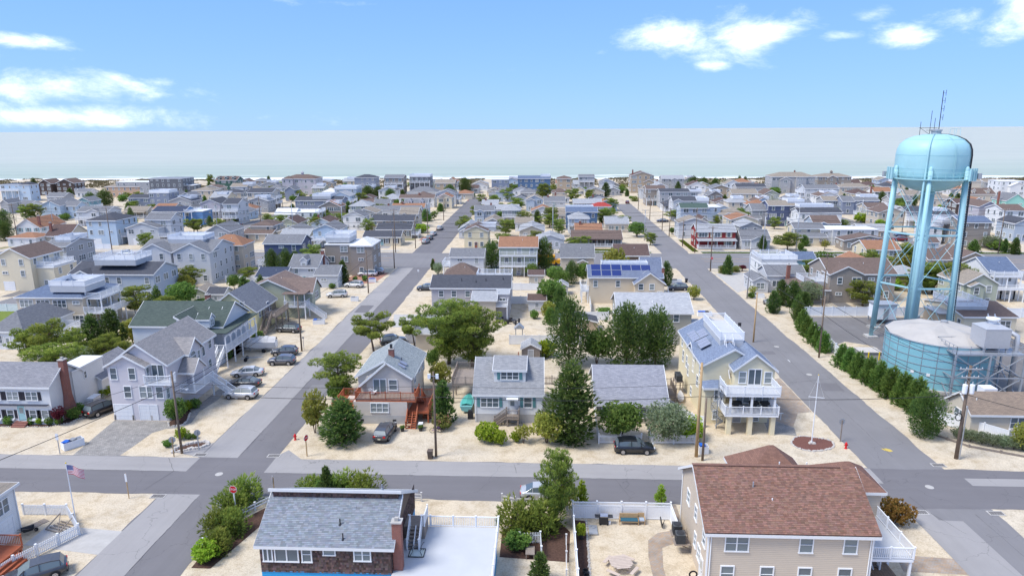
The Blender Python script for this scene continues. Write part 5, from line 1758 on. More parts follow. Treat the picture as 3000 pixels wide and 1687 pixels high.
def stones(name, label, pts, size, n, mat='stone_pale', seed=1, cat='stone edging'):
 """each border stone is its own part"""
 o = thing(name, label, cat, (pts[0][0], pts[0][1], 0))
 r_ = random.Random(seed)
 seg = [(Vector(a).to_3d(), Vector(b).to_3d()) for a, b in zip(pts[:-1], pts[1:])]
 tot = sum((b - a).length for a, b in seg)
 kinds = []
 for q in range(4):
  mb = MB()
  v = [Vector((math.cos(a) * r_.uniform(.8, 1.2), math.sin(a) * r_.uniform(.6, 1.0), 0)) for a in (0, 1.05, 2.1, 3.14, 4.2, 5.2)]
  mb.v = [(p.x, p.y, 0) for p in v] + [(p.x * .8, p.y * .8, r_.uniform(.8, 1.1)) for p in v]
  mb.f = [(0, 1, 7, 6), (1, 2, 8, 7), (2, 3, 9, 8), (3, 4, 10, 9), (4, 5, 11, 10), (5, 0, 6, 11), (6, 7, 8, 9, 10, 11)]
  kinds.append(mb.mesh('stone', mat))
 for i in range(n):
  t_ = tot * (i + .5) / n
  for a, b in seg:
   L = (b - a).length
   if t_ <= L:
    break
   t_ -= L
  p = a.lerp(b, min(1, t_ / L))
  s_ = obj('stone', r_.choice(kinds), o, None, (p.x - pts[0][0] + r_.uniform(-.05, .05), p.y - pts[0][1] + r_.uniform(-.05, .05), 0), r_.uniform(0, 6))
  k = size * r_.uniform(.7, 1.25)
  s_.scale = (k, k, k * .8)
 return o
stones('stone_edging', 'row of pale rounded stones edging the mulch bed in the gravel yard', [(4.2, 49), (4.3, 53), (4.4, 57.9)], .13, 46)
fence('weathered split-rail fence beside the white yard fence', [(2.2, 49), (2.35, 54.0)], 1.0, 'rail', 'tarp_pale', 2.4, 'rail_fence')
# --- white house at the left edge with red steps
h = House('white corner house with brown roof above red front steps', -60.0, 44.0, 'white', 'r_tan')
h.block(0, 11.0, 0, 10.2, 0, 5.0, 'hip', 1.6)
h.win(0, 'r', 8.6, 2.9, 1.3, 1.3, 'pair'); h.win(0, 'r', 6.6, 2.9, 1.3, 1.3, 'pair'); h.win(0, 'b', 1.2, 2.9, 1.3, 1.3, 'pair')
h.garage(0, 'r', 8.2, 2.4, 2.1)
MB().tube([(11.06, 10.1, 4.8), (11.06, 10.1, .1)], .05, 6).build('downpipe', 'white_trim', h.o)
d = h.deck(11.05, 14.0, 1.0, 6.6, 1.1, 'b', 'red_stain', 'red_stain')
for k in range(4):
 MB().box(13.6 + k * .32, 14.4 + k * .32, 1.5, 5.9 - k * .1, .02, .88 - k * .22).build('step', 'red_stain', h.o)
m = fence('white picket fence with solar caps round the corner house yard', [(-51.0, 57.0), (-46.6, 57.1), (-43.2, 53.9), (-45.6, 49.0), (-46.2, 46.0)], 1.1, 'picket', step=2.1, name='picket_fence')
car('suv', (.05, .052, .06), 'dark grey car half out of the picture at the bottom left corner', -42.6, 47.6, 215)
o = thing('flagpole', 'white flagpole flying a striped flag with a blue starred corner', 'flagpole', (-45.1, 56.1, 0))
MB().tube([(0, 0, 0), (0, 0, 6.1)], [.06, .035], 8).build('mast', 'white_vinyl', o)
MB().lathe([(0, 6.1), (.07, 6.16), (.07, 6.22), (0, 6.28)], 8).build('finial', 'yellow_paint', o)
def flag(parent, z, L=1.9, Hh=1.0):
 plain('flag_red', (.50, .03, .06), .7); plain('flag_white', (.78, .76, .76), .7); plain('flag_blue', (.03, .06, .25), .7)
 N = 12
 def P(u, v):
  return (u * L * .93, .14 * math.sin(u * 7) * u, z - v * Hh - u * u * .55)
 for s_ in range(13):
  mb = MB()
  u0 = .4 if s_ < 7 else 0
  n = N
  for i in range(n):
   a, b = u0 + (1 - u0) * i / n, u0 + (1 - u0) * (i + 1) / n
   mb.poly(P(a, s_ / 13), P(b, s_ / 13), P(b, (s_ + 1) / 13), P(a, (s_ + 1) / 13))
  fl = mb.build('stripe', 'flag_red' if s_ % 2 == 0 else 'flag_white', parent)
 mb = MB()
 for i in range(6):
  mb.poly(P(.4 * i / 6, 0), P(.4 * (i + 1) / 6, 0), P(.4 * (i + 1) / 6, 7 / 13), P(.4 * i / 6, 7 / 13))
 ca = mb.build('canton', 'flag_blue', parent)
 mb = MB()
 for r0 in range(5):
  for c0 in range(6):
   x, y, zz = P(.4 * (c0 + .5) / 6, (r0 + .5) / 5 * 7 / 13)
   for off in (-.012, .012):
    mb.poly((x - .03, y + off, zz), (x, y + off, zz - .03), (x + .03, y + off, zz), (x, y + off, zz + .03))
 mb.build('star', 'flag_white', ca)
flag(o, 6.0, 1.7, .95)
o = thing('pallet', 'weathered wooden frame lying on the sand inside the picket fence', 'pallet', (-45.9, 55.0, 0), R(-20))
for k in range(5):
 MB().bar((-.9, -.7 + k * .35, .1), (.9, -.7 + k * .35, .14), .12, .04).build('slat', 'old_wood', o)
MB().bar((-.9, -.8, .06), (-.9, .8, .9), .08).bar((.9, -.8, .06), (.9, .8, .9), .08).bar((.9, -.8, .06), (-.9, .8, .9), .06).build('frame', 'old_wood', o)
o = thing('doormat_boards', 'three grey boards laid as a mat on the sand', 'boards', (-48.5, 55.4, 0), R(-25))
for k in range(3):
 MB().box(-.45, .45, -.9 + k * .62, -.34 + k * .62, .01, .05).build('plank', 'old_wood', o)
# --- house with the red-stained decks
h = House('beige cape house with green-grey roof and red-stained decks and stairs', -24.0, 79.0, (.62, .56, .49), (.30, .33, .33))
h.block(0, 6.9, 0, 12.2, 0, 1.15, 'none', mat='block_foundation', wall='grey')
h.block(0, 6.9, .02, 12.2, 1.15, 3.0, 'none')
h.block(-.1, 7.1, 3.0, 12.2, 3.02, 5.45, 'gy', 2.0)
h.block(1.2, 7.1, 2.3, 3.1, 3.02, 5.45, 'none')
m = MB().poly((1.2, 2.28, 5.45), (7.1, 2.28, 5.45), (4.0, 2.28, 7.3)).poly((1.2, 2.28, 3.03), (1.2, 2.28, 5.45), (-.1, 2.9, 3.03))
m.build('gable', 'siding', h.o, (.62, .56, .49))
for a, b in (((4.0, 1.95, 7.55), (7.35, 1.95, 5.38)), ((4.0, 1.95, 7.55), (.2, 1.95, 4.2))):
 MB().bar((a[0], 2.5, a[2]), (b[0], 2.5, b[2]), 1.3, .16).build('rake', 'roofing', h.o, (.30, .33, .33))
 MB().bar((a[0], 1.84, a[2] - .02), (b[0], 1.84, b[2] - .02), .05, .22).build('rake_board', 'white_trim', h.o)
h.win(1, 'f', 3.35, 1.62, 2.2, 1.15, 'trio')
h.win(3, 'f', 1.75, 3.15, 1.6, 2.0, 'slider'); h.win(3, 'f', 3.5, 3.75, 1.0, 1.35, 'hung')
for u, z in ((1.6, 3.9), (5.0, 4.2), (7.5, 3.8)):
 h.win(2, 'r', u, z, .8, 1.1)
h.win(1, 'r', 6.0, 1.6, .8, 1.0)
for u in (1.0, 5.2):
 MB().box(u - .22, u + .22, -.03, .0, .35, .62).build('crawl_vent', 'dark_metal', h.o)
h.chimney(3.9, 5.6, 6.6, 8.25, .7, .6)
MB().box(3.75, 4.05, 5.45, 5.75, 8.3, 8.9).build('flue', 'dark_metal', h.o)
h.vent(5.3, 5.4, 6.6, .5, 'dark_metal')
for y in (3.8, 4.9):
 MB().bar((5.15, y, 6.78), (6.05, y, 6.28), .7, .1).build('skylight', 'solar_pale', h.o)
h.deck(.3, 8.0, .1, 2.9, 3.24, 'flr', 'red_stain', 'old_wood', posts=False, gap=.17)
h.deck(-2.6, -.05, -.6, 4.6, 1.9, 'flb', 'red_stain', 'red_stain', gap=.17)
h.deck(6.95, 9.6, .4, 5.5, 1.55, 'rb', 'red_stain', 'red_stain', gap=.17)
h.stairs(7.55, .4, 'f', 1.5, 1.25, 'red_stain', 'red_stain')
h.stairs(9.15, 3.6, 'f', 1.5, 1.0, 'red_stain', 'red_stain')
h.stairs(8.1, 1.6, 'b', 3.2, .95, 'red_stain', 'red_stain', z0=1.6)
def adirondack(label, x, y, z, rz, col='white_vinyl'):
 o = thing('adirondack_chair', label, 'chair', (x, y, z), rz)
 MB().bar((0, -.35, .34), (0, .3, .22), .6, .04).build('seat', col, o)
 for k in range(5):
  MB().bar((-.24 + k * .12, .25, .22), (-.28 + k * .14, .55, .92 + .08 * (2 - abs(k - 2))), .1, .03).build('slat', col, o)
 for s_ in (-1, 1):
  MB().bar((s_ * .38, -.4, .55), (s_ * .38, .35, .55), .14, .03).build('armrest', col, o)
  MB().bar((s_ * .34, -.35, 0), (s_ * .34, -.35, .55), .05, .1).build('leg', col, o)
adirondack('white slatted chair on the red-railed upper deck', -21.9, 80.9, 3.24, R(160))
o = thing('deck_table', 'pale rectangular table on the red-railed side deck', 'table', (-24.9, 81.2, 1.9))
MB().box(-.45, .45, -.7, .7, .68, .73).build('table_top', 'pale_deal', o)
for sx in (-.38, .38):
 for sy in (-.6, .6):
  MB().box(sx - .04, sx + .04, sy - .04, sy + .04, 0, .68).build('leg', 'pale_deal', o)
for k, x in enumerate((-17.35, -15.1)):
 o = thing('flower_pot', ['green potted shrub left of the red stairs', 'green potted shrub right of the red stairs'][k], 'potted plant', (x, 76.9 + .2 * k, 0))
 MB().lathe([(0, 0), (.2, 0), (.26, .42), (.2, .42), (0, .36)], 12).build('pot', 'dark_metal', o)
 obj('foliage', proto('shrub0')[1], o, None, (0, 0, .3)).scale = (.32, .32, .32)
o = thing('cool_box', 'white cool box beside the red stairs', 'cool box', (-15.2, 77.8, 0))
MB().box(-.25, .25, -.3, .3, .02, .62).build('box', 'ac_grey', o); MB().box(-.28, .28, -.33, .33, .62, .74).build('lid', 'white_vinyl', o)
car('suv', (.075, .08, .09), 'dark grey hatchback with red tail lights parked nose-in by the red stairs', -19.2, 75.6, 84)
# --- white cape with teal shutters
h = House('small white cape cottage with grey shingle roof, shed dormer and teal shutters', -8.5, 79.9, (.70, .71, .70), (.29, .295, .30))
h.block(0, 8.65, 0, 9.0, 0, 1.15, 'none', mat='block_foundation', wall='grey')
h.block(-.02, 8.67, -.02, 9.02, 1.15, 3.95, 'gx', 3.3, over=.25)
h.block(2.4, 6.5, 1.35, 4.4, 4.9, 6.62, 'sn', .75, wall='white', over=.2)
TEAL = (.12, .27, .27)
o_ = h.win(1, 'f', 1.95, 2.15, 2.2, 1.2, 'trio', TEAL)
h.win(1, 'f', 6.85, 2.15, .95, 1.3, 'hung', TEAL)
h.win(2, 'f', 2.05, 5.4, 2.2, .95, 'trio', TEAL)
h.door(1, 'f', 4.85, 1.3, 'white')
MB().box(4.1, 5.6, -1.0, -.02, 3.45, 3.52).bar((4.15, -.95, 3.45), (4.15, -.05, 3.1), .04).bar((5.55, -.95, 3.45), (5.55, -.05, 3.1), .04).build('door_canopy', 'white_vinyl', h.o)
h.autowin(1, 'lr', per=3.0)
h.deck(4.1, 5.7, -1.3, -.03, 1.25, 'fr', 'old_wood', 'old_wood')
h.stairs(4.1, -.7, 'l', 1.2, 1.0, 'old_wood', 'old_wood')
h.deck(-3.7, -.05, 6.0, 12.0, 2.8, 'flb', 'old_wood', 'old_wood', gap=.17)
MB().tube([(.12, -.1, 3.7), (.12, -.1, .2)], .045, 6).build('downpipe', 'white_trim', h.o)
o = thing('skiff', 'small teal motorboat under a green cover below the wooden deck', 'boat', (-9.95, 84.7, .25), R(90))
def hull(mb, L, Wd, Hh, n=9):
 rows = []
 for i in range(n):
  t_ = i / (n - 1)
  w = Wd * (1 - t_ ** 3.2) * (.88 + .12 * min(1, t_ * 4))
  x = -L / 2 + L * t_
  z0 = .05 + .35 * t_ ** 3 * Hh
  rows.append([(x, 0, z0), (x, w * .7, z0 + .12), (x, w, Hh * (.92 + .18 * t_)), (x, w * .9, Hh * (.94 + .18 * t_)), (x, -w * .9, Hh * (.94 + .18 * t_)), (x, -w, Hh * (.92 + .18 * t_)), (x, -w * .7, z0 + .12)])
 o_ = len(mb.v)
 k = 7
 for r0 in rows:
  mb.v += r0
 for i in range(n - 1):
  for j in range(k):
   mb.f.append((o_ + i * k + j, o_ + i * k + (j + 1) % k, o_ + (i + 1) * k + (j + 1) % k, o_ + (i + 1) * k + j))
 mb.f.append(tuple(o_ + j for j in range(k))[::-1])
 return mb
plain('hull_teal', (.20, .45, .45), .3, 0, .05)
hull(MB(), 4.6, .92, .85).build('hull', 'hull_teal', o, smooth=False)
m = MB()
for i in range(8):
 t0, t1 = i / 8, (i + 1) / 8
 for s_ in (1, -1):
  def q(t_, k):
   w = .72 * (1 - t_ ** 3)
   return (-2.0 + 3.8 * t_, s_ * w * k, .95 + .32 * (1 - k) * math.sin(PI * min(1, t_ + .15)))
  m.poly(q(t0, 0), q(t1, 0), q(t1, 1), q(t0, 1))
m.build('boat_cover', 'teal_cover', o)
for x in (-1.2, .8):
 MB().box(x - .05, x + .05, -.7, .7, -.25, .12).build('cradle', 'old_wood', o)
o = thing('covered_grill', 'grill under a black cover beside the cottage corner', 'grill', (-9.2, 81.0, 0))
MB().prism([(-.35, -.28), (.35, -.28), (.35, .28), (-.35, .28)], 0, .75).build('cover', 'black_plastic', o)
MB().box(-.28, .28, -.24, .24, .75, 1.15).build('hood_cover', 'black_plastic', o)
fence('weathered picket fence behind the white cape cottage', [(-8, 93.5), (4, 93.2), (6.5, 92.4)], 1.3, 'picket', 'old_wood', 2.2, 'picket_fence', pgap=.2)
# --- grey-roofed ranch behind the picket fence
h = House('low taupe ranch house with broad slate shingle roof behind two round trees', 7.1, 80.2, (.40, .37, .31), (.30, .305, .335))
h.block(0, 8.9, 0, 10.2, 0, 2.75, 'gx', 3.25, over=.35)
h.win(0, 'f', 1.1, .95, .75, 1.1); h.win(0, 'f', 2.9, .95, .75, 1.1); h.win(0, 'f', 5.9, .8, .8, 1.2); h.win(0, 'f', 7.0, .8, 1.0, 1.2, 'slider'); h.win(0, 'f', 8.2, .95, .6, 1.1)
h.autowin(0, 'lr', per=3)
h.deck(9.0, 11.2, 5.6, 9.4, 1.5, 'frb', 'old_wood', 'old_wood', gap=.17)
fence('white scalloped picket fence in front of the taupe ranch, left run', [(6.95, 79.6), (6.95, 74.3), (12.05, 74.4)], 1.25, 'scallop', step=2.5, name='picket_fence')
fence('white scalloped picket fence in front of the taupe ranch, right run', [(13.2, 76.2), (13.3, 74.4), (18.5, 74.6)], 1.25, 'scallop', step=2.6, name='picket_fence')
fence('white fence running back beside the taupe ranch deck', [(17.2, 84.5), (19.2, 80.0), (20.6, 79.2)], 1.5, 'panel')
car('suv', (.012, .015, .022), 'glossy black crossover parked side-on by the white picket fence', 10.9, 72.4, 0, rack=True)
# --- cream three-storey house with roof deck and outside spiral stair
CRM = (.74, .66, .46)
h = House('cream stilted house with blue roof, solar panels, roof deck and spiral stair', 20.8, 78.0, CRM, (.20, .245, .33))
h.block(0, 7.6, 4.2, 19.0, 0, 7.35, 'gy', 2.1)
h.block(3.5, 8.4, 2.3, 8.0, 2.75, 7.5, 'gy', 1.9)
h.block(1.5, 8.2, 2.9, 5.0, 0, 2.75, 'none')
h.block(0, 2.6, 2.5, 4.25, 0, 5.0, 'hip', .5)
h.block(-.02, 1.6, 8.6, 12.5, 2.5, 7.0, 'gx', 1.2)
h.win(1, 'f', .95, 5.65, .8, 1.4, 'hung'); h.win(1, 'f', 2.45, 5.45, 1.5, 1.95, 'slider'); h.win(1, 'f', 4.1, 5.65, .8, 1.4, 'hung')
h.win(1, 'f', 1.2, 3.0, 1.5, 1.9, 'slider'); h.win(1, 'f', 3.6, 3.2, 1.6, 1.6, 'pair')
h.win(3, 'f', 1.7, 3.2, 1.0, 1.45, 'pair'); h.win(3, 'f', 1.4, .6, .5, 1.2)
h.door(2, 'f', 2.8, .05, 'grey'); h.win(2, 'f', 5.2, .3, .6, .4)
for u, z, hh in ((3.0, 3.6, 1.6), (5.4, 3.6, 1.6), (6.6, 2.8, 1.5), (9.4, 4.4, 1.5), (12.2, 3.4, 1.4), (2.0, 5.6, 1.3), (13.4, 5.4, 1.1)):
 h.win(0, 'l', u, z, .75, hh)
h.win(0, 'l', 9.0, .8, .8, 1.1)
h.autowin(0, 'rb'); h.autowin(1, 'r', per=2.6)
# stacked porches on cream piers
for z in (2.75, 5.35):
 h.deck(1.7, 8.1, -.95, 2.3, z, 'flr', posts=False)
for x in (2.3, 4.85, 7.6):
 MB().box(x - .28, x + .28, -.75, -.2, 0, 2.48).build('pier', 'siding', h.o, CRM)
 MB().box(x - .12, x + .12, -.85, -.61, 2.75, 5.1).build('porch_post', 'white_vinyl', h.o)
for k, (x0, x1) in enumerate(((2.9, 4.2), (5.2, 6.3), (6.6, 7.6))):
 t_ = thing('porch_table', ['black covered table on the cream porch, left end', 'black covered table in the middle of the cream porch', 'black covered table on the cream porch, right end'][k], 'table', (20.8 + (x0 + x1) / 2, 79.2, 2.75))
 MB().box(-(x1 - x0) / 2, (x1 - x0) / 2, -.4, .4, .55, .8).build('cover', 'black_plastic', t_)
 MB().box(-.3, .3, -.25, .25, 0, .55).build('pedestal', 'dark_metal', t_)
h.roofdeck(2.7, 5.7, 7.0, 16.4, 9.7, 1.05, False, zb=8.2)
# steep steel steps from the upper deck to the roof deck
st = MB().bar((3.2, 7.0, 9.7), (3.2, 3.4, 5.7), .06, .14).bar((4.2, 7.0, 9.7), (4.2, 3.4, 5.7), .06, .14).build('roof_steps', 'white_vinyl', h.o)
for k in range(13):
 MB().box(3.2, 4.2, 3.55 + k * .26, 3.78 + k * .26, 5.9 + k * .3, 5.94 + k * .3).build('tread', 'old_wood', st)
for s_ in (3.2, 4.2):
 MB().bar((s_, 7.0, 10.6), (s_, 3.4, 6.6), .05, .07).build('handrail', 'white_vinyl', st)
# solar panels on the left slope: lie 8 cm above the roof plane
def panel_on_slope(par, x, y, w, dd, zf, mat='solar_pale', lift=.12):
 z0, z1 = zf(x) + lift, zf(x + w) + lift
 f = MB()
 f.add([(x, y, z0 - .05), (x + w, y, z1 - .05), (x + w, y + dd, z1 - .05), (x, y + dd, z0 - .05), (x, y, z0), (x + w, y, z1), (x + w, y + dd, z1), (x, y + dd, z0)],
   [(3, 2, 1, 0), (4, 5, 6, 7), (0, 1, 5, 4), (1, 2, 6, 5), (2, 3, 7, 6), (3, 0, 4, 7)])
 o_ = f.build('solar_panel', 'galvanised', par)
 e = .04
 k = (z1 - z0) / w
 MB().poly((x + e, y + e, z0 + e * k + .006), (x + w - e, y + e, z1 - e * k + .006), (x + w - e, y + dd - e, z1 - e * k + .006), (x + e, y + dd - e, z0 + e * k + .006)).build('cell', mat, o_)
zsl = lambda x: 7.35 + x * 2.1 / 3.8 + .1
for i in range(4):
 panel_on_slope(h.o, .35, 12.2 + i * 1.02, 1.0, .98, zsl);
 if i < 3:
  panel_on_slope(h.o, 1.4, 12.2 + i * 1.02, 1.0, .98, zsl)
for i in range(3):
 panel_on_slope(h.o, .5, 8.2 + i * 1.02, 1.3, .98, lambda x: zsl(x) + .3)
sp = thing('spiral_stair', 'grey metal spiral staircase at the corner of the cream stilted house', 'staircase', (22.0, 78.9, 0))
MB().tube([(0, 0, 0), (0, 0, 6.4)], .06, 8).build('column', 'galvanised', sp)
rl = []
for k in range(28):
 a = 1.2 - k * .34
 z = .2 + k * .19
 MB().add([(0, 0, z), (math.cos(a) * .8, math.sin(a) * .8, z), (math.cos(a + .36) * .8, math.sin(a + .36) * .8, z), (0, 0, z - .03), (math.cos(a) * .8, math.sin(a) * .8, z - .03), (math.cos(a + .36) * .8, math.sin(a + .36) * .8, z - .03)],
    [(0, 1, 2), (5, 4, 3), (1, 4, 5, 2), (0, 3, 4, 1), (2, 5, 3, 0)]).build('tread', 'galvanised', sp)
 rl.append((math.cos(a) * .82, math.sin(a) * .82, z + .95))
 MB().tube([(math.cos(a) * .8, math.sin(a) * .8, z), rl[-1]], .012, 4, False).build('baluster', 'dark_metal', sp)
MB().tube(rl, .025, 5).build('handrail', 'dark_metal', sp)
o = thing('condenser_stand', 'two dark air conditioners on a tall wooden stand by the cream wall', 'air conditioner', (19.6, 91.0, 0))
MB().box(-.6, .6, -1.0, 1.0, 1.75, 1.85).build('platform', 'old_wood', o)
for sx in (-.5, .5):
 for sy in (-.9, .9):
  MB().box(sx - .06, sx + .06, sy - .06, sy + .06, 0, 1.75).build('leg', 'old_wood', o)
ac_unit(0, -.5, 1.85, o); ac_unit(0, .5, 1.85, o)
o = thing('bike_rack_boat', 'narrow upturned rowing boat lying beside the cream wall', 'boat', (19.5, 88.5, .1), R(80))
hull(MB(), 3.2, .45, .5).build('hull', 'tarp_pale', o)
# mulch bed with yacht-style flagpole on the corner
m = MB()
P = [(30.5 + 1.95 + math.cos(a) * (2.5 + .25 * math.sin(2 * a)), 75.1 + math.sin(a) * (1.9 + .2 * math.cos(3 * a))) for a in np.linspace(0, 2 * PI, 28)[:-1]]
o = struct('mulch_bed', MB().poly(*[(x, y, .05) for x, y in P]), 'mulch_tint', color=(.16, .075, .06))
stones('stone_edging', 'ring of white rocks around the red mulch bed on the corner', P + [P[0]], .16, 64, seed=5)
stones('rock_pile', 'heap of pale rocks at the foot of the corner mast', [(32.2, 75.2), (32.7, 74.9), (32.5, 75.5), (32.0, 75.0)], .22, 14, seed=6, cat='rocks')
o = thing('yardarm_mast', 'white mast with a cross yard standing in the red mulch bed', 'flagpole', (32.4, 75.2, 0))
MB().tube([(0, 0, 0), (0, 0, 8.6)], [.075, .04], 8).build('mast', 'white_vinyl', o)
MB().tube([(-.85, .2, 5.9), (.85, -.2, 5.9)], .03, 6).build('yardarm', 'white_vinyl', o)
MB().tube([(-.8, .18, 5.9), (0, 0, 8.3)], .008, 4, False).tube([(.8, -.18, 5.9), (0, 0, 8.3)], .008, 4, False).tube([(-.8, .18, 5.9), (-.1, 0, .9)], .008, 4, False).build('halyard', 'rope_white', o)
MB().lathe([(0, 8.6), (.06, 8.66), (.06, 8.72), (0, 8.78)], 8).build('finial', 'yellow_paint', o)
# --- lavender house with twin garages
LIL = (.60, .565, .575)
h = House('lavender three-storey house with twin white garage doors and corner balcony', -55.8, 79.0, LIL, (.30, .285, .275))
h.block(0, 7.3, .9, 13.6, 0, 7.6, 'gy', 2.6)
h.block(0, 4.9, 0, 5.0, 0, 7.6, 'gy', 1.35)
h.block(4.88, 7.3, -.01, 1.0, 0, 5.2, 'none')
h.block(5.2, 7.9, 5.2, 8.6, 2.7, 7.6, 'gx', 1.55)
h.block(6.4, 9.4, 3.4, 6.4, 5.1, 5.5, 'gx', 1.4, over=.2)
h.garage(1, 'f', 1.35, 2.3, 2.1); h.garage(1, 'f', 4.15, 1.2, 2.1)
h.garage(2, 'f', .5, 1.0, 2.1)
for u, z, w, k in ((.75, 5.7, .8, 'hung'), (3.2, 5.7, .8, 'hung'), (2.3, 3.2, .85, 'hung'), (4.35, 3.2, .85, 'hung')):
 h.win(1, 'f', u, z, w, 1.5, k)
h.win(2, 'f', .35, 3.2, .6, 1.5, 'hung'); h.win(2, 'f', 1.65, 3.2, .85, 1.5, 'hung')
h.win(1, 'r', .9, 5.6, 1.2, 1.7, 'slider'); h.win(0, 'f', 6.1, 5.45, 1.5, 1.9, 'slider')
h.win(3, 'r', 1.2, 5.6, 1.5, 1.1, 'arch'); h.win(3, 'r', 2.7, 5.7, .6, 1.3); h.win(0, 'r', 9.4, 5.4, .7, 1.3, 'arch'); h.win(0, 'r', 11.4, 5.9, .8, 1.3)
h.win(0, 'r', 10.9, 3.1, .8, 1.2); h.win(2, 'r', .5, 3.0, .7, 1.3)
h.deck(4.9, 8.3, -.35, .9, 5.3, 'flr', posts=False)
h.deck(7.3, 9.3, 3.4, 8.6, 2.75, 'flr')
for x, y in ((9.2, 3.5), (9.2, 6.3)):
 MB().box(x - .08, x + .08, y - .08, y + .08, 2.75, 5.2).build('porch_post', 'white_vinyl', h.o)
h.stairs(9.3, 8.0, 'r', 2.7, 1.0)
for x in (.1, 2.55, 5.0, 7.2):
 MB().box(x - .16, x + .16, -.05, .02, 0, .75).build('stone_base', 'stone_pale', h.o)
# --- white colonial with black shutters
h = House('white colonial house with black shutters, teal door and tall brick chimney', -76.0, 77.4, 'white', (.25, .25, .265))
BLK = (.03, .03, .04)
h.block(0, 13.2, 0, 6.0, 0, 5.35, 'gx', 2.0)
h.block(10.5, 13.4, 4.2, 10.5, 0, 5.6, 'flat', rc='r_white')
h.block(8.6, 14.0, 8.8, 17.0, 0, 3.0, 'gy', 1.7)
for u in (1.0, 3.4, 5.9, 8.3, 10.8):
 h.win(0, 'f', u, 3.35, 1.45, 1.1, 'pair', BLK)
for u, w in ((2.2, .8), (3.9, .8), (5.9, .8), (7.6, .8), (10.6, .8), (12.2, .8)):
 o_ = h.win(0, 'f', u, .85, w, 1.1, 'hung', BLK)
 MB().box(-.45, .45, -.28, -.08, -.28, -.1).build('window_box', 'white_trim', o_)
h.door(0, 'f', 9.1, .5, (.35, .58, .58)); h.door(0, 'f', 4.8, .5, 'white')
MB().bar((-.1, -.2, 2.75), (12.9, -.2, 2.75), .5, .08).build('pent_roof', 'roofing', h.o, (.06, .065, .09))
for k in range(3):
 MB().box(8.2, 10.0, -.5 - k * .3, -.02 - k * .3, 0, .48 - k * .15).build('step', 'brick_red', h.o)
c = h.chimney(13.6, 2.6, 3.0, 7.9, .7, .75)
MB().add([(13.25, 1.7, 0), (14.05, 1.7, 0), (14.05, 3.5, 0), (13.25, 3.5, 0), (13.25, 2.2, 3.0), (13.95, 2.2, 3.0), (13.95, 3.0, 3.0), (13.25, 3.0, 3.0)], [(0, 1, 5, 4), (1, 2, 6, 5), (2, 3, 7, 6), (3, 0, 4, 7)]).build('chimney_base', 'brick_red', h.o)
h.win(0, 'r', 5.2, 3.6, .5, .9); h.win(1, 'r', 2.4, 3.9, .45, .9); h.win(1, 'r', 5.2, 2.2, .35, .8); h.win(2, 'r', 5.5, 1.2, 1.4, 1.1, 'pair')
o = thing('storage_box', 'white garden storage box against the white colonial house', 'storage box', (-61.6, 83.6, 0))
MB().box(-.45, .45, -.8, .8, 0, 1.25).build('box', 'white_vinyl', o); MB().bar((0, -.85, 1.3), (0, .85, 1.36), 1.0, .06).build('lid', 'white_trim', o)
car('bigsuv', (.05, .045, .045), 'dark brown estate car parked between the colonial and the lavender house', -58.9, 81.5, 68)
# --- house with the green roof and arched porches
h = House('grey-blue house with dark green roof, dormers and arched white porch', -66.5, 98.5, (.60, .63, .66), (.085, .11, .095))
h.block(0, 15.0, 3.0, 12.5, 0, 6.2, 'gx', 2.8)
h.block(0, 6.0, 5.0, 16.5, 0, 6.5, 'gx', 1.4)
h.block(9.0, 15.0, .5, 12.0, 0, 2.7, 'none')
h.block(9.0, 13.4, .5, 12.0, 2.7, 5.6, 'sw', 2.6, over=.3)
for y in (1.8, 5.6):
 h.block(11.6, 13.6, y, y + 1.7, 6.2, 7.6, 'gx', .75, over=.15)
 h.win(len(h.blocks) - 1, 'r', .85, 6.4, .9, 1.0, 'pair')
h.win(1, 'f', 3.0, 4.6, 1.75, 1.25, 'pair'); h.win(0, 'f', 8.0, 4.4, .9, 1.2); h.win(1, 'f', 4.6, 1.2, .7, 1.1)
h.deck(13.4, 16.6, .4, 12.0, 2.75, 'flr')
for y in np.linspace(.6, 11.8, 7):
 MB().box(16.4, 16.56, y - .08, y + .08, 2.75, 5.1).build('porch_post', 'white_vinyl', h.o)
for i in range(6):
 y0 = .6 + i * 11.2 / 6
 m = MB()
 for k in range(7):
  a0, a1 = PI * k / 7, PI * (k + 1) / 7
  c0 = y0 + .933
  m.poly((16.48, c0 - math.cos(a0) * .86, 4.25 + math.sin(a0) * .75), (16.48, c0 - math.cos(a1) * .86, 4.25 + math.sin(a1) * .75), (16.48, c0 - math.cos(a1) * .933, 5.15), (16.48, c0 - math.cos(a0) * .933, 5.15))
 m.build('arch', 'white_vinyl', h.o)
MB().bar((15.0, .2, 5.75), (15.0, 12.2, 5.75), 3.9, .14).build('porch_roof', 'roofing', h.o, (.085, .11, .095))
h.win(3, 'r', 2.0, 2.9, 1.5, 1.9, 'slider'); h.win(3, 'r', 6.0, 2.9, 1.5, 1.9, 'slider'); h.win(3, 'f', 2.2, 2.9, 1.5, 1.9, 'slider')
h.stairs(15.8, .3, 'f', 2.7, 1.0)
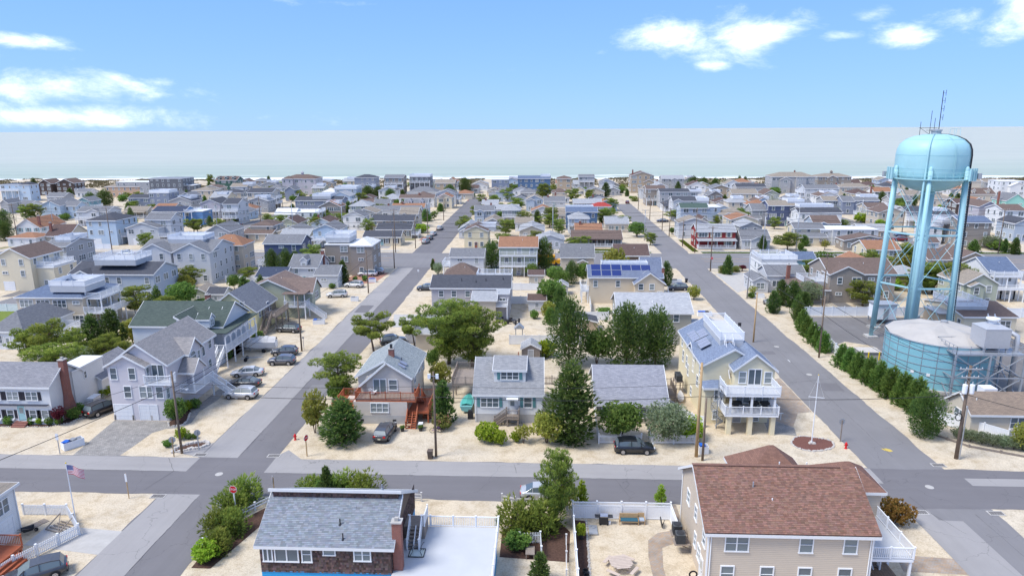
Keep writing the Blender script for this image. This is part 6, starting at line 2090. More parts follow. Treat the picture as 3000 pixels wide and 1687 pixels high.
# --- yellow cottage and sage house up the left street
h = House('pale yellow cottage with dark grey roof, brick chimney and timber deck', -61.5, 116.5, 'yellow', (.19, .20, .22))
h.block(0, 9.0, 0, 9.5, 0, 4.6, 'gy', 3.4)
h.win(0, 'f', 6.6, 5.2, .8, 1.0)
for u in (1.6, 3.0, 4.4, 6.4):
 h.win(0, 'r', u, 3.0, .7, 1.1)
h.door(0, 'r', 5.4, 2.8, (.05, .1, .2))
h.autowin(0, 'f', per=3.5)
h.chimney(-.45, 1.5, 0, 7.2, .8, .7)
h.deck(9.05, 11.6, 2.6, 9.0, 2.75, 'flr', 'old_wood', 'old_wood', gap=.17)
h.stairs(10.3, 2.6, 'f', 2.7, 1.1, 'old_wood', 'old_wood')
h = House('sage green house with brown roof and white porch on stilts', -60.5, 128.0, 'sage', (.22, .165, .14))
h.block(0, 12.0, 0, 9.0, 0, 5.2, 'gy', 2.6)
h.block(7.5, 14.2, 1.2, 6.4, 2.7, 5.2, 'gx', 2.2)
h.win(0, 'f', 1.6, 3.2, .8, 1.3); h.win(0, 'f', 6.0, 3.2, .8, 1.3); h.win(0, 'f', 2.0, .9, .8, 1.2); h.win(1, 'r', 2.6, 3.3, 1.7, 1.3, 'pair'); h.win(1, 'f', 4.0, 3.2, .9, 1.3)
h.deck(9.4, 13.6, -1.4, 1.2, 2.75, 'flr'); h.stairs(13.6, -.4, 'r', 2.7, 1.0)
MB().bar((9.2, -.3, 5.35), (13.8, -.3, 5.35), 3.2, .12).build('porch_roof', 'roofing', h.o, (.22, .165, .14))
for x in (9.5, 11.5, 13.5):
 MB().box(x - .08, x + .08, -1.35, -1.2, 2.75, 5.25).build('porch_post', 'white_vinyl', h.o)
# --- house half hidden behind the big pines, and its neighbours in the middle block
h = House('low beige house half hidden behind the two big pines', -21.5, 108.6, 'beige', 'r_light')
h.block(0, 8.5, 0, 9.0, 0, 3.1, 'gx', 1.7)
h.autowin(0, 'flr', per=2.6)
h = House('long lilac-grey house with charcoal roof and white upper deck', -22.4, 130.5, (.44, .42, .43), 'r_dark')
h.block(0, 16.0, 1.0, 9.0, 0, 5.6, 'gx', 1.7)
h.block(9.0, 13.5, -5.0, 1.0, 0, 4.6, 'gx', 1.0, wall='beige', rc='r_light')
h.block(13.5, 16.0, -3.0, 1.0, 0, 5.3, 'flat', wall=(.44, .42, .43), rc='r_light')
for u in (2.0, 4.6, 7.4, 10.4, 13.4):
 h.win(0, 'f', u, 3.7, .9, 1.2)
h.win(2, 'f', 1.2, 3.9, 1.1, .5, 'slider'); h.autowin(0, 'lr')
h.vent(6, 3.0, 6.6, .5, 'dark_metal'); h.vent(9, 2.6, 6.5, .4, 'dark_metal'); h.vent(11, 3.1, 6.7, .4, 'dark_metal'); h.vent(14.5, 3.5, 6.9, .4, 'dark_metal')
h.deck(8.5, 16.0, 9.05, 13.5, 5.8, 'flrb')
h.deck(13.2, 15.8, -4.6, -3.0, 3.3, 'fr')
h = House('two-storey taupe house with pale grey roof behind the dark cedars', 13.3, 112.5, (.34, .33, .28), (.42, .43, .44))
h.block(0, 12.6, 0, 9.5, 0, 5.9, 'gx', 2.3)
for u in (2.8, 6.4, 10.0):
 h.win(0, 'f', u, 4.2, .85, 1.3)
h.win(0, 'f', 9.2, .5, .9, 1.3); h.autowin(0, 'lr')
h.vent(6.2, 2.4, 7.2, .3); h.vent(9.4, 3.2, 7.5, .3)
h.deck(12.65, 14.6, .5, 4.5, .9, 'fr'); MB().bar((13.6, .2, 3.3), (13.6, 5.0, 3.3), 2.6, .12).build('porch_roof', 'roofing', h.o, (.42, .43, .44))
fence('white fence between the taupe house and the cream stilted house', [(15.5, 106.8), (20.6, 106.8)], 1.5, 'picket')
h = House('cream house with a row of deep blue solar panels on its roof', 10.2, 141.0, (.60, .51, .38), (.17, .20, .27))
h.block(0, 15.6, 0, 6.8, 0, 5.9, 'gx', 1.9)
h.block(9.6, 15.7, -2.2, .5, 0, 5.0, 'gy', 2.2)
h.block(12.0, 16.2, 5.0, 11, 0, 6.4, 'gx', 2.2)
zf2 = lambda y: 5.9 + y * 1.9 / 3.4 + .14
for i, (x, n) in enumerate(((.5, 2), (2.7, 2), (4.9, 2), (7.1, 1), (9.2, 1), (11.3, 1))):
 for k in range(n):
  y = (1.75 - k * 1.7) if n == 2 else 1.6
  z0, z1 = zf2(y), zf2(y + 1.6)
  f = MB().add([(x, y, z0 - .05), (x + 2.1, y, z0 - .05), (x + 2.1, y + 1.6, z1 - .05), (x, y + 1.6, z1 - .05), (x, y, z0), (x + 2.1, y, z0), (x + 2.1, y + 1.6, z1), (x, y + 1.6, z1)], [(3, 2, 1, 0), (4, 5, 6, 7), (0, 1, 5, 4), (1, 2, 6, 5), (2, 3, 7, 6), (3, 0, 4, 7)])
  o_ = f.build('solar_panel', 'sign_grey', h.o)
  MB().poly((x + .05, y + .04, z0 + .03), (x + 2.05, y + .04, z0 + .03), (x + 2.05, y + 1.56, z1 + .01), (x + .05, y + 1.56, z1 + .01)).build('cell', 'solar_cell', o_)
for u in (1.4, 6.2):
 h.win(0, 'f', u, 3.7, .8, 1.3)
for u in (1.2, 3.5):
 h.win(1, 'f', u, 3.6, .9, 1.2)
h.win(1, 'f', 5.2, 2.7, .9, .45, 'slider'); h.win(1, 'f', 2.4, .5, 1.0, .5, 'slider')
h.door(1, 'r', 1.4, 2.7, (.30, .07, .05)); h.stairs(16.3, -.4, 'f', 2.7, 1.0)
h.chimney(15.9, 1.2, 3, 7.6, .5, .5)
h.roofdeck(3.0, 13.0, 3.8, 6.6, 7.3, .9)
h.deck(-1.6, -.05, 0, 6.0, 2.8, 'flb')
# --- small house and sheds beside the water tanks, lower right
h = House('low cream house with brown shingle roof beside the blue water tank', 52.5, 78.2, (.60, .54, .44), (.27, .21, .16))
h.block(0, 12.0, 0, 4.8, 0, 2.9, 'gx', 1.75)
h.blocks.append((0, 12, 0, 4.8, 0, 3)); h.autowin(0, 'fl', per=3.2)
MB().box(3.2, 4.8, 3.2, 4.6, 3.4, 4.75).build('roof_unit', 'white_vinyl', h.o)
h.vent(1.2, 1.4, 3.9, .4)
fence('long white vinyl fence and hedge line by the lower right street corner', [(50.6, 81.6), (55.6, 75.9), (58.5, 76.3), (66, 76.5)], 1.7, 'panel')
# ================================================================== THE REST OF THE TOWN
HL = []
def H(x0, x1, y0, y1, h, roof, rise, wall, rc, opts, label):
 far = y0 > 190
 HL.append((x0, x1, y0, y1, label))
 sh = 'shed' in opts.split(';')
 b = House(label, x0, y0, wall, rc, 0.0, 'shed' if sh else 'house', 'shed' if sh else 'house', far=far)
 w, d = x1 - x0, y1 - y0
 b.block(0, w, 0, d, 0, h, roof, rise, over=.3 if roof != 'flat' else .12)
 shut = None
 wings, later = [], []
 for t in opts.split(';'):
  k, _, a = t.partition(':')
  a = a.split(',') if a else []
  if k == 's':
   shut = PAL.get(a[0], (.1, .25, .25))
  elif k == 'w':
   fx0, fx1, dy, dd, hh = map(float, a[:5])
   rf = a[5] if len(a) > 5 else 'gx'
   c = a[6] if len(a) > 6 else None
   b.block(fx0 * w + .01, fx1 * w - .01, dy + .01, dy + dd, 0, hh - .02, rf, {'sn': 1.1}.get(rf), wall=c, rc='r_white' if rf == 'flat' else None, over=.25)
   wings.append(len(b.blocks) - 1)
  elif k == 'dm':
   n = int(a[0])
   for i in range(n):
    xm = w * (i + .5) / n
    zt = h + (rise or 1.5) * .55
    b.block(xm - .8, xm + .8, .5, d * .45, h - .2, zt + .35, 'gy', .7, over=.15)
    b.win(len(b.blocks) - 1, 'f', .8, h + .15, .8, .8)
 for t in opts.split(';'):
  k, _, a = t.partition(':')
  a = [float(q) for q in a.split(',')] if a and k in ('df', 'dl', 'dr', 'rd', 'ro', 'c') else []
  if k == 'df':
   b.deck(.1, w - .1, -a[1], -.02, a[0], 'flr')
  elif k == 'dr':
   b.deck(w + .02, w + a[1], a[2], min(a[3], d), a[0], 'frb')
  elif k == 'dl':
   b.deck(-a[1], -.02, a[2], min(a[3], d), a[0], 'flb')
  elif k in ('rd', 'ro'):
   z = a[4] if len(a) > 4 else h + .3
   if len(a) < 5:
    a = [a[0], a[1], .15, .8, a[3] + 5.0]
    z = 5.7
   b.roofdeck(a[0] * w + .05, a[1] * w - .05, a[2] * d + .05, a[3] * d, z, 1.0, k == 'rd')
  elif k == 'c':
   b.chimney(a[0] * w, a[1] * d, h * .3, h + (rise or 0) + .9)
  elif k in ('g1', 'g2', 'g'):
   n = 2 if k == 'g2' else 1
   for i in range(n):
    b.garage(0, 'f', w * (.3 if n == 1 else .25 + .5 * i), min(2.5, w * .4))
  elif k == 'p':
   b.deck(.2, w - .2, -2.0, -.02, .5, 'flr', rail=.8, posts=False)
   MB().bar((w / 2, -2.3, 2.65), (w / 2, .1, 3.2), w + .3, .12).build('porch_roof', 'roofing', b.o, PAL[rc])
   n = max(2, int(w / 2.6))
   for i in range(n + 1):
    x = .3 + (w - .6) * i / n
    MB().box(x - .07, x + .07, -1.98, -1.84, .5, 2.7).build('porch_post', 'white_vinyl', b.o)
  elif k == 'cup':
   MB().box(w / 2 - .6, w / 2 + .6, d / 2 - .6, d / 2 + .6, h + rise - .4, h + rise + 1.0).add([(w / 2 - .8, d / 2 - .8, h + rise + 1.0), (w / 2 + .8, d / 2 - .8, h + rise + 1.0), (w / 2 + .8, d / 2 + .8, h + rise + 1.0), (w / 2 - .8, d / 2 + .8, h + rise + 1.0), (w / 2, d / 2, h + rise + 2.0)], [(0, 1, 4), (1, 2, 4), (2, 3, 4), (3, 0, 4)]).build('cupola', 'roofing', b.o, PAL[wall])
  elif k == 'stf':
   b.stairs(w * .5, -3.05 if 'df:2.8,3' in opts else -.05, 'l' if 'df' in opts else 'f', 2.8, 1.2)
  elif k == 'stf2':
   b.stairs(w * .75, -3.6, 'r', 1.4, 1.2, 'old_wood', 'old_wood')
  elif k == 'sky':
   MB().bar((w * .4, 1.5, h + .6), (w * .4, 2.4, h + 1.1), .8, .12).build('skylight', 'solar_pale', b.o)
  elif k == 'sign':
   sg = MB().box(w * .3, w * .72, -.05, -.01, h - .1, h + .55).build('sign_board', 'paint', b.o, PAL['taupe'])
   for i in range(11):         # too blurred in the photo to read: pale and lilac letter shapes
    x = w * .31 + i * w * .037
    MB().box(x, x + w * .026, -.08, -.05, h + .02, h + .42 + .08 * (i % 3)).build('letter', 'paint', sg, ((.5, .45, .3), (.42, .36, .55), (.55, .5, .52))[i % 3])
 for i, bb in enumerate(b.blocks):
  if bb[1] - bb[0] > 1.4 and bb[4] < 1.0:
   gz = 1 if ('g1' in opts or 'g2' in opts) and i == 0 and bb[5] > 5 else 0
   if sh:
    b.win(i, 'f', (bb[1] - bb[0]) / 2, .9, .6, .8)
    continue
   b.autowin(i, 'flr', per=3.0, skip=.12, gz=gz, shut=shut)
 if not sh and roof != 'flat' and rise and not far:
  b.vent(w * .6, d * .3, h + rise * .6, .35)
 if not sh and not any(q in opts for q in ('g1', 'g2')):
  b.door(0, 'f', w * .5, .25, random.Random(label).choice(('white', 'white', 'slate', 'brick', 'teal')))
 return b
H(-128.9,-120.3,149.5,160.5,8,'gy',2.2,'cream','r_brown','g1;w:1,1.5,1.5,8,5.4,flat;ro:1,1.5,1.5,.6',
 'cream three-storey house with brown gables at the left edge before the boulevard')
H(-128.0,-122.0,164.2,175.2,8.2,'gx',1.4,'grey','r_grey','df:5.4,2.4;df:2.8,2.4;rd:.3,1,.2,.8,9.4',
 'grey house with stacked timber decks beside the cream three-storey house')
H(-100.9,-87.8,120.3,131.3,6,'hip',2.2,'beige','r_blue','rd:.5,1.04,.05,.6,8;dr:3,4.5,0,9;dr:5.6,3,1,7',
 'beige house with bright blue hip roof and white roof deck')
H(-95.5,-89.4,106.8,119.3,3.5,'hip',2.6,'white','r_grey','dr:1.4,3,5,10',
 'low white house with a broad slate hip roof at the left edge')
H(-104.0,-85.1,139.7,149.7,6.3,'gx',1.8,'bluegrey','r_dark','ro:.28,.78,.1,.75,9.2;w:.0,.36,-1,5,5.6,gy',
 'blue-grey house under a large white railed roof deck')
H(-99.2,-81.1,158.6,170.6,8,'gx',2,'ltgrey','r_grey','w:0,.46,-1,5,8,gy;w:.5,1,-1.2,5,8,gy;rd:.3,.8,.3,.8,10.3',
 'pale grey double-gabled house with tall windows beside the boulevard')
H(-88.5,-79.2,171.6,178.6,7.4,'hip',2.2,'beige','r_rust','',
 'beige box house with rust-coloured hip roof near the navy house')
H(-91.9,-87.1,151.7,157.7,3,'gx',None,'beige','r_tan','',
 'small beige bungalow wing with tan roof behind the blue-grey roof-deck house')
H(-76.9,-73.0,138.7,143.7,2.6,'gy',None,'sage','r_tan','shed',
 'sage garden shed with tan roof behind the pines')
H(-72.7,-69.0,138.2,142.2,2.4,'gx',None,'white','r_dark','shed',
 'small white shed with charcoal roof behind the sage house')
H(-184.8,-175.8,225.5,238.5,4.2,'gy',3,'white','r_rust','s:teal;c:.9,.1',
 'white gabled house with rust roof and teal shutters across the boulevard')
H(-175.4,-165.7,210.0,218.0,3,'hip',1.2,'white','r_rust','',
 'low white bungalow with rust hip roof facing the boulevard')
H(-165.6,-157.6,214.3,224.3,3,'gx',3.2,'beige','r_umber','c:.1,.2',
 'beige cape with dark brown roof across the boulevard')
H(-150.1,-140.2,213.2,225.2,8.3,'hip',1.8,'skyblue','r_dark','g1;dr:2.8,2.5,2,9',
 'tall blue-grey house with side stairs across the boulevard')
H(-137.0,-126.3,213.5,226.5,5.8,'gy',1.8,'ltgrey','r_grey','g1;w:.4,1.2,4,8,8,gx;dr:3,3,0,6',
 'pale grey gabled house with white side deck across the boulevard')
H(-185.4,-172.8,258.7,267.7,5.8,'gx',1.6,'ltgrey','r_grey','w:.35,.75,-.8,3,5.8,gy;df:2.8,1.6',
 'grey house with a small bright blue porch gable')
H(-215.4,-206.6,278.4,292.4,6,'gy',2,'skyblue','r_grey','w:.9,1.6,3,7,5.5,gx',
 'pale blue gabled house behind the rust-roofed white house')
H(-214.7,-208.5,300.6,308.6,5.6,'gy',1.6,'teal','r_grey','dr:2.8,2,0,6',
 'muted teal gabled house with grey roof')
H(-181.3,-171.5,282.8,289.8,3,'gx',1.8,'beige','r_tan','p',
 'beige cottage with open front porch')
H(-154.5,-141.6,258.7,267.7,5.8,'gx',1.6,'blue','r_navy','w:.85,1.5,2,8,5.6,flat;dr:5.6,3,0,8',
 'bright blue house still under construction')
H(-148.0,-139.2,284.0,296.0,6.2,'gy',1.8,'lilac','r_dark','df:3,1.5',
 'lilac gabled house beside the bright blue building site')
H(-127.8,-121.9,263.5,273.5,8.2,'gx',1.8,'ltgrey','r_dark','df:5.4,2;df:2.8,2',
 'narrow pale grey house with two front balconies')
H(-198.5,-188.2,314.1,323.1,5.6,'gx',1.4,'slate','r_dark','w:1,1.95,0,9,8,flat;rd:1,1.95,.05,.9,8.3',
 'slate-blue house with square roof-deck tower')
H(-187.1,-182.9,330.4,338.4,5.6,'gy',1.4,'ltgrey','r_grey','',
 'narrow pale grey gabled house beside the slate tower house')
H(-177.4,-171.1,321.6,330.6,5.8,'gy',1.6,'deepblue','r_grey','',
 'deep blue gabled house in the middle distance')
H(-188.0,-177.0,353.8,363.8,5.6,'hip',1.6,'beige','r_tan','',
 'beige hip-roofed house behind the deep blue gable')
H(-250.2,-230.0,375.8,384.8,6,'hip',1.5,'salmon','r_tan','dr:3,2,0,7',
 'salmon-brown house with tan hip roof below the dunes')
H(-223.4,-204.0,374.9,387.9,10.5,'flat',0,'dkgrey','r_grey','w:-1.05,0,1,11,8.5,flat,grey;w:1,1.25,2,9,6.5,flat,dkgrey',
 'large dark modern flat-roofed house on the dune')
H(-195.8,-182.6,396.7,405.7,8,'gx',2,'green','r_brown','dm:3',
 'dark green shingled beach house with three gables')
H(-297.3,-289.6,385.9,395.9,7,'gy',2.4,'dkbrown','r_brown','',
 'dark brown shingled beach house, left of the pair')
H(-287.0,-276.5,386.8,396.8,7.2,'gy',2.4,'dkbrown','r_brown','dr:3,2,0,7',
 'dark brown shingled beach house, right of the pair')
H(-294.0,-282.6,353.6,363.6,9,'flat',0,'skyblue','r_dark','w:1,1.5,-1,7,9,hip;df:6,2;dr:6,2,0,6',
 'big pale blue house with many balconies at the far left')
H(-263.6,-254.3,346.7,354.7,3.2,'gx',1.8,'grey','r_grey','',
 'low grey cottage below the dark brown beach houses')
H(-266.0,-257.7,372.7,380.7,3.2,'gx',1.6,'white','r_grey','',
 'low white cottage beside the salmon-brown house')
H(-249.2,-245.4,297.9,305.9,5,'gy',1.5,'grey','r_grey','',
 'grey gabled cottage at the far left edge')
H(-249.3,-242.5,307.2,315.2,3.2,'gx',1.6,'white','r_grey','',
 'white cottage with grey roof at the far left')
H(-164.9,-153.5,336.5,345.5,6,'hip',1.4,'beige','r_dark','dr:3,2,0,7',
 'beige house with charcoal hip roof and side balcony')
H(-176.2,-166.9,374.3,382.3,6,'gx',1.6,'ltgrey','r_tan','rd:.7,1.3,.2,.8,7.2',
 'pale grey house with tan roof below the green beach house')
H(-150.6,-131.0,386.5,398.5,9.5,'hip',2,'lilac','r_brown','w:0,.32,-1.2,6,9.5,hip;w:.62,1,-1.2,6,9.5,hip;g1;cup',
 'grand lilac beach house with brown hip roofs and cupola')
H(-140.7,-128.6,315.4,325.4,8,'gx',1.6,'sand','r_dark','dr:5.4,2,0,7;dr:2.8,2,0,7',
 'sand-coloured house with two balconies in the left distance')
H(-136.9,-131.8,353.2,362.2,6,'gy',1.8,'slate','r_grey','dr:3,2,0,7',
 'small slate gabled house behind the sand-coloured one')
H(-114.4,-101.4,407.8,417.8,8.5,'hip',1.6,'slate','r_dark','',
 'square slate beach house with hip roof on the dune')
H(-92.5,-81.3,392.8,402.8,9.5,'gx',1.4,'taupe','r_grey','df:6,1.5;df:3,1.5;g1',
 'taupe beach house with stacked balconies')
H(-78.7,-66.5,399.0,409.0,9.5,'flat',0,'dkgrey','r_white','rd:0,1,0,1,9.8;df:6.4,1.6',
 'modern charcoal and glass beach house')
H(-74.0,-57.5,366.2,378.2,3.5,'hip',2.6,'white','r_grey','',
 'white bungalow with large grey hip roof by the beach street')
H(-62.2,-50.6,389.8,398.8,6.5,'gx',1.8,'tan','r_tan','dr:3,2,0,7',
 'tan beach house left of the sandy path')
H(-29.1,-19.4,388.8,397.8,8.5,'flat',0,'slate','r_white','',
 'slate-blue beach house right of the sandy path')
H(-28.4,-19.8,359.4,367.4,3,'hip',1.6,'grey','r_grey','c:.5,.5',
 'small grey hip-roofed cottage near the sandy path')
H(-107.6,-96.1,345.3,355.3,7,'flat',0,'bluegrey','r_white','w:-.6,0,1,8,5.5,hip;rd:0,1,0,1,7.3',
 'blue-grey flat-topped house in the left middle distance')
H(-111.2,-90.0,297.9,307.9,6,'gx',1.4,'slate','r_dark','rd:.35,.75,.15,.9,7.7',
 'long slate house with white roof deck and outside stairs')
H(-106.3,-89.9,261.9,272.9,5,'flat',0,'white','r_white','w:0,.5,-.5,8,4.4,gx,white;dr:5,1.5,0,8',
 'low white modern house with flat roof terrace')
H(-100.0,-92.2,224.0,234.0,5,'hip',1.5,'beige','r_brown','w:-.2,1.1,-3,4,2.8,sn,beige',
 'beige house with brown hip roof left of the cream gable')
H(-90.4,-81.3,223.5,233.5,3.2,'gy',1.5,'cream','r_grey','',
 'cream gabled bungalow across the boulevard')
H(-73.7,-65.3,210.9,220.9,5.6,'gy',1.8,'skyblue','r_grey','df:2.8,3;stf',
 'pale blue gabled house with bunting and a long front stair')
H(-72.2,-62.4,168.8,176.8,8.3,'gx',1.7,'navy','r_grey','dl:2.8,2,0,5',
 'navy blue house facing the boulevard')
H(-56.1,-49.1,168.5,177.5,8,'flat',0,'taupe','r_white','w:1,1.8,-1,9,8,hip,taupe;rd:0,.9,.1,.9,9.6;g1',
 'tall taupe house with white roof tower at the boulevard corner')
H(-61.3,-54.3,156.7,165.7,4.5,'gx',2.4,'ltgrey','r_grey','w:1,1.8,-2.5,7,3.2,gx;c:1,.5;dm:1',
 'pale grey cape with wraparound porch on the left street')
H(-67.9,-61.0,152.7,159.7,3,'gx',1.6,'white','r_navy','',
 'low white house with navy roof behind the sage house')
H(-58.0,-45.9,213.2,220.2,3,'gx',1.5,'cream','r_dark','s:black',
 'low cream house with charcoal roof at the boulevard corner')
H(-57.4,-45.3,228.4,236.4,3.2,'gx',1.7,'beige','r_dark','s:black;dr:1.5,2.5,0,5',
 'beige bungalow with black shutters up the beach street')
H(-62.4,-46.6,241.4,249.4,4.5,'gx',1.6,'tan','r_dark','',
 'long tan house with orange awnings up the beach street')
H(-71.0,-51.2,278.0,286.0,4,'gx',1.5,'white','r_grey','c:.3,.5;dr:2.8,2,0,6',
 'long white house with small dormers up the beach street')
H(-64.7,-50.7,286.1,293.1,4.2,'gx',1.4,'white','r_rust','c:.3,.4',
 'white house with rust roof up the beach street')
H(-75.3,-68.3,297.2,305.2,4.5,'gx',1.8,'ltgrey','r_grey','',
 'pale grey cape up the beach street')
H(-60.7,-50.5,292.9,300.9,5,'gx',1.8,'white','r_grey','dm:2',
 'white house with two dormers up the beach street')
H(-69.4,-52.3,323.6,331.6,4.5,'gx',1.4,'white','r_brown','c:.55,.4',
 'long white house with brown roof near the beach end')
H(-82.9,-75.7,296.2,304.2,3.5,'gy',1.8,'pink','r_grey','c:.3,.1',
 'pinkish gabled cottage with brick chimney')
H(-24.4,-17.0,207.7,217.7,5.8,'gy',1.6,'butter','r_brown','rd:.5,1.3,.4,.9,6.4',
 'butter-yellow gabled house beside the beach street')
H(-23.5,-14.9,168.3,175.3,5,'gx',1.6,'ltgrey','r_grey','dl:2.8,2,0,5',
 'pale blue-grey house at the boulevard stop sign')
H(-23.0,-15.0,153.0,160.0,3.5,'hip',2.2,'beige','r_brown','',
 'brown hip-roofed bungalow behind the lilac-grey house')
H(-10.9,-1.1,168.9,176.9,7.5,'gx',2,'sage','r_rust','df:2.8,1.8;df:5.4,1',
 'sage green house with rust roof and teal awnings')
H(-24.6,-10.1,286.5,294.5,3.5,'gx',1.5,'white','r_light','c:.18,.3;s:slate',
 'white ranch with pale roof and brick chimney')
H(-21.4,-14.8,244.1,256.1,3.5,'gy',1.5,'grey','r_tan','',
 'grey gabled cottage behind the butter-yellow house')
H(-14.1,4.8,396.0,406.0,8.5,'gx',1.4,'deepblue','r_blue','rd:.7,1,.2,.9,9.6',
 'wide deep blue beach house with rooftop terrace')
H(8.8,17.2,395.5,405.5,8.5,'hip',1.4,'tan','r_brown','',
 'narrow tan beach house with brown roof')
H(22.4,31.7,411.7,421.7,8.5,'gx',1,'grey','r_grey','df:5.6,1.6',
 'narrow grey beach house left of the right-hand path')
H(51.9,65.1,397.0,408.0,10,'gy',2.2,'tan','r_brown','c:.1,.4;w:.55,1,-1,5,6.5,gy',
 'tall tan shingled beach mansion with round-topped gable')
H(71.6,84.7,407.3,417.3,7.5,'gx',1.6,'grey','r_light','w:.4,.7,-1,4,7,gy',
 'grey beach house right of the tan mansion')
H(-11.7,-2.5,365.6,374.6,3.2,'hip',2,'grey','r_grey','',
 'small grey hip cottage below the deep blue beach house')
H(5.5,13.6,365.4,374.4,3.2,'hip',2,'beige','r_brown','',
 'small beige hip cottage with brown roof')
H(23.3,33.4,362.1,371.1,4,'gy',2.2,'beige','r_grey','dm:0',
 'beige gabled cottage with grey trim near the right-hand path')
H(-7.6,0.8,226.4,238.4,3.2,'gy',1.6,'beige','r_light','df:1,1.2',
 'beige gabled cottage with glazed front porch')
H(9.2,20.9,253.5,261.5,6.2,'gx',1.4,'deepblue','r_blue','rd:0,.9,.5,1,7',
 'dark blue two-storey house among the middle pines')
H(13.9,26.1,296.0,305.0,5,'gx',1.4,'grey','r_light','',
 'grey house with pale roof behind the dark blue house')
H(21.2,29.6,287.6,293.6,4.5,'hip',1.4,'white','r_red','',
 'white house with a red roof behind the pines')
H(9.5,25.5,212.8,219.8,3,'gx',1.8,'taupe','r_brown','s:black;p',
 'taupe ranch with brown roof facing the boulevard')
H(18.6,27.2,168.8,176.8,5.4,'gx',2.2,'brown','r_umber','sky',
 'low brown-roofed cottage with skylight at the boulevard corner')
H(5.0,13.4,169.8,176.8,4.8,'gx',2.8,'beige','r_grey','w:.52,.8,-.8,2.5,3.6,gy',
 'beige cape with steep grey roof on the boulevard')
H(-3.1,0.5,158.0,161.5,2.6,'gx',None,'sand','r_umber','shed',
 'sand-coloured garden shed with brown roof and covered grill')
H(-2.7,0.8,134.1,137.6,2.4,'gx',None,'white','r_umber','shed',
 'white shed with dark roof in the middle back yards')
H(50.7,60.0,330.7,339.7,8,'gx',1.4,'taupe','r_brown','df:2.8,1.5',
 'taupe three-storey house on the right-hand beach street')
H(55.7,73.2,320.3,330.3,7.5,'gx',1.2,'grey','r_dark','rd:.8,1.1,0,.6,7.8',
 'long grey house with charcoal roof on the right-hand beach street')
H(53.2,62.8,275.3,284.3,8,'gx',1.4,'ltgrey','r_dark','w:0,.4,-1,4,8,gy;w:1,1.5,0,8,8,flat,ltgrey;rd:1,1.5,0,.9,8.3',
 'pale grey house with white roof deck on the right-hand beach street')
H(52.4,62.6,255.1,263.1,7.5,'gx',1.4,'bluegrey','r_green','w:1,1.45,0,9,7.8,flat,bluegrey;dr:2.8,2,0,6',
 'blue-grey house with green-grey roof behind the red house')
H(56.6,61.6,246.1,255.1,3.2,'gy',2,'grey','r_umber','w:-.4,0,1,6,2.8,gx',
 'small grey cottage with dark gable beside the red house')
H(48.5,60.4,209.9,217.9,5.4,'gx',1.8,'red','r_light','p;s:cream',
 'red two-storey house with pale grey roof on the boulevard')
H(62.0,70.6,208.1,217.1,3.2,'gx',2.4,'ltgrey','r_grey','w:.3,.8,-1,3,3.2,gy',
 'pale grey bungalow beside the red house')
H(84.9,95.5,344.5,354.5,7,'gy',1.8,'tan','r_grey','dl:3,2,0,7',
 'tan gabled house with grey roof in the right distance')
H(91.5,103.5,328.4,337.4,6,'gx',1.8,'beige','r_tan','',
 'plain beige house with tan roof in the right distance')
H(91.7,96.1,307.8,314.8,3,'hip',1.4,'beige','r_rust','',
 'small beige house with rust hip roof')
H(81.0,86.9,261.4,270.4,6,'gx',2,'grey','r_grey','w:-.1,.5,-2,3,3,sn',
 'grey cape with screened porch in the right distance')
H(105.2,120.9,369.6,378.6,5.6,'gx',1.5,'grey','r_dark','',
 'grey house with charcoal roof below the right-hand dunes')
H(131.4,155.6,392.9,404.9,9.5,'hip',2.2,'grey','r_tan','w:.18,.42,-1.2,5,8,gy;w:.55,.78,-1.5,5,9.5,hip;g2;c:.6,.5',
 'grey shingled beach mansion with turrets and twin garages')
H(162.5,181.9,406.4,417.4,8.5,'hip',1.6,'taupe','r_tan','w:.28,.55,-1,4,8,gy;cup',
 'taupe beach mansion with cupola')
H(131.7,148.2,343.5,352.5,7,'gx',1.6,'ltgrey','r_grey','dl:5,2,0,8;dl:2.8,2,0,8',
 'pale grey house with left-hand balconies below the grey mansion')
H(154.9,170.9,357.8,366.8,6.5,'hip',1.6,'beige','r_tan','dr:3,2,0,6',
 'beige house with tan hip roof and upper porch')
H(168.2,177.2,348.7,357.7,5,'gx',1.8,'white','r_rust','c:-.05,.3',
 'white house with rust roof left of the water tower top')
H(86.3,100.0,258.8,267.8,8,'gx',1.5,'navy','r_tan','rd:.55,1,.2,.9,9.2',
 'dark navy house with white rooftop in the right distance')
H(94.1,109.6,249.3,257.3,6.5,'gx',1.3,'white','r_dark','rd:.1,.9,.5,1.1,8;dl:3,2,0,6',
 'white house with charcoal roof behind the shops')
H(123.3,133.1,299.8,307.8,5.6,'gx',1.5,'grey','r_tan','',
 'grey house with tan roof behind the white one')
H(134.3,145.2,295.8,304.8,6,'gx',1.2,'slate','r_grey','w:-.45,0,-1,8,5.8,gx;rd:.4,1.1,.4,.9,7',
 'slate-blue house with white porch left of the tower')
H(128.0,136.0,269.5,278.5,6,'gx',1.4,'beige','r_brown','dl:3,2,0,7',
 'beige house with brown roof left of the tower legs')
H(126.9,136.8,257.5,267.5,5.5,'gy',1.8,'beige','r_brown','',
 'beige gabled house seen through the left tower legs')
H(81.4,90.7,217.9,224.9,5.2,'gx',1.4,'cream','r_grey','w:0,1,-3,3,2.9,sn;stf2',
 'cream shop with grey roofs and dark steps on the boulevard')
H(92.9,107.0,216.1,225.1,5,'flat',0,'ltgrey','r_white','w:-.25,0,1,7,4.8,flat,ltgrey',
 'pale flat-roofed block on the boulevard')
H(92.4,106.7,206.5,212.5,3.2,'gy',1.4,'taupe','r_brown','sign',
 'low taupe shop with a lettered gable on the boulevard')
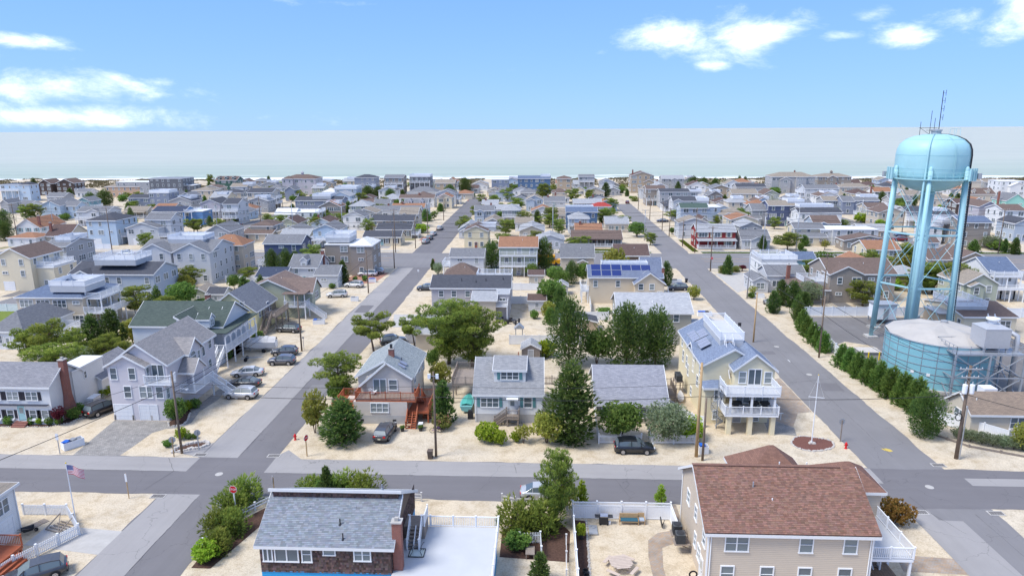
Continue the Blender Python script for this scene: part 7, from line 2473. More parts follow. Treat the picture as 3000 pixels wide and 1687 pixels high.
H(81.7,89.8,169.6,177.6,6.9,'gx',1.7,'butter','r_rust','w:-.3,0,-1,9,3.2,gy',
 'pale yellow bungalow with rust roof left of the water tower')
H(61.7,75.7,143.2,154.2,6.3,'gx',2.4,'taupe','r_brown','w:0,.5,-.6,4,6.3,gy;w:-.5,0,-1,9,3,hip;ro:-.35,0,.1,.5,4.2;dm:0',
 'big taupe house with brown roof behind the white tower-lot fence')
H(61.3,69.0,168.8,174.8,4.5,'gx',1.4,'aqua','r_blue','shed',
 'pale aqua outbuilding with blue roof on the boulevard')
H(52.7,61.2,159.8,168.8,5,'flat',0,'white','r_white','ro:0,1,.05,.95,6',
 'white house with railed roof deck on the right street')
H(51.7,60.3,152.1,159.1,4,'gx',1.6,'ltgrey','r_grey','c:.5,-.1;w:-.4,0,-1,7,3,gy',
 'grey cottage with tall brick chimney on the right street')
H(129.6,138.7,211.7,220.7,8,'gx',1.4,'taupe','r_blue','ro:-.3,.5,.6,1.2,8',
 'taupe three-storey block with blue-grey roof right of the tower')
H(158.9,165.9,250.7,262.7,8.5,'gy',1.8,'lilac','r_brown','',
 'lilac gabled house with brown roof at the right edge')
H(159.8,167.1,238.5,248.5,8.5,'gx',1.6,'white','r_brown','df:5.6,2;df:2.8,2',
 'white house with stacked balconies at the right edge')
H(211.8,225.7,345.3,354.3,4,'gx',2.6,'beige','r_brown','dm:2',
 'beige gambrel cottage with two dormers right of the tower')
H(229.2,241.2,347.9,357.9,10,'flat',0,'white','r_white','w:.3,.9,-2,5,8,gy',
 'tall white beach house at the right edge')
H(241.9,250.1,396.2,405.2,6.5,'gx',1.5,'sand','r_tan','',
 'sand-coloured beach house right of the tower top')
H(255.3,263.5,401.5,410.5,5.5,'gx',1.5,'grey','r_tan','',
 'low grey beach house near the right edge')
H(210.8,219.5,314.4,324.4,4,'gy',3,'mint','r_grey','c:-.2,.3',
 'mint green steep-gabled cottage at the right edge')
H(165.0,172.7,274.5,283.5,7,'gx',1.5,'dkbrown','r_umber','stf',
 'dark brown house with long outside stairs')
H(182.9,193.7,323.6,332.6,4,'hip',1.5,'sand','r_tan','',
 'sand-coloured hip cottage seen through the right tower legs')
H(99.3,106.8,161.6,172.6,6,'gy',1.7,'tan','r_brown','w:-.75,0,2,8,5.6,gx',
 'tan gabled house with brown roof right of the tower')
H(97.3,103.4,146.7,156.7,6,'gx',2.4,'white','r_blue','df:2.9,3;df:5.4,1.5',
 'white house with blue-grey roof and many white decks at the right edge')
H(136.5,143.8,256.5,265.5,6,'gx',1.4,'white','r_dark','df:3,2',
 'white house with charcoal roof seen between the tower legs')
H(139.5,147.2,244.5,253.5,6.2,'gx',1.4,'slate','r_dark','rd:.2,.8,.3,.9,7.2',
 'slate house with white roof deck seen between the tower legs')
H(123.0,128.0,218.3,225.3,5.5,'flat',0,'white','r_white','ro:0,1,0,1,5.8',
 'white flat-topped house behind the tower riser')
H(115.5,119.3,204.3,210.3,3,'gx',1.6,'white','r_brown','',
 'small white bungalow with brown roof behind the tower')
H(95.5,99.4,167.9,173.9,3,'gx',1.8,'beige','r_umber','',
 'small beige house with dark roof at the foot of the tower')
H(154.2,160.8,224.0,233.0,6,'gy',1.6,'bluegrey','r_dark','',
 'blue-grey gabled house at the far right edge')
H(76.8,86.1,120.6,133.6,3.2,'gx',1.2,'cream','r_brown','ro:.0,.6,.2,.8,4.4;stf',
 'low cream house with railed roof terrace behind the blue tank')
# the low houses, shrubs and drives that fill the lots between those
def short(lb):
 for w in (' with ', ' at ', ' behind ', ' beside ', ' across ', ' facing ', ' in the ', ' on the ', ' up the ', ' near ', ' right of ', ' left of ', ' seen ', ' under ', ' below ', ' still ', ' before ', ', '):
  lb = lb.split(w)[0]
 return lb
def where(x, y, lim=40):
 """how a spot lies to the nearest house that has a name of its own"""
 c = sorted(((math.hypot((q[0] + q[1]) / 2 - x, (q[2] - y) * .8), q) for q in HN))[:4]
 out = []
 for d, q in c:
  s_ = short(q[4])
  if SC.get(s_, 0) > 1:
   s_ = ' '.join(q[4].split()[:9])
  rel = 'behind' if y > q[3] else 'in front of' if y < q[2] - 3 else 'left of' if x < (q[0] + q[1]) / 2 else 'right of'
  out.append(f'{rel} the {s_}')
 return out
HN = list(HL)
SC = {}
for q in HN:
 SC[short(q[4])] = SC.get(short(q[4]), 0) + 1
fr = random.Random(2024)
USED = set()
STREETS = (-117, -35, 40.4, 122)
def free(x0, x1, y0, y1, m):
 if any(abs((x0 + x1) / 2 - s_) < 5.2 + (x1 - x0) / 2 for s_ in STREETS) and y0 < 362:
  return False
 return all(x1 + m < q[0] or x0 - m > q[1] or y1 + m < q[2] or y0 - m > q[3] for q in HL)
WN = dict(white='white', beige='beige', ltgrey='pale grey', grey='grey', sand='sandy', skyblue='pale blue', tan='tan', bluegrey='blue-grey', cream='cream', taupe='taupe', sage='sage')
RN = dict(r_grey='grey', r_dark='charcoal', r_brown='brown', r_tan='tan', r_rust='rust', r_light='pale grey', r_umber='dark brown')
n_ = 0
for t_ in range(4200):
 y = fr.uniform(205, 428) if t_ % 6 else fr.uniform(118, 166)
 x = fr.uniform(-.62, .60) * y + 6
 w, d = fr.uniform(6.5, 10.5), fr.uniform(7.5, 10.5)
 if n_ > 150 or not free(x, x + w, y, y + d, 1.9) or (y < 178 and (y > 168 or -66 < x < 64 or x < 86 and y < 136)):
  continue
 wl, rc = fr.choice(list(WN) + ['white', 'ltgrey', 'sand']), fr.choice(list(RN) + ['r_light', 'r_grey', 'r_light'])
 two = fr.random() < .42
 for rel in where(x + w / 2, y):
  lb = f'{"two-storey" if two else "low"} {WN[wl]} house with {RN[rc]} roof {rel}'
  if lb not in USED and len(lb.split()) <= 16:
   break
 else:
  continue
 USED.add(lb)
 n_ += 1
 op = fr.choice(('df:2.8,1.8', 'rd:.3,.9,.2,.8,6.6', 'dr:2.8,2,0,6', 'w:.1,.5,-1.2,4,5.2,gy') if two else ('', '', 'c:.2,.4', 'dr:.9,2,0,5', 'p', 'dl:.9,2,0,5', 'w:.1,.5,-1.5,4,2.8,gy'))
 H(round(x, 1), round(x + w, 1), round(y, 1), round(y + d, 1), 5.4 if two else fr.uniform(2.8, 3.4), fr.choice(('gx', 'gy', 'hip', 'gy')), fr.uniform(1.4, 2.2), wl, rc, op, lb)
n_ = 0
for t_ in range(5000):
 y = fr.uniform(205, 436) if t_ % 4 else fr.uniform(108, 176)
 x = fr.uniform(-.66, .63) * y + 6
 if n_ > 250 or not free(x - .5, x + .5, y - .5, y + .5, .6) or (y < 178 and (-62 < x < 62 or 55 < x < 84 and y < 134)) or (48 < x < 150 and 200 < y < 205):
  continue
 k = fr.choice(('pine', 'pine', 'cedar', 'mugo', 'shrub', 'broad', 'spire', 'openpine', 'cone', 'lime'))
 hh = PH[k] * fr.uniform(.55, .85) if PH[k] > 3.7 else PH[k] * fr.uniform(.8, 1.5)
 for rel in where(x, y):
  lb = f'{dict(pine="dark pine", openpine="open pine", cedar="dark cedar", mugo="low pine bush", shrub="round green bush", broad="leafy green tree", spire="narrow juniper", cone="conical evergreen", lime="lime-green bush")[k]} {rel}'
  if lb not in USED and len(lb.split()) <= 16:
   break
 else:
  continue
 USED.add(lb)
 n_ += 1
 tree(k, x, y, hh, lb, fr.uniform(.9, 1.25))
 HL.append((x - 1, x + 1, y - 1, y + 1, ''))
for q in HN:
 if fr.random() < .62:
  w = fr.uniform(2.8, 5)
  x = fr.uniform(q[0] - 3, q[1] - 2)
  y = q[2] - fr.uniform(2, 6)
  z = fr.uniform(.003, .0095)
  struct('driveway', MB().poly((x, y, z), (x + w, y, z), (x + w, q[2] + .5, z), (x, q[2] + .5, z)), fr.choice(('concrete', 'pavers_grey', 'pavers_tan', 'stone_lot', 'asphalt_light', 'dry_grass', 'dry_grass')))
# ================================================================== WATER TOWER AND GROUND TANK
TX, TY = 66.0, 118.2
tw = thing('water_tower', 'tall pale blue water tower on six legs with antennas on its dome', 'water tower', (TX, TY, 0))
prof = [(0.02, 26.0), (1.6, 26.12), (3.1, 26.55), (4.3, 27.25), (5.2, 28.2), (5.5, 29.0), (5.56, 30.0), (5.56, 32.2), (5.45, 33.1), (5.1, 34.0), (4.3, 34.75), (3.2, 35.25), (1.8, 35.55), (0.02, 35.65)]
MB().lathe(prof, 48).build('tank_bowl', 'tower_teal', tw, smooth=True)
m = MB()
for r_, z in ((5.565, 30.0), (5.565, 32.2), (4.31, 34.75)):
 m.lathe([(r_, z - .03), (r_ + .02, z), (r_, z + .03)], 48)
m.build('weld_seam', 'tank_teal', tw)
legang = [math.atan2(-.872, -.489) + k * PI / 3 for k in range(6)]
def legpt(k, z):
 rr = 6.68 - (6.68 - 5.85) * z / 29.0
 a = legang[k % 6]
 return Vector((math.cos(a) * rr, math.sin(a) * rr, z))
for k in range(6):
 l = MB().tube([legpt(k, .35), legpt(k, 15), legpt(k, 29.8)], .345, 14).build('leg', 'tower_teal', tw, smooth=True)
 p = legpt(k, 0)
 MB().box(p.x - .95, p.x + .95, p.y - .95, p.y + .95, 0, .35).build('footing', 'concrete', l)
 q = legpt(k, 29.8)
 MB().lathe([(.345, 29.8), (.3, 30.2), (.15, 30.45), (0, 30.5)], 14, (q.x, q.y)).build('leg_cap', 'tower_teal', l, smooth=True)
MB().tube([(0, 0, 0), (0, 0, 26.2)], 1.02, 24).build('riser', 'tower_teal', tw, smooth=True)
MB().lathe([(1.03, 25.6), (1.12, 25.6), (1.12, 25.9), (1.03, 25.9)], 24).build('riser_collar', 'tower_teal', tw)
for z in (10.2, 19.2):
 for k in range(6):
  MB().bar(legpt(k, z), legpt(k + 1, z), .2, .26).build('strut', 'tower_teal', tw)
for z0, z1 in ((.6, 10.2), (10.2, 19.2), (19.2, 28.0)):
 for k in range(6):
  a, b = legpt(k, z0), legpt(k + 1, z1)
  c, d = legpt(k + 1, z0), legpt(k, z1)
  MB().tube([a, b], .045, 5, False).build('tie_rod', 'tower_teal', tw)
  MB().tube([c, d], .045, 5, False).build('tie_rod', 'tower_teal', tw)
bal = MB().lathe([(5.6, 28.3), (6.5, 28.3), (6.5, 28.42), (5.6, 28.42)], 48).build('balcony', 'tower_teal', tw)
m = MB()
for z in (28.95, 29.5):
 m.tube([(math.cos(a) * 6.45, math.sin(a) * 6.45, z) for a in np.linspace(0, 2 * PI, 49)], .03, 5, False)
for a in np.linspace(0, 2 * PI, 37)[:-1]:
 m.tube([(math.cos(a) * 6.45, math.sin(a) * 6.45, 28.4), (math.cos(a) * 6.45, math.sin(a) * 6.45, 29.5)], .025, 4, False)
m.build('balcony_rail', 'tower_teal', bal)
# pipe up the camera-side leg and over the shoulder, ladder and cables on the right
fa = legang[0]
def shell(a, j):
 return (math.cos(a) * (prof[j][0] + .12), math.sin(a) * (prof[j][0] + .12), prof[j][1])
MB().tube([(math.cos(fa - .12) * 6.9, math.sin(fa - .12) * 6.9, 1), (math.cos(fa - .12) * 6.3, math.sin(fa - .12) * 6.3, 27.6), (math.cos(fa - .12) * 5.9, math.sin(fa - .12) * 5.9, 28.8)] + [shell(fa - .12, j) for j in range(6, 13)], .16, 8).build('overflow_pipe', 'tower_teal', tw, smooth=True)
ra = legang[1]
m = MB()
for s_ in (-.28, .28):
 p0, p1 = legpt(1, .8), legpt(1, 28.2)
 n_ = Vector((math.cos(ra), math.sin(ra), 0)) * .55
 t_ = Vector((-math.sin(ra), math.cos(ra), 0)) * s_
 m.tube([p0 + n_ + t_, p1 + n_ + t_], .03, 4, False)
for k in range(68):
 z = 1 + k * .4
 p = legpt(1, z) + Vector((math.cos(ra), math.sin(ra), 0)) * .55
 t_ = Vector((-math.sin(ra), math.cos(ra), 0)) * .28
 m.bar(p - t_, p + t_, .03)
m.build('ladder', 'tower_teal', tw)
for s_ in range(4):
 a = ra + .18 + s_ * .035
 MB().tube([legpt(1, 1.5) + Vector((math.cos(a) * .5, math.sin(a) * .5, 0)), legpt(1, 27.8) + Vector((math.cos(a) * .5 + .1 * s_, math.sin(a) * .5, 0))] + [shell(a, j) for j in range(5, 14)], .05, 5).build('cable', 'dark_metal', tw)
m = MB()
for s_ in (-.3, .3):
 m.tube([shell(ra - .45 + s_ * .06, j) for j in range(5, 13)], .03, 4, False)
m.build('dome_ladder', 'tower_teal', tw)
hd = MB().lathe([(.75, 35.5), (.75, 36.1), (.9, 36.1), (.9, 36.3), (0, 36.45)], 16).build('dome_vent', 'sign_grey', tw)
at_ = MB().tube([(.35, 0, 35.7), (.35, .1, 42.6)], .06, 6)
for z in (38.3, 39.7, 41.0, 42.2):
 at_.bar((.35, 0, z), (.8, .1, z), .05).bar((.8, .1, z - .45), (.8, .1, z + .5), .05)
at_.build('antenna', 'dark_metal', tw)
for x, y, z1 in ((-1.0, .2, 39.4), (-.6, -.3, 38.2), (-2.6, .2, 37.6)):
 MB().tube([(x, y, 35.4), (x, y, z1)], .04, 5).build('antenna', 'dark_metal', tw)
MB().bar((-2.8, .2, 36.6), (.2, .2, 36.6), .06).bar((-2.6, .2, 36.6), (-.8, .2, 35.4), .05).bar((-1.2, -.9, 36.2), (-1.2, .9, 36.2), .05).build('antenna_frame', 'dark_metal', tw)
m = MB()
for x in (2.6, 3.6):
 m.tube([(x, -.6, 35.0), (x, -.6, 36.4)], .03, 4, False).tube([(x, .6, 35.0), (x, .6, 36.4)], .03, 4, False)
m.bar((2.6, -.6, 36.4), (3.6, -.6, 36.4), .05).bar((2.6, .6, 36.4), (3.6, .6, 36.4), .05).bar((3.6, -.6, 36.4), (3.6, .6, 36.4), .05)
m.build('hatch_rail', 'tower_teal', tw)
for a0 in (legang[5], legang[1]):
 for s_ in (-.10, 0, .10):
  a = a0 + s_
  c = Vector((math.cos(a) * 6.85, math.sin(a) * 6.85, 28.2))
  pn = MB().box(-.14, .14, -.22, .22, 0, 2.0).build('panel_antenna', 'tower_teal', tw, loc=c)
  pn.rotation_euler = (0, 0, a)
 a = a0 - .18 if a0 == legang[5] else a0 + .2
 MB().box(-.3, .3, -.3, .3, 0, .9).build('radio_unit', 'sign_grey', tw, loc=(math.cos(a) * 7.1, math.sin(a) * 7.1, 28.5))
GX, GY, GR, GH = 59.4, 98.2, 7.15, 6.9
tk = thing('water_tank', 'round turquoise water storage tank with domed white roof', 'water tank', (GX, GY, 0))
MB().lathe([(GR, .35), (GR, GH)], 64).build('shell', 'tank_teal', tk, smooth=True)
MB().lathe([(GR + .35, 0), (GR + .35, .35), (GR, .36)], 64).build('foundation', 'concrete', tk)
m = MB()
for k in range(1, 6):
 z = .35 + (GH - .35) * k / 6
 m.lathe([(GR + .01, z - .05), (GR + .05, z - .04), (GR + .05, z + .04), (GR + .01, z + .05)], 64)
m.build('hoop', 'galvanised', tk)
for k in range(24):
 a = 2 * PI * k / 24
 MB().bar((math.cos(a) * (GR + .02), math.sin(a) * (GR + .02), .4), (math.cos(a) * (GR + .02), math.sin(a) * (GR + .02), GH), .07, .05).build('seam', 'galvanised', tk)
rf = MB()
apex = (0, 0, GH + 1.45)
n = 12
R1 = [(math.cos(2 * PI * k / n) * (GR + .12), math.sin(2 * PI * k / n) * (GR + .12), GH + .05) for k in range(n)]
R2 = [(math.cos(2 * PI * (k + .5) / n) * GR * .55, math.sin(2 * PI * (k + .5) / n) * GR * .55, GH + .85 + .3 * (k % 2)) for k in range(n)]
for k in range(n):
 k2 = (k + 1) % n
 rf.poly(R1[k], R1[k2], R2[k]).poly(R1[k2], R2[k2], R2[k]).poly(R2[k], R2[k2], apex)
plain('dome_white', (.46, .43, .39), .6, 0, .12, .5)
ro = rf.build('dome_roof', 'dome_white', tk)
MB().lathe([(GR + .14, GH - .08), (GR + .2, GH), (GR + .16, GH + .1)], 48).build('roof_rim', 'sign_grey', ro)
MB().lathe([(.5, GH + 1.3), (.5, GH + 1.55), (0, GH + 1.7)], 14, (1.2, 1.4)).build('roof_vent', 'sign_grey', ro)
for x in (-.6, .55):
 a = -2.35 + x * .25
 MB().box(-.01, .02, -.22, .22, 0, .42).build('notice', 'white_trim', tk, loc=(math.cos(a) * (GR + .03), math.sin(a) * (GR + .03), 2.2)).rotation_euler = (0, 0, a)
pf = thing('steel_platform', 'tall galvanised steel platform carrying an aerator beside the turquoise tank', 'steel platform', (61.2, 91.6, 0))
PL, PW, PZ = 4.6, 2.3, 6.6
MB().box(-PL, PL, -PW, PW, PZ - .2, PZ).build('floor', 'galvanised', pf)
for x in (-PL, 0, PL):
 for y in (-PW, PW):
  MB().bar((x, y, 0), (x, y, PZ - .2), .22, .22).build('column', 'galvanised', pf)
for y in (-PW, PW):
 for x0, x1 in ((-PL, 0), (0, PL)):
  for z0, z1 in ((0, 3.2), (3.2, 6.4)):
   MB().bar((x0, y, z0), (x1, y, z1), .12).build('brace', 'galvanised', pf)
   MB().bar((x1, y, z0), (x0, y, z1), .12).build('brace', 'galvanised', pf)
  MB().bar((x0, y, 3.2), (x1, y, 3.2), .14).build('beam', 'galvanised', pf)
for x in (-PL, PL):
 MB().bar((x, -PW, 3.2), (x, PW, 3.2), .14).build('beam', 'galvanised', pf)
 MB().bar((x, -PW, 0), (x, PW, 3.2), .1).build('brace', 'galvanised', pf)
for a, b in (((-PL, -PW), (PL, -PW)), ((PL, -PW), (PL, PW)), ((PL, PW), (-PL, PW)), ((-PL, PW), (-PL, -PW))):
 m = MB()
 for z in (.55, 1.1):
  m.bar((*a, PZ + z), (*b, PZ + z), .05)
 for k in range(6):
  m.bar((a[0] + (b[0] - a[0]) * k / 5, a[1] + (b[1] - a[1]) * k / 5, PZ), (a[0] + (b[0] - a[0]) * k / 5, a[1] + (b[1] - a[1]) * k / 5, PZ + 1.1), .05)
 m.build('guard_rail', 'galvanised', pf)
ae = thing('aerator', 'pale aluminium aerator box with vent hood on the steel platform', 'aerator', (62.3, 91.7, PZ))
plain('aluminium', (.50, .51, .53), .45, .35, .06)
for x in (-1.5, 1.5):
 for y in (-1.4, 1.4):
  MB().box(x - .1, x + .1, y - .1, y + .1, 0, .6).build('leg', 'galvanised', ae)
MB().box(-1.7, 1.7, -1.6, 1.6, .6, 3.3).build('casing', 'aluminium', ae)
MB().add([(-1.75, -1.65, 3.3), (1.75, -1.65, 3.3), (1.75, 1.65, 3.3), (-1.75, 1.65, 3.3), (-.8, -.7, 3.75), (.8, -.7, 3.75), (.8, .7, 3.75), (-.8, .7, 3.75)], [(0, 1, 5, 4), (1, 2, 6, 5), (2, 3, 7, 6), (3, 0, 4, 7), (4, 5, 6, 7)]).build('hood', 'aluminium', ae)
MB().lathe([(.5, 3.75), (.5, 4.2), (.85, 4.3), (.85, 4.5), (0, 4.7)], 18).build('vent_cap', 'white_vinyl', ae)
MB().tube([(1.7, .2, 2.5), (2.5, -.4, 2.5), (3.0, -.9, 2.2), (3.05, -1.0, 1.0), (3.05, -1.0, -6.5)], .34, 12).build('duct', 'aluminium', ae, smooth=True)
# equipment huts by the tower foot, access hatch, bollards
for nm, lb, x0, x1, y0, y1, hh, mt in (('equipment_shelter', 'white equipment shelter on a steel frame between the tower legs', 64.0, 67.8, 126.5, 129.5, 2.8, 'white_vinyl'), ('pump_house', 'low tan pump house right of the tower legs', 74.0, 80.0, 123.5, 128.5, 2.9, 'siding')):
 o = thing(nm, lb, 'hut', ((x0 + x1) / 2, (y0 + y1) / 2, 0))
 w, d = (x1 - x0) / 2, (y1 - y0) / 2
 zz = .9 if nm == 'equipment_shelter' else 0
 MB().box(-w, w, -d, d, zz, zz + hh).build('wall', mt, o, PAL['tan'])
 MB().box(-w - .2, w + .2, -d - .2, d + .2, zz + hh, zz + hh + .18).build('roof', 'sign_grey', o)
 if zz:
  for x in (-w + .1, w - .1):
   for y in (-d + .1, d - .1):
    MB().box(x - .1, x + .1, y - .1, y + .1, 0, zz).build('leg', 'galvanised', o)
 MB().box(-.45, .45, -d - .04, -d, zz + .1, zz + 2.1).build('door', 'sign_grey', o)
for k, (x, y, s_) in enumerate(((70.4, 124.6, 1.2), (71.8, 122.6, .9), (69.5, 121.5, .8))):
 o = thing('equipment_cabinet', ['grey equipment cabinet by the tower riser, largest', 'grey equipment cabinet by the tower riser, middle one', 'grey equipment cabinet by the tower riser, smallest'][k], 'cabinet', (x, y, 0))
 MB().box(-.5 * s_, .5 * s_, -.4 * s_, .4 * s_, .25, 1.9 * s_).build('casing', 'sign_grey', o)
 MB().box(-.6 * s_, .6 * s_, -.5 * s_, .5 * s_, 0, .25).build('plinth', 'concrete', o)
o = thing('access_hatch', 'low concrete access hatch on the dark stone yard', 'hatch', (54.6, 109.0, 0))
MB().box(-1.6, 1.6, -1.2, 1.2, 0, .5).build('base', 'concrete', o); MB().box(-1.75, 1.75, -1.35, 1.35, .5, .62).build('lid', 'stone_pale', o)
for k, x in enumerate((53.1, 54.8)):
 o = MB().tube([(0, 0, 0), (0, 0, 1.25)], .11, 10).lathe([(.11, 1.25), (.06, 1.34), (0, 1.36)], 10).build('bollard', 'yellow_paint', None, smooth=False, loc=(x, 105.6, 0))
 tag(o, ['yellow bollard by the access hatch, left one', 'yellow bollard by the access hatch, right one'][k], 'bollard', 'yellow bollards')
struct('sand_patch', MB().poly((51.5, 113.5, .012), (54, 111.2, .012), (57.5, 111.6, .012), (56.8, 113.2, .012), (53.5, 115.2, .012)), 'pale_gravel')
# white fences of the tower lot and the evergreen row in front of them
fence('white vinyl fence along the street side of the tower lot, far run', [(51.2, 131.6), (49.6, 118.0), (48.9, 108.0)], 1.9, 'panel', step=2.4)
fence('white vinyl gate and fence along the street side of the tower lot, near run', [(48.7, 107.8), (48.5, 104.2), (48.9, 97.0), (49.8, 88.0), (50.6, 81.7)], 1.9, 'panel', step=2.4)
fence('long white vinyl fence across the back of the tower lot', [(51.3, 131.8), (72, 132.0), (84, 132.1)], 1.9, 'panel', step=2.4)
fence('white vinyl fence right of the tower lot behind the tank', [(84, 132), (100, 131.5)], 1.9, 'panel', step=2.6)
ORD = ['first', 'second', 'third', 'fourth', 'fifth', 'sixth', 'seventh', 'eighth', 'ninth']
ev = [(50.3, 129.5), (49.6, 126.2), (48.7, 122.0), (48.1, 118.2), (47.7, 114.6), (47.6, 112.2), (47.5, 109.4)]
for i, (x, y) in enumerate(ev):
 tree('cone' if i > 1 else 'cedar0', x, y, (4.6, 4.4, 3.6, 3.3, 3.2, 3.1, 3.2)[i], f'evergreen before the far tower fence, {ORD[i]} from the big taupe house', .85, group='evergreens along the tower lot fence')
ev = [(47.5, 102.6), (47.7, 100.2), (47.9, 97.8), (48.3, 95.2), (48.6, 92.6), (48.9, 90.0), (49.3, 87.4), (49.7, 85.0)]
for i, (x, y) in enumerate(ev):
 tree('cone', x, y, 3.2 + .15 * i, f'evergreen before the near tower fence, {ORD[i]} from the gate', .86, group='evergreens along the tower lot fence')
for i in range(8):
 tree('olive', 50.6 + i * .95, 76.9 - i * .42 - .12 * i * (7 - i) * .3, 1.5, f'variegated hedge bush by the lower right fence, {ORD[i]} from the utility pole side', 1.0, group='hedge by the lower right fence')
fence('timber edging rail below the variegated hedge', [(47.6, 78.5), (50.5, 74.8), (56, 72.0), (62, 71.2)], .25, 'rail', 'old_wood', 3.0, 'timber_edging')
# ================================================================== UTILITY POLES AND WIRES
PO = [  # x, y, height, kind, label, extras
 (-42.1, 70.2, 10.2, 'pole_wood', 'wooden street pole with lamp in the rock-edged island', dict(arms=0, lamp=True)),
 (-12.1, 70.4, 10.4, 'pole_wood', 'wooden street pole with two floodlights beside the red-stair house', dict(arms=0)),
 (17.9, 71.4, 11.4, 'pole_new', 'new yellow timber pole by the picket fence', dict(arms=0, r=.2)),
 (18.4, 70.5, 7.6, 'pole_wood', 'short weathered pole leaning beside the new yellow pole', dict(arms=0)),
 (47.3, 71.9, 11.2, 'pole_wood', 'big wooden pole with two white transformers at the lower right', dict(arms=2, trans=2, r=.22, white=True)),
 (45.6, 106.5, 10.4, 'pole_wood', 'dark wooden pole beside the tower lot gate', dict(arms=0)),
 (-41.0, 107.4, 9.6, 'pole_wood', 'grey wooden pole beside the two dark cars on the left street', dict(arms=0)),
 (-40.1, 149.1, 10.2, 'pole_wood', 'wooden pole beside the white cars near the boulevard', dict(arms=0)),
 (-40.2, 177.6, 11.0, 'pole_wood', 'dark pole on the near side of the boulevard at the left street', dict(arms=0)),
 (-44.9, 201.0, 13.5, 'pole_wood', 'tall dark pole on the far side of the boulevard at the left street', dict(arms=2)),
 (-40.2, 209.0, 10, 'pole_wood', 'pole at the start of the beach street', dict(arms=0)),
 (-40.5, 234.5, 10, 'pole_wood', 'pole by the parked cars on the beach street', dict(arms=1)),
 (-40.8, 275.8, 10, 'pole_wood', 'pole halfway up the beach street', dict(arms=1)),
 (-42.0, 327.2, 10, 'pole_wood', 'pole near the beach end of the left street', dict(arms=1)),
 (3.6, 219.0, 13.0, 'sign_grey', 'pale grey pole between the two middle cottages', dict(arms=1)),
 (34.6, 225.4, 10.5, 'sign_grey', 'pale pole beside the bright round tree', dict(arms=1)),
 (46.4, 202.3, 13.5, 'pole_wood', 'tall pole on the boulevard left of the red house', dict(arms=1)),
 (44.5, 175.2, 12.0, 'pole_wood', 'dark pole with stop sign on the near boulevard corner', dict(arms=1, trans=1)),
 (44.5, 234.1, 10, 'pole_wood', 'pole on the right beach street, nearest the red house', dict(arms=1)),
 (44.5, 248.3, 10.5, 'pole_wood', 'pole on the right beach street beside the pale grey roof-deck house', dict(arms=1)),
 (44.6, 312.4, 11, 'pole_wood', 'pole on the right beach street near the tan mansion', dict(arms=1)),
 (45.5, 145.9, 11.5, 'sign_grey', 'pale pole on the right street beside the grey drive', dict(arms=1)),
 (45.0, 213.7, 8.5, 'pole_wood', 'short pole in front of the small grey cottage', dict(arms=0, trans=1)),
 (44.5, 277.6, 9.5, 'pole_wood', 'pole in front of the long grey house on the right beach street', dict(arms=0)),
 (77.6, 205.2, 13.5, 'sign_grey', 'pale pole in front of the cream shop', dict(arms=1)),
 (59.1, 139.0, 11.5, 'pole_wood', 'grey pole behind the tower lot fence', dict(arms=1)),
 (134.8, 201.0, 13.5, 'pole_wood', 'dark pole on the boulevard at the right edge', dict(arms=1)),
 (-135.4, 202.3, 14.0, 'pole_wood', 'tall dark pole in front of the tall blue-grey house', dict(arms=1)),
 (-181.0, 221.1, 13.0, 'pole_wood', 'dark pole in front of the rust-roofed bungalow', dict(arms=1)),
 (-177.5, 234.4, 13.0, 'sign_grey', 'pale pole behind the rust-roofed bungalow', dict(arms=1)),
 (-89.3, 235.2, 12.5, 'sign_grey', 'pale pole in front of the cream gabled bungalow', dict(arms=1)),
 (-72.8, 240.1, 11, 'sign_grey', 'pale pole beside the pale blue gabled house', dict(arms=1)),
 (37.4, 114.5, 9.0, 'pole_new', 'yellowish pole on the right street beside the cream stilted house', dict(arms=0)),
 (127.2, 271.8, 10, 'sign_grey', 'pale pole in front of the slate-blue house', dict(arms=1)),
 (121.9, 230.5, 11, 'pole_wood', 'grey pole seen through the left tower legs', dict(arms=1)),
 (64.4, 195.2, 13, 'sign_grey', 'pale pole on the boulevard right of the red house', dict(arms=1)),
 (-117.5, 236, 11.5, 'sign_grey', 'pale pole left of the beige box house street', dict(arms=1)),
 (-112.5, 262, 11.5, 'pole_wood', 'dark pole beside the side street right of the lilac house', dict(arms=1)),
]
for x, y, hh, mt, lb, kw in PO:
 o = pole(lb, x, y, hh, mt, **kw)
 if 'floodlights' in lb:
  for s_ in (-.45, .45):
   MB().box(s_ - .16, s_ + .16, -.3, -.12, hh - .75, hh - .2).build('floodlight', 'white_vinyl', o)
  MB().bar((-.5, -.1, hh - .5), (.5, -.1, hh - .5), .06).build('bracket', 'galvanised', o)
 if 'two white transformers' in lb or 'tower lot gate' in lb:
  MB().tube([(-.55 + math.cos(a) * .35, -.2, 5.2 + math.sin(a) * .45) for a in np.linspace(0, 2 * PI, 15)], .05, 6, False).build('cable_coil', 'wire_black', o)
 if 'lower right' in lb:
  MB().tube([(.2, -.25, 6.5), (.22, -.22, .1)], .07, 6).build('conduit', 'sign_grey', o)
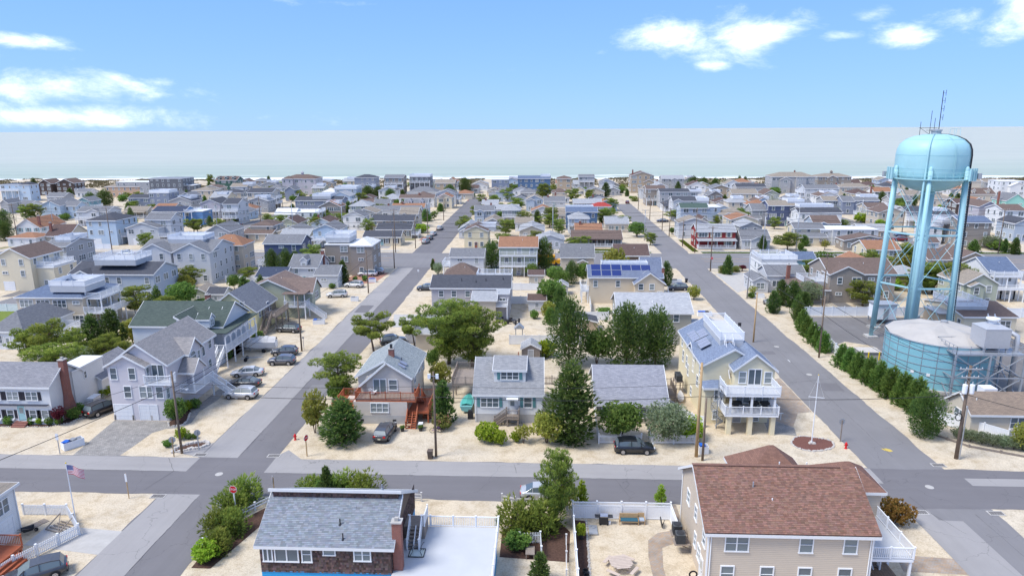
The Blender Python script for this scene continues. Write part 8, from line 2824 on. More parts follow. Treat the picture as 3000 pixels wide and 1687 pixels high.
W8 = [('cable crossing the near street from the lamp pole to the floodlight pole', (-42.1, 70.2, 7.6), (-12.1, 70.4, 7.4), .5, .022),
  ('thinner upper cable from the lamp pole to the floodlight pole', (-42.1, 70.2, 8.8), (-12.1, 70.4, 8.7), .4, .014),
  ('cable from the floodlight pole to the new yellow pole', (-12.1, 70.4, 7.4), (17.9, 71.4, 7.4), .5, .022),
  ('thinner upper cable from the floodlight pole to the new yellow pole', (-12.1, 70.4, 8.7), (17.9, 71.4, 8.9), .4, .014),
  ('cable from the new yellow pole across the right street', (17.9, 71.4, 7.4), (47.3, 71.9, 7.8), .5, .022),
  ('dark cable running off the bottom left corner', (-42.1, 70.2, 8.4), (-56, 36, 8.2), .4, .022),
  ('upper cable running off the bottom left corner', (-42.1, 70.2, 9.6), (-62, 44, 9.8), .4, .014),
  ('cable along the left street between the lamp pole and the grey pole', (-42.1, 70.2, 8.2), (-41.0, 107.4, 8.0), .6, .02),
  ('second cable along the left street up to the grey pole', (-42.1, 70.2, 7.6), (-41.0, 107.4, 7.4), .6, .02),
  ('cable along the left street from the grey pole to the white cars', (-41.0, 107.4, 8.0), (-40.1, 149.1, 8.4), .7, .02),
  ('cable along the left street up to the boulevard', (-40.1, 149.1, 8.4), (-40.2, 177.6, 9.4), .5, .02),
  ('power line from the transformer pole to the tower gate pole', (46.4, 71.7, 10.9), (45.6, 106.5, 9.9), .7, .016),
  ('second power line from the transformer pole to the tower gate pole', (48.2, 71.7, 10.9), (45.6, 106.5, 9.6), .7, .016),
  ('telephone cable from the transformer pole to the tower gate pole', (47.3, 71.9, 7.8), (45.6, 106.5, 7.4), .8, .024),
  ('power line from the tower gate pole to the pale right street pole', (45.6, 106.5, 9.9), (45.5, 145.9, 11.0), .8, .016),
  ('telephone cable from the tower gate pole up the right street', (45.6, 106.5, 7.4), (45.5, 145.9, 7.8), .9, .022),
  ('cable running off the lower right edge from the transformer pole', (47.3, 71.9, 7.8), (66, 60, 7.2), .6, .022),
  ('power line running off the lower right edge from the transformer pole', (48.2, 71.7, 10.9), (70, 62, 10.4), .6, .016)]
for lb, a, b, sg, rr in W8:
 wire(lb, a, b, sg, rr)
BL = [(-230, 208, 13), (-181, 221, 12.6), (-135.4, 202.3, 13.6), (-89.3, 203.2, 12.8), (-44.9, 201, 13.1), (3.6, 203.5, 12.6), (46.4, 202.3, 13.1), (77.6, 205.2, 13.1), (134.8, 201, 13.1), (200, 201, 13)]
for i in range(len(BL) - 1):
 for k, dz in enumerate((0, -1.0, -3.2, -4.4)):
  a, b = BL[i], BL[i + 1]
  wire(f'{["top", "second", "third", "lowest"][k]} wire along the far side of the boulevard, {ORD[i]} span from the left', (a[0], a[1], a[2] + dz), (b[0], b[1], b[2] + dz), .9, .022 if k < 2 else .03)
BL2 = [(-40.2, 177.6, 10.6), (44.5, 175.2, 11.4), (120, 177, 11.4)]
for i in range(2):
 for k, dz in enumerate((0, -1.6)):
  a, b = BL2[i], BL2[i + 1]
  wire(f'{["upper", "lower"][k]} wire along the near side of the boulevard, {["left", "right"][i]} span', (a[0], a[1], a[2] + dz), (b[0], b[1], b[2] + dz), 1.2, .022)
LS = [(-40.2, 209, 9.6), (-40.5, 234.5, 9.6), (-40.8, 275.8, 9.6), (-42, 327.2, 9.6)]
RS = [(45.5, 213.7, 8.2), (44.5, 234.1, 9.6), (44.5, 248.3, 10.1), (44.5, 277.6, 9.2), (44.6, 312.4, 10.6)]
for nm, S in (('left', LS), ('right', RS)):
 for i in range(len(S) - 1):
  for k, dz in enumerate((0, -1.4)):
   wire(f'{["upper", "lower"][k]} wire up the {nm} beach street, {ORD[i]} span from the boulevard', (S[i][0], S[i][1], S[i][2] + dz), (S[i + 1][0], S[i + 1][1], S[i + 1][2] + dz), .6, .022)
# ================================================================== CARS
WHT, SIL, BLK_, GRY, DKB = (.62, .62, .62), (.38, .39, .40), (.015, .016, .02), (.11, .115, .125), (.03, .04, .08)
for a in [
 ('sedan', WHT, 'white saloon parked beside the lavender house outside stairs', -45.3, 95.6, 190),
 ('suv', WHT, 'white crossover parked nearest the lavender house walkway', -42.5, 87.0, 178),
 ('sedan', (.05, .05, .055), 'black saloon between the white crossover and the white saloon', -43.9, 91.3, 182),
 ('hatch', (.12, .12, .135), 'grey hatchback with red tail lights at the left street edge, front one', -41.95, 100.9, 184),
 ('hatch', (.07, .075, .09), 'dark blue-grey hatchback behind the grey one on the left street', -43.2, 105.4, 186),
 ('suv', (.075, .08, .09), 'dark grey crossover beside the yellow cottage deck', -47.4, 118.5, 172),
 ('suv', WHT, 'white crossover on the sand below the grey cape porch, nearer one', -46.3, 145.2, 188),
 ('suv', WHT, 'white crossover on the sand below the grey cape porch, farther one', -45.1, 155.0, 172),
 ('bigsuv', WHT, 'white off-roader in front of the tall taupe house', -45.0, 167.6, 180),
 ('hatch', SIL, 'silver car half hidden behind the white off-roader', -43.6, 170.6, 180),
 ('hatch', (.06, .065, .075), 'dark car parked beside the long lilac-grey house', -27.2, 152.2, 185),
 ('hatch', SIL, 'silver hatchback, nearest of the line on the beach street', -38.6, 218.8, 80),
 ('hatch', GRY, 'dark hatchback second in the line on the beach street', -38.6, 226.2, 84),
 ('hatch', WHT, 'white hatchback third in the line on the beach street', -38.8, 235.6, 84),
 ('suv', SIL, 'silver crossover last in the line on the beach street', -38.4, 249.0, 84),
 ('suv', (.05, .055, .075), 'dark blue crossover in front of the solar-panel house', 31.8, 153.6, 185),
 ('sedan', DKB, 'long dark blue car before the pale grey roof-deck house', 48.6, 271.2, 180),
 ('hatch', (.16, .02, .02), 'dark red car at the beach end of the right street', 43.0, 340.5, 88),
 ('pickup', (.55, .55, .54), 'white and black pickup driving on the boulevard', -126.0, 195.0, 180),
 ('suv', DKB, 'dark blue car parked under the narrow pale grey house', -121.2, 259.0, 175),
 ('suv', (.22, .02, .02), 'dark red crossover seen through the left tower legs', 118.5, 225.0, 175),
 ('sedan', (.05, .08, .16), 'blue car behind the dark red crossover by the tower', 124.5, 235.4, 180),
 ('suv', (.03, .035, .05), 'dark car beside the beige gabled house by the tower', 127.5, 252.0, 175),
 ('hatch', SIL, 'silver car at the right street edge beside the taupe house drive', 48.6, 139.8, 95),
 ('suv', (.08, .085, .09), 'grey car parked under the street pines behind the red-decked house', -26.2, 112.0, 20),
 ('sedan', (.45, .46, .47), 'white car half hidden behind the leaning pine on the street', .3, 62.1, 0),
 ('hatch', (.10, .11, .12), 'dark car beside the low white modern house', -86.5, 257.0, 0),
 ('suv', WHT, 'white car in the sand drive of the pale grey gabled house', -117.9, 232.0, 90),
]:
 car(a[0], a[1], a[2], a[3], a[4], a[5], rack=a[0] in ('suv', 'bigsuv') and a[4] < 180)
o = thing('school_bus', 'yellow school bus showing between the sage house and the dark tree', 'bus', (-.5, 182.6, 0))
plain('bus_yellow', (.72, .36, .02), .4, 0, .04)
MB().box(-4.2, 4.2, -1.2, 1.2, .6, 2.9).box(4.2, 5.6, -1.1, 1.1, .6, 1.7).build('body', 'bus_yellow', o)
MB().box(-4.1, 4.1, -1.22, 1.22, 1.75, 2.4).build('window_band', 'window_glass', o)
for x in (-2.6, 4.4):
 for y in (-1.05, 1.05):
  MB().tube([(x, y - .14, .5), (x, y + .14, .5)], .5, 14).build('wheel', 'rubber', o)
o = thing('trailer_boat', 'motorboat under a pale shrink-wrap cover on a trailer by the green-roofed house', 'boat', (-48.6, 107.2, 0), R(190))
hull(MB(), 6.4, 1.15, 1.2).build('hull', 'white_vinyl', o, loc=(0, 0, .55))
m = MB()
for i in range(10):
 t0, t1 = i / 10, (i + 1) / 10
 for s_ in (1, -1):
  for q0, q1 in ((0, .5), (.5, 1)):
   def q(t_, k):
    w = 1.18 * (1 - t_ ** 3.2) * (.9 + .1 * min(1, t_ * 4))
    return (-3.2 + 6.4 * t_, s_ * w * k, 1.72 + .22 * t_ + (.95 * math.sin(PI * min(1, t_ * .8 + .28)) - .08 * (i % 2)) * (1 - k ** 1.6))
   m.poly(q(t0, q0), q(t1, q0), q(t1, q1), q(t0, q1))
m.build('boat_cover', 'tarp_pale', o)
tr_ = MB().bar((-3.2, -.7, .5), (3.4, -.2, .5), .1).bar((-3.2, .7, .5), (3.4, .2, .5), .1).bar((3.3, 0, .5), (5.0, 0, .5), .1).build('trailer_frame', 'galvanised', o)
for y in (-1.05, 1.05):
 MB().tube([(-1.2, y - .1, .33), (-1.2, y + .1, .33)], .33, 14).build('wheel', 'rubber', o)
o = thing('boat_trailer', 'empty boat trailer with a spare wheel beside the dark hatchbacks', 'trailer', (-47.6, 102.6, 0), R(12))
MB().bar((-1.6, -.5, .45), (1.8, 0, .45), .08).bar((-1.6, .5, .45), (1.8, 0, .45), .08).bar((-1.6, -.5, .45), (-1.6, .5, .45), .08).build('frame', 'galvanised', o)
for y in (-.6, .6):
 MB().tube([(-.9, y - .08, .3), (-.9, y + .08, .3)], .3, 14).build('wheel', 'rubber', o)
# ================================================================== SIGNS, HYDRANTS, SMALL THINGS
stop_sign('stop sign facing the viewer on the corner beside the pine bushes', -29.7, 57.2, -92, 3.1, 'white_vinyl', size=.42)
stop_sign('stop sign turned half away beside the dense dark spruce', -27.1, 70.0, -20, 2.3)
stop_sign('stop sign turned half away above the corner of the shake house roof', -27.0, 60.1, -160, 2.6)
stop_sign('stop sign seen from behind, right of the rock-edged island', -40.5, 71.1, 100, 2.2, 'sign_grey')
stop_sign('stop sign seen from behind on a timber post, left of the island', -42.6, 69.4, 105, 2.1)
stop_sign('stop sign seen from behind near the red mulch bed', 36.0, 75.8, 95, 2.6, 'old_wood')
stop_sign('round-looking stop sign on the far left boulevard corner', -29.3, 177.0, -95, 2.4, 'sign_grey')
stop_sign('stop sign on the dark pole at the right boulevard corner', 44.6, 174.6, -90, 3.6, 'sign_grey')
hydrant('red hydrant at the corner by the tall yellow-green tree', -30.0, 74.1)
hydrant('red hydrant at the right street corner near the mulch bed', 35.9, 74.0)
hydrant('red hydrant by the beach street end', -38.9, 352)
def sign_post(label, x, y, h=2.2, w=.35, hh=.5, post='sign_grey', plate='white_vinyl', rz=0.0):
 o = thing('street_sign', label, 'sign', (x, y, 0), rz)
 MB().box(-.035, .035, 0, .07, 0, h).build('post', post, o)
 MB().box(-w / 2, w / 2, -.02, 0, h - hh, h).build('plate', plate, o)
sign_post('thin parking sign beside the white bin corral', -56.4, 69.5, 2.6, .35, .8)
sign_post('leaning timber post with a white marker on the sand corner', -42.4, 60.3, 2.8, .2, .9, 'pole_new')
sign_post('grey sign back beside the grey wooden pole', -40.8, 107.9, 2.4, .35, .3, plate='sign_grey')
sign_post('small sign beside the boulevard end of the left street', -31.0, 163.5, 2.6, .4, .5)
sign_post('white short marker post near the orange-tipped shrub', 35.0, 60.0, 1.4, .16, 1.3, 'white_vinyl')
sign_post('dark frame sign beside the cream house solar roof', 36.0, 118.5, 2.4, .6, .7, plate='dark_metal')
sign_post('small blue-topped post by the cream house walk', 31.0, 81.8, 1.0, .5, .12, 'white_vinyl')
bin_enclosure('white bin corral at the paver drive by the cross street', -56.1, 71.4, R(55), ('blue', 'grey'))
bin_enclosure('white bin corral on the sand opposite the streetside pine', -43.4, 123.8, R(10), ('blue', 'grey'))
bin_enclosure('white bin corral below the sage house near the left street', -41.3, 141.8, R(5), ('grey',), 1.6)
bin_enclosure('white bin corral by the tall taupe house', -42.0, 160.5, R(8), ('blue', 'blue'), 1.8)
bin_enclosure('white bin corral behind the taupe house at the right street', 32.8, 131.4, 0, ('blue', 'blue', 'black'), 2.8)
bin_enclosure('white bin corral before the solar-panel house', 32.8, 160.8, 0, ('black', 'black'), 2.6)
bin_enclosure('white bin corral beside the grey concrete drive', 48.2, 146.6, 0, ('black',), 2.4)
bin_enclosure('white bin box beside the new yellow pole', 18.9, 72.5, 0, ('blue',), 1.1)
wheelie('brown slim bin at the foot of the floodlight pole', 'brown', -12.7, 69.95)
wheelie('yellow bin by the lettered shop', 'yellow', 98.5, 205.4)
wheelie('green bin by the lettered shop', 'green', 99.6, 205.4)
wheelie('black bin at the right street kerb by the solar-panel house', 'black', 35.4, 161.5)
for k, (x, y) in enumerate(((-39.7, 69.85), (-39.6, 60.8), (-31.0, 69.9), (-29.3, 60.4), (44.4, 70.2), (37.2, 60.5), (44.5, 60.6))):
 o = thing('storm_drain', ['drain grate beside the rock-edged island', 'drain grate at the sand corner with the flagpole', 'drain grate at the corner of the tall yellow-green tree', 'drain grate beside the pine bushes', 'drain grate on the right street below the tower fence', 'drain grate beside the orange-tipped shrub', 'drain grate at the lower right road corner'][k], 'drain', (x, y, .02))
 plain('drain_iron', (.12, .11, .11), .7, .4, .1)
 MB().box(-.75, .75, -.4, .4, 0, .03).build('surround', 'concrete', o)
 m = MB()
 for q in range(8):
  m.box(-.6 + q * .16, -.5 + q * .16, -.28, .28, .03, .045)
 m.build('grate', 'drain_iron', o)
for k, (x, y) in enumerate(((-35.4, 65.5), (40.8, 65.4), (40.6, 112.0), (41.0, 98.5))):
 o = MB().lathe([(.42, 0), (.42, .012), (0, .014)], 20).lathe([(.36, .016), (0, .018)], 20).build('manhole_cover', 'concrete', None, loc=(x, y, .026))
 tag(o, ['manhole cover at the left crossroads', 'manhole cover at the right crossroads', 'manhole cover farther up the right street', 'manhole cover halfway along the right street'][k], 'manhole')
stones('rock_island', 'kidney-shaped border of pale rocks round the street lamp pole', [(-43.6, 71.0), (-43.3, 70.3), (-42.4, 70.6), (-41.6, 71.3), (-40.6, 71.5), (-40.0, 72.4), (-40.6, 73.2), (-41.8, 73.0), (-43.0, 72.2), (-43.6, 71.0)], .26, 44, seed=9)
struct('mulch_bed', MB().poly(*[(x, y, .012) for x, y in ((-43.5, 71.0), (-43.2, 70.4), (-42.4, 70.7), (-41.6, 71.4), (-40.6, 71.6), (-40.1, 72.4), (-40.6, 73.1), (-41.8, 72.9), (-43.0, 72.1))]), 'soil')
stones('stone_edging', 'white stones edging the dark bed by the orange-tipped shrub', [(31.6, 58.2), (32.8, 57.0), (33.4, 57.6), (33.0, 59.0)], .14, 16, seed=12)
struct('mulch_bed', MB().poly(*[(x, y, .012) for x, y in ((30.9, 60), (31.5, 58.2), (32.7, 57.1), (33.3, 57.6), (33, 59.0), (32, 60.4))]), 'soil')
stones('stone_edging', 'small stones edging the colonial front garden', [(-76, 76.4), (-70, 76.5), (-63, 76.6), (-61.2, 78), (-60.6, 80)], .12, 60, seed=14)
struct('mulch_bed', MB().poly(*[(x, y, .012) for x, y in ((-76, 76.5), (-63, 76.7), (-61.3, 78), (-60.7, 80), (-62.4, 80.3), (-62.6, 77.4), (-76, 77.4))]), 'soil')
stones('stone_edging', 'white stones edging the bed beside the lavender house', [(-48.4, 78.6), (-47.6, 77.2), (-46.0, 77.8), (-46.2, 79.2), (-47.0, 81.5)], .14, 30, seed=15)
struct('mulch_bed', MB().poly(*[(x, y, .012) for x, y in ((-48.3, 78.7), (-47.5, 77.3), (-46.1, 77.9), (-46.3, 79.2), (-47.1, 82), (-48.2, 83))]), 'soil')
fence('low white rail fence behind the shake house', [(-13.6, 60.95), (-12.1, 60.8)], .9, 'rail', 'tarp_pale', 2.0, 'rail_fence')
fence('low white rail fence around the leaning pine', [(-3.9, 60.9), (-2.6, 60.4), (2.4, 60.2), (2.6, 58.8)], .9, 'rail', 'tarp_pale', 2.4, 'rail_fence')
fence('low white rail fence by the left street stop sign', [(-30.6, 52.5), (-29.6, 57.0), (-27.2, 60.2), (-25.8, 60.6)], .8, 'rail', 'white_vinyl', 2.6, 'rail_fence')
fence('short white picket gate inside the shrubs by the white deck', [(-1.9, 54.0), (.0, 54.2), (.1, 52.0)], 1.1, 'picket', 'white_vinyl', 1.9, 'picket_fence')
o = thing('potting_bench', 'weathered grey wooden bench by the picket gate', 'bench', (-.9, 52.3, 0))
MB().box(-.4, .4, -.6, .6, .5, .56).build('seat', 'old_wood', o)
for x in (-.34, .34):
 for y in (-.5, .5):
  MB().box(x - .04, x + .04, y - .04, y + .04, 0, .5).build('leg', 'old_wood', o)
# back yards of the middle block
for lb, P, hh in (('white back-yard fence behind the gravel yard with arbour', [(-5.6, 112.0), (7.4, 112.2)], 1.7), ('white back-yard fence left of the solar-panel house pool', [(-6.8, 140), (2.4, 140.2), (2.6, 128)], 1.7),
     ('white back-yard fence behind the swimming pool', [(4.2, 127.6), (13.2, 127.8)], 1.7), ('white fence below the sage house yard', [(-9.5, 152.5), (2, 152.8)], 1.7), ('white fence beside the pool table', [(10.2, 134), (10.4, 140.6)], 1.5)):
 fence(lb, P, hh, 'panel', step=2.5)
fence('white fence beside the beige box house', [(-79, 160), (-70, 160.2)], 1.6, 'panel', step=2.6)
fence('white fence at the left edge before the cream three-storey house', [(-128, 131), (-110, 131.4), (-104, 138)], 1.6, 'panel', step=2.6)
fence('white boulevard fence left of the pale grey gabled house', [(-149, 206), (-138, 206.2)], 1.7, 'panel', step=2.6)
def shed(label, x0, x1, y0, y1, h, wall, rc, mat='siding'):
 b = House(label, x0, y0, wall, rc, 0, 'shed', 'shed')
 b.block(0, x1 - x0, 0, y1 - y0, 0, h, 'gy', .8, mat=mat, over=.2)
 b.door(0, 'f', (x1 - x0) / 2, .05, wall, .8, 1.8, False)
 return b
shed('weathered grey wooden shed in the gravel back yard', -3.2, -.2, 103.6, 106.6, 2.1, 'grey', 'r_light', 'old_wood')
shed('low grey shed with charcoal roof beside the dark cedars', 3.6, 10.4, 119.6, 123.5, 2.0, 'tan', 'r_dark')
shed('grey tool shed beside the sand-coloured shed', 3.2, 6.0, 148.0, 151.0, 2.2, 'grey', 'r_light')
o = thing('swimming_pool', 'small bright blue pool behind the white back-yard fence', 'pool', (5.6, 130.6, 0))
plain('pool_water', (.05, .30, .55), .08, 0, .05)
MB().prism([(math.cos(a) * 2.2, math.sin(a) * 1.3) for a in np.linspace(0, 2 * PI, 20)[:-1]], 0, .5).build('pool_wall', 'white_vinyl', o)
MB().prism([(math.cos(a) * 2.05, math.sin(a) * 1.18) for a in np.linspace(0, 2 * PI, 20)[:-1]], .5, .52).build('water', 'pool_water', o)
o = thing('garden_arbour', 'small grey arbour with a peaked roof in the gravel back yard', 'arbour', (-4.0, 115.2, 0))
for x in (-.6, .6):
 for y in (-.5, .5):
  MB().box(x - .06, x + .06, y - .06, y + .06, 0, 2.1).build('post', 'sign_grey', o)
MB().add([(-.9, -.8, 2.1), (.9, -.8, 2.1), (.9, .8, 2.1), (-.9, .8, 2.1), (0, -.8, 2.9), (0, .8, 2.9)], [(0, 1, 4), (2, 3, 5), (1, 2, 5, 4), (3, 0, 4, 5), (3, 2, 1, 0)]).build('roof', 'sign_grey', o)
o = thing('clothes_pole', 'rusty brown post standing in the gravel back yard', 'post', (-3.6, 100.4, 0))
MB().tube([(0, 0, 0), (0, 0, 2.6)], .07, 8).build('shaft', 'red_stain', o)
MB().bar((-.4, 0, 1.9), (.4, 0, 1.9), .06).build('arm', 'red_stain', o)
o = thing('covered_grill', 'black covered grill in front of the sand-coloured shed', 'grill', (-1.8, 138.6, 0))
MB().box(-.55, .55, -.3, .3, 0, .85).build('cover', 'black_plastic', o); MB().box(-.4, .4, -.26, .26, .85, 1.2).build('hood_cover', 'black_plastic', o)
for k, (x, y) in enumerate(((-7.2, 125.5), (-5.4, 125.0))):
 o = thing('patio_set', ['round black patio table with chairs, left one in the back yard', 'round black patio table with chairs, right one in the back yard'][k], 'patio set', (x, y, 0))
 MB().lathe([(0, .7), (.55, .7), (.55, .74), (0, .74)], 14).build('table_top', 'dark_metal', o)
 MB().tube([(0, 0, 0), (0, 0, .7)], .05, 6).build('pedestal', 'dark_metal', o)
 for q in range(4):
  a = q * PI / 2 + .4
  cxx, cyy = math.cos(a) * .9, math.sin(a) * .9
  MB().box(cxx - .22, cxx + .22, cyy - .22, cyy + .22, .4, .45).bar((cxx + math.cos(a) * .22, cyy + math.sin(a) * .22, 0), (cxx + math.cos(a) * .28, cyy + math.sin(a) * .28, .9), .4, .05).build('chair', 'dark_metal', o)
o = thing('bicycle', 'bicycle hanging behind the floodlight pole', 'bicycle', (-13.0, 76.6, 0), R(5))
for x in (-.52, .52):
 MB().tube([(x + math.cos(a) * .33, 0, .34 + math.sin(a) * .33) for a in np.linspace(0, 2 * PI, 19)], .025, 6, False).build('wheel', 'rubber', o)
plain('bike_purple', (.20, .06, .35), .4)
MB().bar((-.52, 0, .34), (-.15, 0, .8), .04).bar((-.15, 0, .8), (.35, 0, .82), .04).bar((.35, 0, .82), (.52, 0, .34), .04).bar((-.15, 0, .8), (0, 0, .34), .04).bar((0, 0, .34), (.35, 0, .82), .04).bar((-.52, 0, .34), (0, 0, .34), .04).build('frame', 'bike_purple', o)
MB().bar((.35, -.25, 1.0), (.35, .25, 1.0), .035).bar((.35, 0, .82), (.35, 0, 1.0), .035).build('handlebar', 'dark_metal', o)
MB().box(-.28, -.04, -.07, .07, .88, .94).bar((-.15, 0, .8), (-.16, 0, .9), .03).build('saddle', 'black_plastic', o)
o = thing('wheelbarrow', 'dark wheelbarrow against the white corner house', 'wheelbarrow', (-48.2, 54.0, 0), R(40))
MB().add([(-.35, -.25, .3), (.35, -.25, .3), (.35, .25, .3), (-.35, .25, .3), (-.55, -.38, .6), (.5, -.38, .6), (.5, .38, .6), (-.55, .38, .6)], [(3, 2, 1, 0), (0, 1, 5, 4), (1, 2, 6, 5), (2, 3, 7, 6), (3, 0, 4, 7)]).build('tray', 'dark_metal', o)
MB().tube([(.6, -.05, .18), (.6, .05, .18)], .18, 12).build('wheel', 'rubber', o)
MB().bar((.6, -.1, .2), (-.9, -.28, .55), .04).bar((.6, .1, .2), (-.9, .28, .55), .04).build('handle', 'old_wood', o)
tree('openpine',-81.9,102.0,6.5,'wind-bent pine, leftmost of the clump behind the white colonial')
tree('openpine',-72.9,93.0,6,'low spreading pine just behind the white colonial roof',1.1)
tree('cedar',-74.7,103.4,7,'dark cedar in the clump right of the beige blue-roofed house',0.9)
tree('cedar',-72.0,104.3,7.6,'tallest dark cedar in the clump behind the lavender house')
tree('pine',-70.1,99.3,5.2,'pine close behind the lavender house roof')
tree('pine',-76.1,101.1,5.2,'pine in the middle of the clump behind the white colonial')
tree('pine',-85.8,102.6,5,'pine beside the low white house with the slate hip roof')
tree('gold',-72.2,110.2,5,'yellow-green tree beside the green-roofed house')
tree('olive',-72.4,98.2,3.4,'pale bush under the pines behind the white colonial')
tree('pine',-66.7,98.5,4.6,'small pine beside the lavender house back corner')
tree('pine',-84.1,152.4,5.4,'pine in front of the pale grey double-gabled house')
tree('gold',-83.7,149.6,4.2,'golden bush in front of the pale grey double-gabled house')
tree('cedar',-79.1,130.1,5.5,'slim cedar below the blue-grey roof-deck house',0.8)
tree('pine',-82.7,128.8,6,'pine at the corner of the blue-grey roof-deck house')
tree('broad',-75.7,133.0,6,'dense round olive-green tree behind the green-roofed house')
tree('broad',-73.1,152.0,3.6,'lollipop-shaped little tree beside the beige box house',0.8)
tree('shrub',-70.0,151.5,2.4,'round clipped shrub near the beige box house')
tree('bigcedar',-69.3,165.9,6.6,'dark hedge tree, left one below the navy house',0.62)
tree('bigcedar',-65.2,164.8,6.8,'dark hedge tree, middle one below the navy house',0.62)
tree('bigcedar',-62.5,164.3,6.4,'dark hedge tree, right one below the navy house',0.6)
tree('pine',-58.8,166.5,8.2,'upright pine right of the navy house',0.75)
tree('spire',-48.8,158.6,5.5,'twisted dark juniper beside the grey cape porch',0.8)
tree('cedar',-86.6,296.2,5.5,'dark tree right of the long slate house',1.2)
tree('cedar',-85.2,303.1,5,'dark slim tree beside the pinkish cottage')
tree('bigcedar',-94.0,359.2,7,'dark pine left of the grove below the taupe beach house')
tree('bigcedar',-88.3,360.0,6.5,'dark pine in the middle of the grove below the taupe beach house')
tree('bigcedar',-80.3,352.2,6,'dark pine at the right of the grove below the taupe beach house')
tree('pine',-91.5,336.5,6,'pine at the left end of the grove below the slate beach house')
tree('bigcedar',-49.2,358.6,7.5,'dark tree at the end of the beach street')
tree('bigcedar',-45.2,393.4,8.5,'tall dark tree beside the sandy beach path')
tree('cedar',-181.3,441.1,7,'dark tree left of the grand lilac beach house',0.9)
tree('pine',-78.6,260.3,5,'spreading pine behind the pale blue gabled house',1.3)
tree('pine',-100.6,252.4,5.2,'pine in front of the low white modern house',1.1)
tree('pine',-85.0,249.6,4.8,'wide low pine in front of the long slate house',1.4)
tree('mugo',-117.0,279.6,1.8,'low dark bush left of the low white modern house',1.2)
tree('lime',-44.1,241.4,3.2,'lime-green bush by the beach street cars',1.2)
tree('pine',-27.9,282.8,5.2,'pine on the right side of the beach street')
tree('pine',-29.3,255.8,4.4,'lower pine on the right side of the beach street')
tree('openpine',-29.3,239.5,5.2,'dark pine beside the butter-yellow house',0.9)
tree('pine',-23.8,329.3,5.5,'pine beside the small grey hip-roofed cottage')
tree('pine',-30.5,338.3,5,'pine left of the small grey hip-roofed cottage')
tree('pine',-18.0,349.6,7,'tall pine right of the small grey hip-roofed cottage')
tree('spire',-29.2,175.5,2.8,'little dark juniper by the boulevard stop sign',0.8)
tree('olive',-27.0,169.7,3,'pampas-like pale bush by the pale blue-grey house',0.7)
tree('bigcedar',-13.6,177.6,6.8,'dark tree between the pale blue-grey house and the sage house',0.85)
tree('bigpine',1.4,347.9,9.5,'tall pine left of the middle cottages',0.9)
tree('pine',3.8,261.3,7,'pine in front of the tall middle pine')
tree('pine',-11.8,310.4,6,'dark pine left of the small grey hip cottage',1.1)
tree('pine',-6.8,265.7,5,'spreading pine beside the beige glazed-porch cottage',1.2)
tree('pine',5.9,233.5,6,'pine at the boulevard side of the middle pole')
tree('pine',16.1,345.9,7,'pine behind the dark blue two-storey house',1.1)
tree('pine',32.0,307.6,6,'pine behind the red-roofed house',1.1)
tree('bigpine',24.7,257.8,7.2,'broad pine right of the dark blue two-storey house',1.1)
tree('pine',29.7,248.6,5.5,'pine beside the right-hand beach street',1.1)
tree('broad',33.1,233.1,5.2,'bright yellow-green round tree on the boulevard corner',1.15)
tree('pine',35.2,215.6,4.2,'low pine beside the bright round tree',1.1)
tree('bigcedar',0.5,172.1,8.4,'dark tree right of the sage house, before the boulevard',0.7)
tree('gold',18.0,163.1,8.8,'yellow-green bush in front of the brown-roofed cottage',0.75)
tree('broad',-2.5,166.4,3.6,'bushy green tree beside the sage house',0.9)
tree('broad',3.2,160.4,4.2,'green tree behind the sand-coloured shed')
tree('bigcedar',7.3,159.8,5.2,'dark green tree left of the solar-panel house',0.7)
tree('broad',10.1,160.2,5,'green tree at the back of the solar-panel house',0.8)
tree('broad',4.8,156.1,4,'round green bush by the sand-coloured shed',0.9)
tree('broad',2.1,137.4,6,'tall light-green tree in the back yards')
tree('cedar',3.7,132.3,5.4,'dark cedar in the back yards left of the solar-panel house')
tree('gold',1.4,128.3,3.8,'pinkish-gold small tree beside the white shed',0.8)
tree('cedar',29.8,158.2,5.6,'dark cedar right of the solar-panel house',0.9)
tree('gold',33.5,144.5,3.2,'small golden tree at the right street kerb')
tree('spire',48.0,171.4,4.6,'conical dark spruce on the corner island',0.9)
tree('mugo',47.4,173.2,1.5,'low dark bush beside the conical spruce')
tree('mugo',50.9,174.7,1.2,'low bush right of the conical spruce',1.2)
tree('redleaf',52.9,175.4,1.6,'reddish bush on the corner island',1.6)
tree('broad',79.6,272.4,5.5,'light green tree below the plain beige house',0.8)
tree('pine',66.4,254.0,5,'pine right of the blue-grey house with green-grey roof',1.1)
tree('lime',83.9,305.4,2.6,'lime bush below the tan gabled house',1.2)
tree('pine',78.9,264.9,5,'pine beside the grey cape with screened porch')
tree('bigcedar',92.4,416.9,7.5,'dark tree, first of the row right of the grey beach house',1.1)
tree('bigcedar',97.7,413.7,7,'dark tree, second of the row right of the grey beach house',1.1)
tree('bigcedar',104.5,412.1,6.8,'dark tree, third of the row right of the grey beach house',1.1)
tree('bigcedar',108.4,402.5,6.5,'dark tree, last of the row right of the grey beach house',1.1)
tree('cedar',125.8,437.3,6.5,'dark tree left of the grey shingled mansion',1.1)
tree('cedar',129.4,436.9,6.2,'dark tree nearest the grey shingled mansion',1.1)
tree('cedar',35.2,374.6,7.5,'dark cedar left of the right-hand beach path',1.1)
tree('shrub',45.4,396.1,3.5,'bush at the foot of the right-hand beach path',1.4)
tree('spire',47.3,377.0,4,'dark juniper beside the tan mansion')
tree('spire',54.9,380.0,4,'dark juniper in front of the tan mansion')
tree('shrub',-15.8,409.3,4,'round bush left of the deep blue beach house')
tree('bigcedar',167.3,338.9,5.5,'dark tree left of the tower below the white rust-roofed house',0.9)
tree('lime',126.2,270.0,3.6,'lime bush beside the slate-blue house with white porch',1.1)
